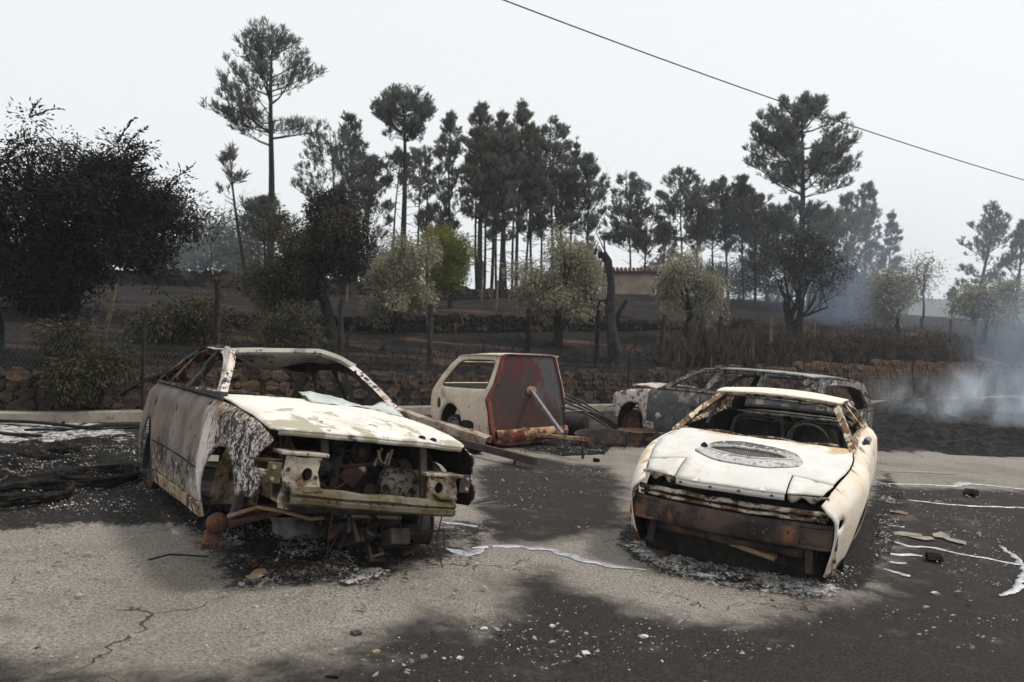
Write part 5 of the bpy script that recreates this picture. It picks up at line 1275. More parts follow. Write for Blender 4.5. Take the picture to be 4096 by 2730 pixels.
    for (k, h) in rings:
        for i in range(ns):
            a = 2 * math.pi * i / ns; p = oval(a, k * wob(a), h); Vv.append((p[0], p[1], p[2] + (.006 if k > .5 else 0) * noise.noise(Vector((p[0] * 26, p[1] * 26, 1)))))
    sc.add(Vv, [(j * ns + i, j * ns + (i + 1) % ns, (j + 1) * ns + (i + 1) % ns, (j + 1) * ns + i) for j in range(len(rings) - 1) for i in range(ns)])
    so = sc.obj('hood_scoop', M['scoop'], root, True)
    MB().tube([oval(a, 1.01 * wob(a), .002) for a in np.linspace(rad(20), rad(175), 30)], .0065, 5).obj('charred_edge', M['char'], so, True)
    MB().tube([oval(a, 1.01 * wob(a), .002) for a in np.linspace(rad(205), rad(335), 24)], .0045, 5).obj('charred_edge', M['char'], so, True)
    U = np.linspace(-1, 1, 19); hy = .30
    up_ = [(sx + .045 - .035 * u * u, sy + hy * u, 0) for u in U]; up_ = [(x, y, zh(x, y) + .014 + .046 * (1 - u * u) ** .5) for (x, y, _), u in zip(up_, U)]
    lo_ = [(sx + .135 - .125 * u * u, sy + (hy + .02) * u, 0) for u in U]; lo_ = [(x, y, zh(x, y) + .014) for (x, y, _), u in zip(lo_, U)]
    bk_ = [(sx - .12 + .11 * u * u, sy + (hy + .02) * u, 0) for u in U]; bk_ = [(x, y, zh(x, y) + .013) for (x, y, _), u in zip(bk_, U)]
    def hump(u, v):
        i = int(round(u * 18)); t = math.sin(v * math.pi / 2); a, b = np.array(bk_[i]), np.array(up_[i]); p = lerp(a, b, v); p[2] = lerp(a[2], b[2], t); return tuple(p)
    MB().sheet(hump, 18, 6).obj('scoop_hump', M['scoop_skin'], so, True)
    MB().sheet(lambda u, v: tuple(lerp(np.array(up_[int(round(u * 18))]) - np.array([.012, 0, .006]), np.array(lo_[int(round(u * 18))]) - np.array([.012, 0, -.002]), v)), 18, 1).obj('scoop_mouth', M['steel_d'], so, True)
    MB().tube(lo_ + [np.array(up_[-1]) + np.array([0, .012, 0])] + up_[::-1] + [np.array(up_[0]) - np.array([0, .012, 0]), lo_[0]], .0105, 6).obj('scoop_rim', M['scoop_skin'], so, True)
    for i in range(44):
        t = (i + .5) / 44 * 18; k = int(t); f = t - k; a = lerp(np.array(up_[k]), np.array(up_[k + 1]), f); b = lerp(np.array(lo_[k]), np.array(lo_[k + 1]), f)
        MB().bar(a - np.array([.006, 0, .006]), b - np.array([.006, 0, 0]), .0045, .0045).obj('mouth_fin', M['fin'], so)
    MB().cyl((sx - .06, -.335, zh(1.4, -.33) + .006), (sx - .035, -.345, zh(1.4, -.33) + .026), .026, 12).obj('washer_hole', M['soot'], so, True)
    # nose bars, bumper beam, valance
    bow = lambda y: 2.105 - .12 * (abs(y) / .72) ** 2.2
    def hbar(name, dx, z0, z1, y1, mat, th=.008, wav=.0, seed=0):
        return MB().sheet(lambda u, v: (bow(lerp(-y1, y1, u)) + dx + .012 * math.sin(v * math.pi), lerp(-y1, y1, u), lerp(z0, z1, v) + wav * noise.noise(Vector((u * 9 + seed, 0, 0)))), 30, 3).obj(name, mat, root, True, solid=th)
    hbar('lamp_panel', -.035, .550, .585, .68, M['B_grille'], wav=.016, seed=1); hbar('grille_bar', -.015, .515, .535, .66, M['B_grille'], wav=.012, seed=5)
    MB().sheet(lambda u, v: (bow(lerp(-.66, .66, u)) - .02 - .10 * v, lerp(-.66, .66, u), .518 + .01 * v), 20, 1).obj('grille_ledge', M['B_grille'], root, True, solid=.006)
    panel('radiator_panel', [(-.62, .20), (.62, .20), (.62, .60), (-.62, .60)], lambda y, z: (1.86, y, z), M['soot'], root, res=.2)
    def beam(u, v):
        y = lerp(-.72, .72, u); a = lerp(-1.75, 1.75, v); return (bow(y) - .025 + .045 * math.cos(a) ** .5 if abs(a) < 1.5 else bow(y) - .03 - .05 * (abs(a) - 1.5), y, .415 + .082 * math.sin(a) + .006 * nz((y, v, 1), 3))
    bm = MB().sheet(beam, 36, 10).obj('bumper_beam', M['B_beam'], root, True, solid=.008)
    for s in (-1, 1):
        e = MB(); 
        e.tube([(bow(.50) + .012, s * .50, .488), (bow(.66) + .012, s * .66, .490), (bow(.72) - .01, s * .725, .485)], .016, 6); e.tube([(bow(.50) + .012, s * .50, .345), (bow(.66) + .012, s * .66, .340), (bow(.72) - .01, s * .725, .345)], .014, 6)
        for q in (.50, .58, .66, .72): e.bar((bow(q) + .012, s * q, .345), (bow(q) + .012, s * q, .488), .03, .012, (1, 0, 0))
        e.obj('beam_end_frame', M['B_beam'], bm, True)
        for q in (.42, .34): MB().cyl((bow(q) + .018, s * q, .43), (bow(q) + .024, s * q, .43), .011, 10).obj('beam_hole', M['soot'], bm)
        MB().bar((1.95, s * .55, .34), (1.98, s * .57, .15), .05, .02, (1, 0, 0)).obj('hanger', M['B_beam'], root)
        MB().tube([(1.90, s * .71, .58), (2.0, s * .715, .52), (1.98, s * .715, .36), (1.93, s * .72, .18)], .016, 5).obj('wing_stay', M['B_frame'], root, True)
    MB().sheet(lambda u, v: (1.98 - .06 * (lerp(-.6, .5, u) / .6) ** 2, lerp(-.60, .52, u), .30 - .055 * v + .02 * noise.noise(Vector((u * 7, v, 3)))), 26, 2).obj('lower_valance', M['B_beam'], root, True, solid=.006)
    panel('dark_gap_fill', [(-.66, .02), (.66, .02), (.66, .36), (-.66, .36)], lambda y, z: (1.93 - .1 * (y / .66) ** 2 - .25 * (.36 - z), y, z), M['soot'], root, res=.12)  # black sheet added to darken the open gap below the bumper beam
    MB().bar((1.90, .02, .24), (1.93, .34, .20), .10, .03).obj('skid_plate', M['tan'], root)
    MB().bar((1.85, -.4, .20), (1.85, .4, .18), .10, .06).obj('cross_member', M['soot'], root)
    # cowl strip, header, roof, rear deck
    MB().tube([(.69 + .14 * (1 - (y / .7) ** 2), y, .900 + .012 * (1 - (y / .72) ** 2) + .010 * math.sin(y * 14)) for y in np.linspace(-.70, .62, 22)], .020, 6, flat=.6).obj('cowl_strip', M['B_grille'], root, True)
    MB().tube([(-.06 + .06 * (1 - (y / .57) ** 2), y, 1.205 + .032 * (1 - (y / .57) ** 2)) for y in np.linspace(-.565, .565, 15)], .030, 5, flat=.7).obj('screen_header', M['B_frame'], root, True, 30)
    rf = lambda x, y: (x, y, float(np.interp(x, [-1.1, -.9, -.6, -.3, -.02, .04], [1.18, 1.222, 1.25, 1.252, 1.232, 1.215])) + .040 * (1 - (y / .58) ** 2) + .004 * nz((x, y, 0), 4) - .012)
    panel('roof', [(-.03 + .06 * (1 - (y / .57) ** 2), y) for y in np.linspace(-.575, .575, 12)] + [(-.4, .60), (-.8, .595), (-1.08, .57)] + [(-1.10, y) for y in np.linspace(.5, -.5, 9)] + [(-1.08, -.57), (-.8, -.595), (-.4, -.60)], rf, M['B_roof'], root, res=.05, thick=.014, inner=M['soot'])
    panel('rear_hatch_frame', [(-1.08, -.55), (-1.08, .55), (-1.78, .70), (-1.78, -.70)], lambda x, y: (x, y, lerp(1.20, .95, (-1.08 - x) / .7) + .03 * (1 - (y / .7) ** 2)), M['dark'], root, [[(-1.15, -.46), (-1.15, .46), (-1.68, .58), (-1.68, -.58)]], res=.07, thick=.03)
    panel('rear_deck', [(-1.75, -.72), (-1.75, .72), (-2.2, .66), (-2.2, -.66)], lambda x, y: (x, y, .94 - .05 * (-x - 1.75) + .01 * nz((x, y, 0), 5)), M['dark'], root, res=.1)
    panel('tail_panel', [(-.66, .30), (.66, .30), (.68, .88), (-.68, .88)], lambda y, z: (-2.2, y, z), M['B_frame'], root, res=.12)
    panel('floor_pan', [(-2.1, -.70), (.75, -.70), (.75, .70), (-2.1, .70)], lambda x, y: (x, y, .17), M['soot'], root, res=.2)
    panel('bulkhead', [(-.70, .2), (.70, .2), (.72, .86), (-.72, .86)], lambda y, z: (.80, y, z - .05), M['soot'], root, res=.15)
    panel('rear_bulkhead', [(-.60, .2), (.60, .2), (.58, .88), (-.58, .88)], lambda y, z: (-1.25, y, z), M['soot'], root, res=.15)
    seat_frame(root, -.30, -.22, .36, .50, .62, .16); seat_frame(root, -.30, .36, .36, .50, .62, .16)
    MB().tube([(.42, -.66, .80), (.40, -.1, .82), (.42, .66, .80)], .024, 7).obj('dash_beam', M['dark'], root, True)
    MB().tube([(.32 + .02 * math.sin(t), .34 + .18 * math.cos(t), .86 + .17 * math.sin(t)) for t in np.linspace(0, 6.283, 22)], .011, 6).obj('steering_wheel_rim', M['dark'], root, True)
    MB().tube([(.10, -.62, .90), (-.25, -.60, 1.10), (-.5, -.58, 1.16)], .02, 6).obj('belt_anchor', M['dark'], root, True)
    MB().tube([(.40, .80, .93), (.46, .825, .95), (.36, .83, .96), (.28, .80, .94)], [.02, .032, .03, .012], 8).obj('melted_mirror', plain('melted_mirror', (.30, .34, .33), (.14, .16, .16), 9, .5, .4), root, True)
M['steel_d'] = plain('dark_grille_mesh', (.07, .068, .066), (.05, .048, .046), 20, .7, .2)
M['fin'] = plain('grille_fin', (.22, .21, .20), (.14, .13, .12), 20, .7, .2)
M['scoop_skin'] = burnt('ashen_scoop', (.58, .56, .52), (.46, .44, .41), [((.26, .25, .24), 14, .60, .05), ((.10, .095, .09), 30, .66, .03)], seed=19, bump=.6)
car_b()

# =========================================================== C: rear half of a small hatchback closed by a red plate
def car_c():
    root = car_root('half_hatchback', (.431, 11.381, .042), -51.24, .06, -.45, 'rear half of a cream hatchback closed off by a rusty red steel plate', 'trailer')
    T = topline([-1.95, -1.6, -.9, -.2], [.84, .885, .905, .915])
    P = lambda x: .775 - .07 * max(0, (-x - 1.2) / .75) ** 2
    W = body(T, P, .165, 1.41, sh=.02, seed=6, dent=.005); XC = -.25; CXR, CZ, AR = -1.26, .30, .335
    for s in (-1, 1):
        side = lambda x, z, s=s: (x, s * W(x, z), z)
        o = [(XC, .16), (-.90, .16)] + arc(CXR, CZ, AR, -22, 202) + [(-1.66, .20), (-1.80, .26), (-1.90, .40), (-1.93, .60), (-1.92, .80), (-1.86, .90), (-1.68, 1.10), (-1.50, 1.27), (-1.36, 1.36), (-1.20, 1.40), (-.8, 1.42), (XC, 1.425)]
        hole = smooth_poly([(-1.62, .90), (-1.55, 1.02), (-1.33, 1.25), (-1.22, 1.32), (-1.05, 1.345), (-.42, 1.355), (-.33, 1.33), (-.36, .92), (-.42, .905), (-1.45, .88)], 2)
        sp = panel('side_panel', o, side, M['C_side'], root, [hole], res=.045, thick=.016, inner=M['soot'], flip=s > 0)
        panel('window_rubber', [(q[0] * 1 + .0, q[1]) for q in hole], lambda x, z, s=s: (x, s * (W(x, z) - .006), z), M['soot'], sp, [[((q[0] + .98) * .965 - .98, (q[1] - 1.12) * .93 + 1.12) for q in hole]], res=.06, thick=.012)
        wheel_well(root, CXR, CZ, AR + .015, s, .45, .72, M['soot'])
        steel_wheel(root, (CXR, s * .64, .235), .18, .14, s, M['steel'], M['soot'])
        panel('crease', [(-1.90, .455), (-1.62, .455), (-1.62, .475), (-1.90, .475)], lambda x, z, s=s: (x, s * (W(x, z) + .006), z), M['C_side'], sp, res=.06)
        panel('rub_patch', smooth_poly([(-.95, .40), (-.60, .41), (-.62, .28), (-.70, .30), (-.80, .22), (-.92, .27)], 1), lambda x, z, s=s: (x, s * (W(x, z) + .010), z), M['soot'], sp, res=.05, thick=.004)
    panel('roof', [(XC, -.61), (XC, .61), (-.8, .605), (-1.36, .58), (-1.42, 0), (-1.36, -.58), (-.8, -.605)], lambda x, y: (x, y, float(np.interp(x, [-1.45, -1.2, -.8, -.2], [1.36, 1.405, 1.43, 1.435])) + .025 * (1 - (y / .6) ** 2)), M['C_side'], root, res=.07, thick=.02)
    panel('tailgate', [(-.66, .30), (.66, .30), (.68, .6), (.68, .88), (.60, 1.30), (-.60, 1.30), (-.68, .88), (-.68, .6)], lambda y, z: (-1.92 + .05 * (y / .7) ** 2 + max(0, z - .85) * 1.05, y, z), M['C_side'], root, [[(-.56, .93), (.56, .93), (.50, 1.24), (-.50, 1.24)]], res=.08, thick=.02)
    MB().lathe([(0, .012), (.03, .010), (.045, 0)], 14, Matrix.Translation((-1.60, -.775, .62)) @ Matrix.Rotation(rad(90), 4, 'X') @ Matrix.Diagonal((1, 2.0, 1, 1))).obj('filler_flap', M['rust'], root, True)
    panel('floor_pan', [(-1.85, -.66), (XC, -.66), (XC, .66), (-1.85, .66)], lambda x, y: (x, y, .22), M['soot'], root, res=.2)
    # closing plate
    outl = [(-.66, .10), (-.76, .36), (-.79, .55), (-.85, .76), (-.76, .92), (-.70, 1.0), (-.635, 1.2), (-.575, 1.42), (-.50, 1.452), (.40, 1.448), (.475, 1.425), (.56, 1.2), (.665, .96), (.74, .62), (.78, .30), (.775, .20), (.40, .13), (0, .07), (-.4, .06)]
    pf = lambda y, z: (XC + .03 + .012 * nz((y, z, 0), 1.8), y, z)
    pt = panel('steel_plate', outl, pf, M['C_plate'], root, res=.06, thick=.014)
    R_ = random.Random(3); n = len(outl); q = resample(outl, .05)
    cen = np.array([-.02, .78])
    ringo = [(p[0], p[1]) for p in q]; ringi = []
    for p in q:
        d = np.array(p) - cen; d /= np.linalg.norm(d); w = (.075 if p[0] < -.5 else .026) * (1 + .5 * noise.noise(Vector((p[0] * 6, p[1] * 6, 2)))); ringi.append((p[0] - d[0] * w, p[1] - d[1] * w))
    m_ = len(q); Vv = [(XC + .02, a * 1.012, b) for a, b in ringo] + [(XC + .052 + .008 * noise.noise(Vector((a * 9, b * 9, 0))), a, b) for a, b in ringo] + [(XC + .046, a, b) for a, b in ringi]
    MB().add(Vv, [(k * m_ + i, k * m_ + (i + 1) % m_, (k + 1) * m_ + (i + 1) % m_, (k + 1) * m_ + i) for k in range(2) for i in range(m_)]).obj('flange', M['C_lip'], pt, True, solid=.008)
    def sill(u, v): y = lerp(-.66, .77, u); a = lerp(-1.5, 1.5, v); return (XC + .05 + .065 * math.cos(a) + .01 * nz((y, v, 0), 5), y, .20 + .10 * math.sin(a) + .03 * u)
    MB().sheet(sill, 26, 8).obj('cross_sill', M['C_sill'], root, True, solid=.008)
    panel('weld_patch', smooth_poly([(-.10, .84), (.10, .82), (.12, .95), (-.07, .97)], 1), lambda y, z: (XC + .056, y, z), M['tan'], pt, res=.06, thick=.006)
    MB().bar((XC + .05, .01, .90), (.55, 0, .31), .055, .045).obj('strut', M['strut'], root, bevel=.004)
    MB().bar((-.15, 0, .225), (1.08, 0, .285), .07, .05).obj('tow_bar', M['C_sill'], root, bevel=.004)
    MB().bar((1.0, 0, .26), (1.0, 0, .0), .03, .03).obj('prop', M['dark'], root)
M['strut'] = plain('grey_box_section', (.20, .185, .175), (.12, .105, .098), 5, .6, .3, .4, c3=(.10, .06, .045))
car_c()

# =========================================================== D: estate car behind
def car_d():
    root = car_root('burnt_estate_car', (3.615, 12.706, -.06), 125.21, -1.13, 3.53, 'blackened estate car with grey window frames behind the coupe')
    T = topline([-2.2, -1.2, 0, .75, 1.2, 1.6, 1.95], [.96, .965, .955, .945, .92, .875, .80])
    P = lambda x: .835 - .08 * max(0, (x - .9) / 1.05) ** 2 - .05 * max(0, (-x - 1.3) / .9) ** 2
    W = body(T, P, .215, 1.375, sh=.04, seed=8, dent=.006); CXF, CXR, CZ, AR = 1.40, -1.22, .32, .345
    for s in (-1, 1):
        side = lambda x, z, s=s: (x, s * W(x, z), z)
        o = [(1.03, .24), (.99, .45)] + along(T, 1.0, 1.93) + [(1.96, .72), (1.94, .60), (1.93, .46), (1.86, .38), (1.76, .36)] + arc(CXF, CZ, AR, 8, 196)
        panel('front_wing', o, side, M['D_wing'], root, res=.05)
        o = [(1.02, .22), (-.10, .22), (-.17, .6)] + along(T, -.17, .99) + [(.98, .45)]
        d = panel('front_door', o, side, M['D_door'], root, [[(.02, .65), (.02, .72), (-.10, .72), (-.10, .65)]], res=.05)
        panel('pale_patch', smooth_poly([(.62, .50), (.72, .56), (.78, .50), (.74, .42), (.66, .44)], 1), lambda x, z, s=s: (x, s * (W(x, z) + .008), z), M['D_wing'], d, res=.05, thick=.003)
        panel('wing_flap', [(1.06, .24), (.80, .24), (.80, .36), (1.06, .38)], lambda x, z, s=s: (x, s * (W(x, z) + .012), z), M['D_wing'], d, res=.06, thick=.004)
        o = [(-.11, .22), (-.86, .22)] + arc(CXR, CZ, AR, 0, 95) + [(-1.22, .80)] + along(T, -1.20, -.18) + [(-.18, .6)]
        panel('rear_door', o, side, M['D_door'], root, [[(-.98, .66), (-.98, .73), (-1.10, .73), (-1.10, .66)]], res=.05)
        o = arc(CXR, CZ, AR, 98, 190) + [(-1.65, .26), (-2.1, .28), (-2.2, .45), (-2.22, .75)] + along(T, -2.18, -1.21) + [(-1.23, .80)]
        panel('rear_quarter', o, side, M['D_door'], root, res=.05)
        fr = [(.84, T(.84) + .005), (.62, 1.06), (.36, 1.215), (.16, 1.315), (0, 1.355), (-.4, 1.385), (-1.2, 1.385), (-1.8, 1.37), (-2.05, 1.345), (-2.12, 1.25), (-2.18, T(-2.18) + .005)] + along(T, -2.14, .82, 22, .005)
        h1 = [(.58, .99), (.36, 1.13), (.14, 1.25), (-.02, 1.30), (-.30, 1.325), (-.14, .99)]
        h2 = [(-.25, .995), (-.42, 1.325), (-1.14, 1.325), (-1.12, .998)]
        h3 = [(-1.20, 1.0), (-1.23, 1.325), (-1.86, 1.315), (-1.95, 1.0)]
        panel('window_frame', fr, side, M['D_frame'], root, [h1, h2, h3], res=.05, thick=.05, inner=M['dark'], flip=s > 0)
        wheel_well(root, CXF, CZ, AR + .02, s, .45, .77, M['soot']); wheel_well(root, CXR, CZ, AR + .02, s, .45, .77, M['soot'])
        steel_wheel(root, (CXF, s * .70, .26), .20, .15, s, M['rust'], M['soot']); steel_wheel(root, (CXR, s * .70, .20), .19, .15, s, M['rust'])
    panel('roof', [(0, -.60), (.03, 0), (0, .60), (-.8, .62), (-2.03, .60), (-2.06, 0), (-2.03, -.60), (-.8, -.62)], lambda x, y: (x, y, float(np.interp(x, [-2.1, -1.8, -1, -.4, 0], [1.345, 1.375, 1.395, 1.39, 1.36])) + .03 * (1 - (y / .6) ** 2)), M['D_roof'], root, res=.08, thick=.02)
    hood = lambda x, y: (x, y, float(np.interp(x, [.8, 1.2, 1.55, 1.8], [.96, .985, .985, .90])) + .05 * (1 - (y / .7) ** 2) - .03 * max(0, y) + .01 * nz((x, y, 0), 4))
    panel('hood', [(.80, -.70), (1.62, -.66), (1.78, -.3), (1.82, 0), (1.78, .3), (1.62, .62), (.80, .70)], hood, M['D_wing'], root, res=.07, thick=.02)
    panel('engine_bay_floor', [(.9, -.6), (1.8, -.6), (1.8, .6), (.9, .6)], lambda x, y: (x, y, .55), M['soot'], root, res=.2)
    panel('nose_panel', [(-.68, .40), (.68, .40), (.68, .78), (-.68, .78)], lambda y, z: (1.93 - .08 * (y / .7) ** 2, y, z), M['rust'], root, [[(-.3, .5), (.3, .5), (.3, .62), (-.3, .62)]], res=.08)
    g = lambda y, z: (-2.20 + .10 * max(0, (z - .95) / .4), y, z)
    panel('tailgate_frame', [(-.72, .30), (.72, .30), (.74, .9), (.66, 1.18), (.56, 1.345), (-.56, 1.345), (-.66, 1.18), (-.74, .9)], g, M['D_frame'], root, [smooth_poly([(-.58, .92), (.58, .92), (.55, 1.10), (.46, 1.27), (-.46, 1.27), (-.55, 1.10)], 1)], res=.06, thick=.04)
    panel('floor_pan', [(-2.15, -.70), (.9, -.70), (.9, .70), (-2.15, .70)], lambda x, y: (x, y, .24), M['soot'], root, res=.2)
    MB().tube([(.55, -.66, .86), (.52, 0, .88), (.55, .66, .86)], .05, 7).obj('dash_beam', M['cream'], root, True)
    MB().bar((-.15, -.25, .80), (-.75, .10, 1.34), .09, .03).obj('fallen_trim', M['soot'], root)
    seat_frame(root, -.45, .36, .50, .46, .55); seat_frame(root, -.45, -.36, .50, .46, .55)
    MB().tube([(-1.35, -.6, .98), (-1.35, .6, .98)], .018, 6).obj('seat_rail', M['dark'], root)
    MB().sheet(lambda u, v: (lerp(.55, .80, v), lerp(.1, .66, u), .99 + .05 * (1 - v) + .012 * nz((u * 3, v * 3, 0), 3)), 14, 5).obj('melted_windscreen', M['glass'], root, True, solid=.006)
car_d()
# ---------------------------------------------------------------- things lying in the yard
def stream(name, pts, w, label, seed, h=.007, cat='metal', grp='streams of molten aluminium on the asphalt', mat='alu'):
    """a domed, wobbly run of metal on the ground"""
    R = random.Random(seed); P = [np.array(gd(*p)) for p in pts]
    fine = []; ws = []
    for i in range(len(P) - 1):
        n = max(2, int(np.linalg.norm(P[i + 1] - P[i]) / .035))
        for k in range(n): fine.append(lerp(P[i], P[i + 1], k / n)); ws.append(lerp(w[i], w[i + 1], k / n))
    fine.append(P[-1]); ws.append(w[-1]); fine = np.array(fine); c = fine.mean(0); V = []; F = []
    n = len(fine); prof = [(-1, .0), (-.8, .7), (-.3, 1.0), (.3, .95), (.8, .65), (1, .0)]
    for i in range(n):
        d = fine[min(i + 1, n - 1)] - fine[max(i - 1, 0)]; d /= np.linalg.norm(d) + 1e-9; s = np.array([-d[1], d[0], 0])
        t = i / (n - 1); end = min(1, min(t, 1 - t) * n / 2.5 + .25)
        wob = 1 + .75 * noise.noise(Vector((i * .35 + seed, 0, 0))); sh = s * .03 * noise.noise(Vector((i * .3, seed, 2)))
        for (u, v) in prof:
            ww = ws[i] * .5 * wob * end * (1 + .3 * noise.noise(Vector((i * .9, u * 2, seed)))); q = fine[i] + sh + s * u * ww - c
            V.append((q[0], q[1], gz(fine[i][0]) - c[2] + .006 + v * h * (.7 + .6 * noise.noise(Vector((i * .5, u, seed + 3))))))
    m = len(prof)
    for i in range(n - 1):
        for j in range(m - 1): F.append((i * m + j, (i + 1) * m + j, (i + 1) * m + j + 1, i * m + j + 1))
    o = mesh_obj(name, V, F, M[mat], None, True); o.location = c; tag(o, label, cat, grp); return o
stream('aluminium_stream', [(1085, 1262), (1130, 1257), (1200, 1258), (1270, 1266), (1325, 1285), (1400, 1302), (1485, 1312)], [.03, .06, .075, .08, .085, .07, .04], 'long bent silver stream on the asphalt between the two front cars', 1)
stream('aluminium_stream', [(1005, 1258), (1045, 1268), (1072, 1277), (1090, 1272), (1112, 1262)], [.03, .07, .12, .09, .05], 'pooled silver puddle at the foot of the left car', 2)
stream('aluminium_stream', [(1008, 1201), (1050, 1206), (1098, 1213)], [.04, .04, .05], 'short silver finger under the bumper end of the left car', 3, .012)
stream('aluminium_stream', [(2032, 1113), (2130, 1115), (2195, 1119), (2215, 1111), (2255, 1115), (2310, 1121), (2400, 1131)], [.04, .045, .06, .20, .09, .05, .04], 'topmost long silver stream right of the coupe', 4)
stream('aluminium_stream', [(2085, 1150), (2150, 1158), (2220, 1164), (2400, 1170)], [.04, .05, .05, .05], 'second long silver stream right of the coupe', 5)
stream('aluminium_stream', [(2034, 1213), (2075, 1212)], [.05, .06], 'short silver dash highest beside the coupe wheel', 6, .012)
stream('aluminium_stream', [(2042, 1244), (2090, 1257), (2150, 1261), (2200, 1274), (2270, 1286), (2353, 1302)], [.05, .04, .05, .035, .035, .04], 'thin curving silver stream reaching the right edge', 7)
stream('aluminium_stream', [(2046, 1276), (2118, 1280)], [.04, .05], 'second short silver dash beside the coupe', 8, .012)
stream('aluminium_stream', [(2043, 1294), (2082, 1297)], [.03, .05], 'third short silver dash beside the coupe', 9, .012)
stream('aluminium_stream', [(2030, 1311), (2092, 1327)], [.04, .055], 'lowest short silver dash beside the coupe', 10, .012)
stream('aluminium_stream', [(2297, 1257), (2318, 1272), (2345, 1293), (2358, 1316), (2345, 1338), (2335, 1358), (2296, 1372)], [.035, .045, .055, .05, .06, .06, .03], 'thick hooked silver stream at the right picture edge', 11, .014)
stream('road_scrap', [(2020, 1083), (2120, 1086), (2200, 1092)], [.10, .16, .05], 'thin flat grey sheet lying behind the coupe', 12, .006, 'scrap', None, 'concrete')

def on_ground(o, x, y, dz=0.0):
    p = gd(x, y); o.location = (p.x, p.y, p.z + dz); return o
# rim lying under the nose of the left car
rim = empty('steel_wheel_rim'); on_ground(rim, 674, 1229, .10); rim.rotation_euler = (rad(4), rad(-5), .3)
r = .19
MB().lathe([(r, -.09), (r * .97, -.075), (r * .86, -.06), (r * .83, 0), (r * .88, .055), (r, .075), (r * 1.01, .09), (r * .96, .092), (r * .86, .06), (r * .80, .03)], 36).obj('rim_barrel', plain('rim_grey', (.22, .21, .205), (.12, .105, .098), 6, .6, .25, c3=(.12, .06, .035)), rim, True, 50)
MB().lathe([(r * .82, .035), (r * .62, .060), (r * .42, .045), (r * .36, .02), (0, .02)], 36).obj('rim_disc', M['rust'], rim, True, 50)
for k in range(12):
    a = k * math.pi / 6; MB().cyl((r * .70 * math.cos(a), r * .70 * math.sin(a), .049), (r * .70 * math.cos(a), r * .70 * math.sin(a), .056), .013, 9).obj('slot', M['soot'], rim)
tag(rim, 'bare steel wheel rim lying flat under the left car', 'rim')

def channel(name, p0, p1, w, h, mat, label, cat='scrap', fold=None):
    """pressed-steel channel with two flanges"""
    p0, p1 = Vector(p0), Vector(p1); root = empty(name, p0); d = (p1 - p0); L = d.length; d.normalize(); s = d.cross(Vector((0, 0, 1))).normalized(); u = s.cross(d)
    prof = fold or [(-.5, -1), (-.5, 0), (-.12, .15), (.12, .15), (.5, 0), (.5, -1)]
    V = []; F = []; n = 14; m = len(prof)
    for i in range(n + 1):
        t = i / n
        for (a, b) in prof:
            q = d * L * t + s * a * w + u * b * h + u * .02 * noise.noise(Vector((t * 4, a, b))); V.append(q)
    for i in range(n):
        for j in range(m - 1): F.append((i * m + j, (i + 1) * m + j, (i + 1) * m + j + 1, i * m + j + 1))
    MB().add(V, F).obj('channel', M[mat], root, False, solid=.006)
    for t in (.3, .6, .9):
        q = d * L * t + s * .5 * w - u * .5 * h; MB().cyl(q - s * .001, q + s * .006, .012, 8).obj('bolt_hole', M['soot'], root)
    tag(root, label, cat); return root
a = atd(905, 936, 11.3); b = atd(1124, 1006, 10.5)
M['beam_cream'] = burnt('beige_beam', (.36, .30, .235), (.27, .22, .17), [((.10, .075, .055), 5, .56, .06), ((.05, .04, .035), 7, .66, .03), ((.22, .13, .08), 4, .62, .04)], seed=50, bump=.2)
channel('door_beam', a, b, .17, .10, 'beam_cream', 'pale folded metal beam slanting behind the left hood')
for (q_, lb_) in ((a, 'charred block propping the far end of the pale beam'), (b, 'charred block propping the near end of the pale beam')):
    v, f = stone_mesh(90); hgt = q_.z - .13 - gz(q_.x); o = mesh_obj('charred_block', [(x_ * .26, y_ * .26, z_ * hgt) for x_, y_, z_ in v], f, M['char']); d_ = (a - b).normalized() * (.25 if q_ is b else -.25)
    o.location = (q_.x + d_.x, q_.y + d_.y, gz(q_.x) + hgt / 2); tag(o, lb_, 'block')
a = gd(1010, 1030); b = gd(1232, 1080)
ib = empty('steel_bar', (a.x, a.y, a.z)); q = Vector((b.x - a.x, b.y - a.y, b.z - a.z + .10)); q0 = Vector((0, 0, .16))
MB().bar(q0, q, .05, .09).obj('bar', M['dark'], ib, bevel=.004); MB().bar(q0.lerp(q, .0) + Vector((0, 0, .048)), q + Vector((0, 0, .048)), .055, .006).obj('top_edge', M['rust'], ib)
k = q0.lerp(q, .80); MB().bar(k, (k.x, k.y, k.z - .13), .03, .03, (1, 0, 0)).obj('foot', M['dark'], ib)
tag(ib, 'long black steel bar with a foot right of the left car nose', 'scrap')

# bent strips fanned out from the plate
for i, (x0, y0, x1, y1, lb) in enumerate([(1286, 900, 1432, 985, 'topmost bent metal strip leaning off the red plate'), (1286, 910, 1425, 985, 'second bent metal strip leaning off the red plate'), (1288, 922, 1415, 982, 'third bent metal strip leaning off the red plate'), (1288, 935, 1395, 975, 'fourth bent metal strip leaning off the red plate'), (1296, 948, 1435, 988, 'lowest bowed metal strip beside the red plate')]):
    p0 = atd(x0, y0, 12.2 - i * .12); g1 = gd(x1, y1 + 10); p1 = Vector((g1.x, g1.y, g1.z + .04))
    o = empty('metal_strip', p1); pts = []
    for j in range(9):
        t = j / 8; p = p1.lerp(p0, t) - p1; p.z += (.10 if i < 4 else .16) * math.sin(math.pi * t) * (1 if i == 4 else .6); pts.append(p)
    m = MB().tube(pts, .020, 5, True, .35); bpy.data.objects.remove(o)
    o = m.obj('metal_strip', M['steel'], None, True); o.location = p1; tag(o, lb, 'scrap', 'bent strips beside the red plate')

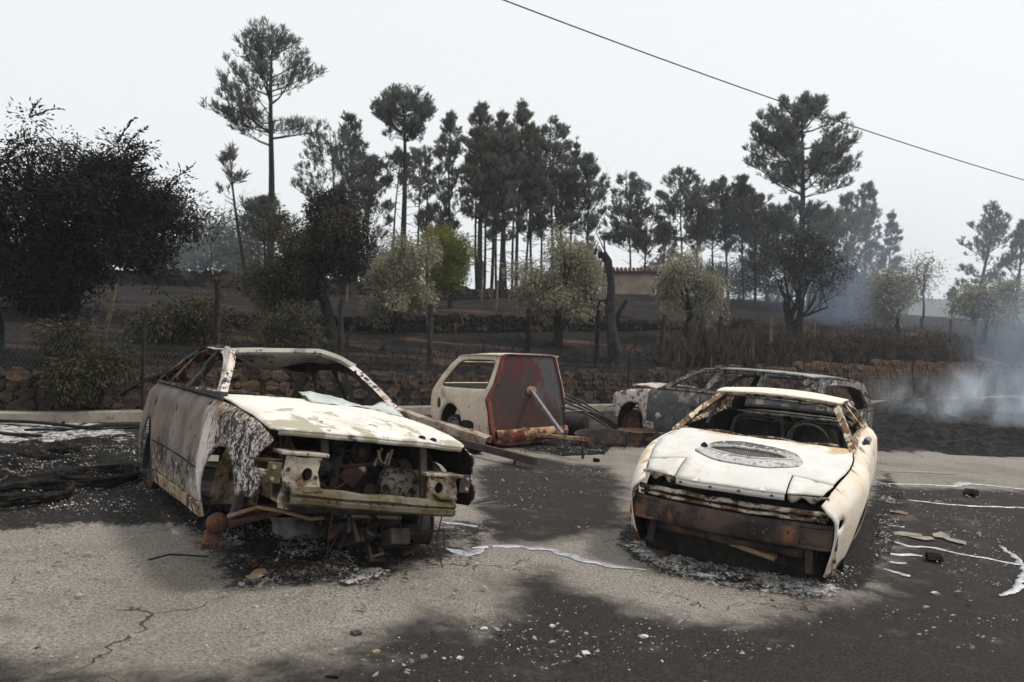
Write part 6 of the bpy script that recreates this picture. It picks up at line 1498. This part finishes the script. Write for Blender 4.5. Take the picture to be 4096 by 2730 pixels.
# barrel, curled sheet, flange and wire by the estate car
t_ = MB().lathe([(0, -.30), (.16, -.30), (.19, -.26), (.19, .26), (.16, .30), (0, .30)], 22, Matrix.Rotation(rad(90), 4, 'Y') @ Matrix.Diagonal((1, 1, 1, 1))).obj('gas_tank', M['soot'], None, True, 50)
on_ground(t_, 1312, 1000, .19); t_.rotation_euler = (0, 0, rad(-20)); tag(t_, 'black burnt tank lying beside the red plate', 'tank')
cs_ = MB().sheet(lambda u, v: ((.38 + .10 * v) * math.cos(lerp(-.2, 3.9, u)) * (1 + .15 * math.sin(u * 5)), .30 * math.sin(lerp(-.2, 3.9, u)) + .1 * v, v * (.20 + .08 * math.sin(u * 4)) + .01), 30, 6).obj('curled_sheet', burnt('sooty_curled_steel', (.035, .028, .024), (.06, .042, .032), [((.14, .075, .04), 5, .60, .06), ((.012, .011, .011), 3, .52, .1)], seed=70), None, True, solid=.006)
on_ground(cs_, 1385, 1032, .0); cs_.rotation_euler = (0, 0, rad(15)); tag(cs_, 'curled sheet of burnt steel in front of the estate car', 'scrap')
fl = empty('rusty_drum'); on_ground(fl, 1466, 1024, .0)
MB().lathe([(.34, 0), (.33, .05), (.31, .06), (.31, .20), (.345, .24), (.36, .255), (.345, .262), (.30, .22)], 30).obj('drum_wall', burnt('tan_rusty_drum', (.20, .12, .075), (.13, .075, .05), [((.02, .018, .017), 5, .52, .05)], seed=60), fl, True, 50)
MB().lathe([(.33, .245), (.20, .25), (0, .25)], 24).obj('drum_lid', M['rust'], fl, True)
tag(fl, 'wide rusty drum beside the front wheel of the estate car', 'drum')
for i, (x, y, lb) in enumerate([(1408, 975, 'loop of charred tyre wire left of the estate car wheel'), (1425, 985, 'second loop of charred tyre wire near the estate car')]):
    R_ = random.Random(i); mb = MB()
    for k in range(5): mb.tube([(.24 * math.cos(t) * (1 + .1 * k * .3), .10 * math.sin(t) + .03 * k, .20 + .20 * math.sin(t * 1.0 + .4 * k)) for t in np.linspace(0, 6.0, 22)], .006, 4)
    o = mb.obj('tyre_wire', M['iron'], None, True); on_ground(o, x, y, .0); o.rotation_euler = (0, 0, .3 + i); tag(o, lb, 'wire')
# burnt tyre carcasses at the left
for i, (x, y, r_, lb) in enumerate([(225, 1108, .34, 'flattened charred wire ring of a tyre on the black ash at the left'), (60, 1150, .32, 'half buried charred wire ring at the left edge'), (120, 1060, .30, 'far charred wire ring in the left ash')]):
    mb = MB()
    for k in range(7):
        R_ = random.Random(i * 9 + k); mb.tube([((r_ + R_.uniform(-.04, .04)) * math.cos(t), (r_ + R_.uniform(-.03, .03)) * math.sin(t), .035 + .02 * math.sin(t * 2 + k) + k * .008) for t in np.linspace(0, 6.283, 30)], .016, 5)
    o = mb.obj('wire_ring', M['char'], None, True); on_ground(o, x, y, .01); tag(o, lb, 'wire ring')
# charred boards at the left
for i, (x0, y0, x1, y1, w, lb) in enumerate([(-40, 975, 190, 992, .12, 'long black board lowest in the left ash'), (-30, 958, 150, 975, .10, 'black board nearest the kerb at the left'), (60, 1002, 205, 988, .08, 'thin charred lath across the white ash'), (200, 992, 330, 985, .20, 'broad curved black board beside the left car tail'), (-60, 990, 90, 1015, .10, 'black board running off the left edge')]):
    p0, p1 = gd(x0, y0), gd(x1, y1); c = (p0 + p1) / 2; m = MB(); n = 8
    for j in range(n):
        t0, t1 = j / n, (j + 1) / n; f = lambda t: (p0.lerp(p1, t) - c) + Vector((0, 0, .05 + .03 * math.sin(t * 3 + i) + .05 * (i == 3) * math.sin(math.pi * t)))
        m.bar(f(t0), f(t1) , w * (1 - .2 * t0), .03)
    o = m.obj('charred_board', M['char']); o.location = c; tag(o, lb, 'board', 'charred boards in the left ash')
# brackets and plates in front of the left car
def bent(name, pts, w, mat, label, th=.012, cat='scrap'):
    P = [gd(*p) for p in pts]; c = P[0].copy(); m = MB()
    if w > .06 and th < .03:                                 # torn sheet with ragged edges
        n = 14; A_ = np.array([tuple(p - c) for p in P]); k_ = np.linspace(0, len(P) - 1, n + 1)
        def sh_(u, v):
            i = u * n; q = np.array([np.interp(u * (len(P) - 1), range(len(P)), A_[:, j]) for j in range(3)]); d = A_[-1] - A_[0]; s = np.array([-d[1], d[0], 0]) / (np.linalg.norm(d[:2]) + 1e-9)
            e = (v - .5) * w * (1 + .7 * noise.noise(Vector((u * 4, v * 9, w * 50)))) * (.55 + .45 * math.sin(math.pi * (.12 + .76 * u)))
            return tuple(q + s * e + np.array([0, 0, .018 + .03 * abs(noise.noise(Vector((u * 2.5, v * 2.5, w * 9))))]))
        o = m.sheet(sh_, n, 4).obj(name, M[mat], None, True, solid=.004); o.location = c; tag(o, label, cat); return o
    for i in range(len(P) - 1):
        hh = .03 + .012 * (i % 2); m.bar(P[i] - c + Vector((0, 0, hh)), P[i + 1] - c + Vector((0, 0, .03 + .012 * ((i + 1) % 2))), w, th)
    o = m.obj(name, M[mat], None, bevel=.003); o.location = c; tag(o, label, cat); return o
bent('zigzag_bracket', [(842, 1292), (878, 1286), (872, 1268), (908, 1266)], .035, 'tan', 'tan zigzag bracket on the ash in front of the left car')
bent('steel_bracket', [(925, 1284), (952, 1280), (972, 1262)], .04, 'rust', 'rusty angled bracket right of the tan zigzag one')
M['pale'] = plain('pale_torn_sheet', (.40, .37, .34), (.28, .26, .24), 6, .8, .4, c3=(.10, .09, .08))
bent('flat_plate', [(790, 1348), (838, 1330), (884, 1318)], .13, 'pale', 'pale torn flat plate lying in front of the left car')
bent('brown_chunk', [(575, 1338), (600, 1325), (618, 1318)], .10, 'tan', 'brown flat chunk below the wheel rim')
bent('thin_rod', [(1100, 1166), (1146, 1163)], .012, 'steel', 'thin grey rod on the dark asphalt between the cars')
bent('tan_strip', [(905, 1235), (945, 1245), (985, 1252)], .04, 'tan', 'tan strip lying under the left car bumper')
bent('tan_strip', [(48, 1092), (80, 1086), (96, 1075)], .05, 'tan', 'tan strip on the black ash at the left')
bent('curved_hose', [(340, 1298), (390, 1289), (430, 1287), (478, 1294)], .012, 'iron', 'thin curved black hose on the pale asphalt')
bent('scrap_chip', [(1660, 1325), (1690, 1338), (1730, 1340)], .16, 'char', 'flat black char sheet in the white ash before the coupe', .02)
bent('rusty_lump', [(1862, 1330), (1900, 1335)], .07, 'rust', 'rusty lump in the ash before the coupe', .05)
bent('rusty_lump', [(1520, 1288), (1535, 1280)], .05, 'rust', 'small rusty lump left in the white ash before the coupe', .05)
bent('tan_sheet', [(2045, 1180), (2085, 1186)], .10, 'tan', 'tan sheet beside the coupe rear wing', .006)
for i, (x, y, lb) in enumerate([(2080, 1232, 'dark glass shard nearest the coupe'), (2160, 1235, 'dark glass shard between the silver streams'), (2195, 1247, 'large dark glass shard right of the silver dashes'), (2120, 1240, 'small dark glass shard beside the coupe')]):
    R_ = random.Random(i + 5); pts = [(.10 * (1 + R_.random()) * math.cos(a), .055 * (1 + R_.random()) * math.sin(a)) for a in (0, 1.4, 2.6, 4.2, 5.3)]
    o = panel('glass_shard', pts, lambda u, v: (u, v, .012 + .01 * u), M['concrete'], None, res=.2, thick=.005, smooth=False); on_ground(o, x, y, .004); o.rotation_euler = (0, 0, i); tag(o, lb, 'shard', 'dark glass shards right of the coupe')
for i, (x, y, lb) in enumerate([(1370, 1062, 'dark clinker stone between the front cars'), (2145, 1290, 'black clod near the lowest silver dash'), (945, 945, 'black charred lump behind the left hood'), (2230, 1140, 'black clod between the long silver streams')]):
    v, f = stone_mesh(80 + i); s_ = (.08, .10, .22, .14)[i]
    o = mesh_obj('charred_lump', [(a_ * s_ * 1.3, b_ * s_, c_ * s_ * .7) for a_, b_, c_ in v], f, M['char']); on_ground(o, x, y + (18 if i == 2 else 0), s_ * .3); o.rotation_euler = (0, 0, i * 1.3); tag(o, lb, 'lump')

# ---------------------------------------------------------------- ash heaps
from mathutils.bvhtree import BVHTree
HEAPS = []
def heap(name, label, poly, hmax, seed, rough=.5, step=.12, mat='heapm'):
    pg = [tuple(gd(*p).xy) for p in poly]; A_ = np.array(pg); x0, y0 = A_.min(0); x1, y1 = A_.max(0)
    xs = np.arange(x0, x1, step); ys = np.arange(y0, y1, step); X, Y = np.meshgrid(xs, ys); Q = np.stack([X.ravel(), Y.ravel()], 1)
    ins = in_poly(Q, pg); d = np.where(ins, poly_dist(Q, pg), 0); k = ss(0, 1.3, d)
    h = np.array([0 if q <= 0 else q * hmax * (.55 + .5 * noise.noise(Vector((p[0] * .6, p[1] * .6, seed))) + rough * .5 * noise.noise(Vector((p[0] * 2.3, p[1] * 2.3, seed))) + rough * .35 * noise.noise(Vector((p[0] * 6, p[1] * 6, seed)))) for p, q in zip(Q, k)])
    gzv = 0.06 - .35 * np.tanh(Q[:, 0] / 10); V = np.stack([Q[:, 0], Q[:, 1], gzv + np.where(ins, .012 + np.maximum(h, 0), -.05)], 1)
    nx_, ny_ = len(xs), len(ys); ii = (np.arange(ny_ - 1)[:, None] * nx_ + np.arange(nx_ - 1)[None, :]).ravel(); F = np.stack([ii, ii + 1, ii + nx_ + 1, ii + nx_], 1)
    F = F[ins[F].any(1)]
    HEAPS.append(BVHTree.FromPolygons([tuple(v) for v in V], [tuple(f) for f in F]))
    o = mesh_obj(name, V, F, M[mat], None, True); tag(o, label, 'ash heap', kind='stuff'); return o
def heap_material():
    m, nt, N, L, bs = new_mat('black_ash'); co = n_obj(nt)
    v = n_map(nt, co, scale=(1, .7, 1.5))
    col = n_mix(nt, n_step(nt, n_noise(nt, v, 5, 9, .75, .3), .42, .64), (.005, .005, .005), (.040, .035, .032))
    col = n_mix(nt, n_step(nt, n_noise(nt, n_map(nt, co, loc=(4, 1, 2), scale=(.6, 1, 1)), 4.2, 9, .75, .5), .62, .70), col, (.20, .185, .17))
    L.new(col, bs.inputs['Base Color']); bs.inputs['Roughness'].default_value = .95; bs.inputs['Specular IOR Level'].default_value = .15
    L.new(n_bump(nt, n_noise(nt, co, 12, 9, .8), 1.0, .08), bs.inputs['Normal']); return m
M['heapm'] = heap_material()
heap('ash_heap', 'wide black smouldering ash heap behind the coupe at the right', [(1975, 930), (2080, 925), (2300, 922), (2600, 930), (2900, 970), (2700, 1050), (2300, 1052), (2180, 1046), (2090, 1030), (2030, 1040), (1960, 1035)], .30, 3.3, 1.0, .13)
heap('ash_heap', 'low black ash heap at the left behind the left car', [(-400, 1000), (60, 1020), (330, 985), (380, 1060), (330, 1110), (200, 1140), (60, 1175), (-400, 1230)], .13, 8.1, 1.9, .05)
heap('ash_heap', 'small black ash pile under the tow bar of the half car', [(1225, 1035), (1260, 1008), (1380, 1005), (1420, 1020), (1390, 1045), (1290, 1050)], .07, 5.5, 1.4, .05)

# ---------------------------------------------------------------- flakes, chips and grit: uncountable
def flakes(name, label, zones, n, size, mat, seed, tilt=.35, th=1.0, cat='debris', clump=2.2):
    R = np.random.default_rng(seed); C = []
    polys = [([tuple(gd(*p).xy) for p in z], w) for z, w in zones]; W_ = np.array([w for _, w in polys]); W_ = W_ / W_.sum()
    for (pg, _), w in zip(polys, W_):
        A_ = np.array(pg); lo, hi = A_.min(0), A_.max(0); got = 0; need = int(n * w)
        while got < need:
            q = R.uniform(lo, hi, (need * 3 + 50, 2)); q = q[in_poly(q, pg)]; q = q[R.random(len(q)) < ss(0, .45, poly_dist(q, pg))]; q = q[[noise.noise(Vector((u[0] * clump, u[1] * clump, seed))) + .5 * noise.noise(Vector((u[0] * clump * 3, u[1] * clump * 3, seed))) > .08 for u in q]][:need - got] if clump else q[:need - got]
            if len(q) == 0: break
            C.append(q); got += len(q)
    C = np.concatenate(C); n = len(C); s = size * R.lognormal(0, .55, (n, 1, 1)).clip(.3, 2.4)
    ang = R.uniform(0, 6.28, n); V = np.zeros((n, 5, 3))
    for k in range(4):
        a = ang + k * 1.57 + R.uniform(-.5, .5, n); r_ = R.uniform(.5, 1.15, n); V[:, k, 0] = np.cos(a) * r_; V[:, k, 1] = np.sin(a) * r_ * R.uniform(.4, 1, n)
    nx_, ny_ = R.normal(0, tilt, n), R.normal(0, tilt, n)
    V[:, :4, 2] = V[:, :4, 0] * nx_[:, None] + V[:, :4, 1] * ny_[:, None]; V[:, 4, 2] = R.uniform(.2, .7, n) * th
    zf = 0.06 - .35 * np.tanh(C[:, 0] / 10) + .022
    for t_ in HEAPS:
        for i_, p_ in enumerate(C):
            h_ = t_.ray_cast(Vector((p_[0], p_[1], 3)), Vector((0, 0, -1)))
            if h_[0] is not None: zf[i_] = max(zf[i_], h_[0].z + .004)
    V *= s * .5; V[:, :, :2] += C[:, None, :]; V[:, :, 2] += zf[:, None] + np.abs(s[:, :, 0]) * .12
    i0 = np.arange(n)[:, None] * 5; F = np.concatenate([i0 + np.array([[a, (a + 1) % 4, 4]]) for a in range(4)])
    o = mesh_obj(name, V.reshape(-1, 3), F, M[mat]); tag(o, label, cat, kind='stuff'); return o
ZL = [(-300, 1000), (330, 1000), (420, 1110), (480, 1165), (560, 1195), (560, 1250), (430, 1205), (200, 1210), (-300, 1250)]
ZA = [(480, 1170), (620, 1190), (1000, 1215), (1060, 1255), (1030, 1285), (850, 1315), (700, 1345), (535, 1352), (520, 1310), (560, 1250)]
ZN = [(380, 1150), (560, 1180), (640, 1260), (1000, 1330), (1160, 1260), (1120, 1200), (1100, 1300), (860, 1370), (520, 1380), (460, 1280)]
ZB = [(1420, 1225), (1480, 1240), (1960, 1300), (2000, 1310), (1985, 1360), (1900, 1390), (1700, 1372), (1560, 1340), (1450, 1300)]
ZR = [(2010, 1090), (2090, 1140), (2070, 1260), (2000, 1330), (1990, 1300)]
ZD = [(1150, 1015), (1560, 990), (1570, 1030), (1440, 1040), (1300, 1055), (1180, 1050)]
ZF = [(300, 1600), (900, 1450), (1250, 1330), (1450, 1400), (1900, 1400), (2050, 1300), (2060, 1120), (2400, 1120), (2700, 1600)]
ZM = [(1100, 1200), (1090, 1080), (1400, 1060), (1440, 1150), (1400, 1230), (1130, 1240)]
ZP = [(-100, 1250), (540, 1210), (560, 1340), (1000, 1300), (1400, 1330), (1200, 1400), (600, 1540), (-100, 1600)]
M['flk_white'] = leafy('white_flakes', (.52, .50, .475), (.30, .285, .27), (.20, .185, .17), trans=0)
M['flk_dark'] = leafy('dark_flakes', (.015, .014, .013), (.07, .06, .052), (.13, .085, .055), trans=0)
M['flk_grey'] = leafy('grey_flakes', (.10, .094, .088), (.26, .245, .225), (.20, .14, .09), trans=0)
flakes('ash_flakes', 'white ash flakes and chips strewn on the burnt ground', [(ZL, 4.2), (ZA, .9), (ZB, 3.2), (ZR, 1), (ZD, 1.0)], 6500, .0115, 'flk_white', 1)
flakes('char_flakes', 'black and brown charred flakes around the cars', [(ZL, 2.5), (ZA, 3.0), (ZN, 2.0), (ZB, 1.4), (ZR, 1.2), (ZD, 1.6)], 8500, .019, 'flk_dark', 2, .4)
flakes('grey_flakes', 'grey curled ash scraps around the cars', [(ZL, 1.5), (ZA, 2.2), (ZN, 1.2), (ZB, 1.4), (ZD, 1)], 4600, .019, 'flk_grey', 3, .5)
flakes('white_grit', 'tiny white grit scattered over the dark asphalt', [(ZF, 3.2), (ZM, 1), (ZP, .5)], 1900, .008, 'flk_white', 4, .2, .8, 'gravel', .9)
flakes('asphalt_chips', 'dark and grey pebbles scattered on the asphalt', [(ZF, 2), (ZM, .8), (ZP, 1.2)], 900, .022, 'flk_grey', 5, .3, .8, 'gravel')
R_ = np.random.default_rng(77)
for i, (x, y, s_, lb) in enumerate([(1112, 1447, .035, 'white chip on the dark asphalt in the middle'), (1270, 1440, .03, 'pale chip right of the middle of the dark asphalt'), (1345, 1503, .045, 'pale stone low in the middle foreground'), (1480, 1465, .04, 'white pebble on the dark asphalt right of the middle'), (865, 1500, .035, 'oval tan pebble at lower left of the dark asphalt'), (770, 1553, .07, 'grey flat chip at the bottom left of the dark asphalt'), (818, 1458, .055, 'dark flat chip at the edge of the dark asphalt'), (2150, 1366, .05, 'pale folded scrap right of the coupe'), (1057, 1514, .03, 'tiny white pebble in the middle foreground'), (1270, 1248 + 66, .03, 'tan chip below the long silver stream')]):
    v, f = stone_mesh(200 + i); o = mesh_obj('pebble', [(a_ * s_, b_ * s_ * .8, c_ * s_ * .35) for a_, b_, c_ in v], f, M[('ash', 'ash', 'ash', 'ash', 'tan', 'dark', 'dark', 'ash', 'ash', 'tan')[i]]); on_ground(o, x, y, s_ * .16); o.rotation_euler = (0, 0, i * .9); tag(o, lb, 'pebble', 'loose pebbles and chips')

# ---------------------------------------------------------------- haze and smoke
def haze():
    x0, x1, y0, y1, z0, z1 = -620, 620, -62, 640, -46, 42
    b = MB().box(((x0 + x1) / 2, (y0 + y1) / 2, (z0 + z1) / 2), (x1 - x0, y1 - y0, z1 - z0))
    m = bpy.data.materials.new('haze'); m.use_nodes = True; nt = m.node_tree; nt.nodes.clear()
    out = nt.nodes.new('ShaderNodeOutputMaterial'); v = nt.nodes.new('ShaderNodeVolumePrincipled')
    v.inputs['Color'].default_value = (.90, .95, 1.0, 1); v.inputs['Density'].default_value = HAZE_D; v.inputs['Anisotropy'].default_value = .2
    nt.links.new(v.outputs[0], out.inputs['Volume'])
    o = b.obj('haze', m); tag(o, 'thin smoky haze in the air', 'haze', kind='stuff')
HAZE_D = .0008
haze()
def smoke(name, label, c, size, dens, seed, scale=.5, col=(.80, .90, 1.0), lo=.46, hi=.75, stretch=(1, 1, .6)):
    b = MB().box((0, 0, 0), (2, 2, 2)); m = bpy.data.materials.new('smoke'); m.use_nodes = True; nt = m.node_tree; nt.nodes.clear(); L = nt.links
    out = nt.nodes.new('ShaderNodeOutputMaterial'); v = nt.nodes.new('ShaderNodeVolumePrincipled'); co = n_obj(nt)
    ln = nt.nodes.new('ShaderNodeVectorMath'); ln.operation = 'LENGTH'; L.new(co, ln.inputs[0])
    fall = n_step(nt, ln.outputs['Value'], 1.0, .15)
    w = n_map(nt, co, scale=tuple(s * q for s, q in zip(size, stretch)), loc=(seed, seed, seed))
    nn = n_step(nt, n_noise(nt, w, scale, 5, .6, .8), lo, hi)
    L.new(n_math(nt, 'MULTIPLY', n_math(nt, 'MULTIPLY', fall, nn), dens), v.inputs['Density'])
    v.inputs['Color'].default_value = (*col, 1); v.inputs['Anisotropy'].default_value = .1
    L.new(v.outputs[0], out.inputs['Volume'])
    o = b.obj(name, m); o.location = c; o.scale = size; tag(o, label, 'smoke', kind='stuff'); return o
smoke('smoke', 'bright smoke curling off the ash heap at the right', atd(2270, 915, 20), (3.4, 3.5, 1.1), 1.9, 3.1, 1.1, (.80, .90, 1.0), .48, .78)
smoke('smoke', 'tall pale smoke plume at the right picture edge', atd(2440, 840, 22), (3.8, 4, 3.6), .34, 7.7, .5, (.62, .78, 1.0), .40, .78)
smoke('smoke', 'blue smoke drifting in front of the dark shed', atd(1960, 700, 40), (5.0, 4, 3.2), .16, 1.4, .25, (.50, .68, 1.0), .35, .8)
smoke('smoke', 'thin blue smoke veil between the right-hand pines', atd(2030, 640, 46), (16, 9, 9), .042, 2.2, .12, (.72, .84, 1.0), .2, .8)
smoke('smoke', 'grey smoke hanging behind the big dark tree', atd(470, 600, 38), (5, 5, 2.6), .06, 5.2, .25, (.85, .9, 1.0), .3, .8)
smoke('smoke', 'faint blue smoke low at the left picture edge', atd(20, 800, 12.3), (1.1, .5, .35), .30, 4.2, 1.2, (.55, .70, 1.0), .35, .8)
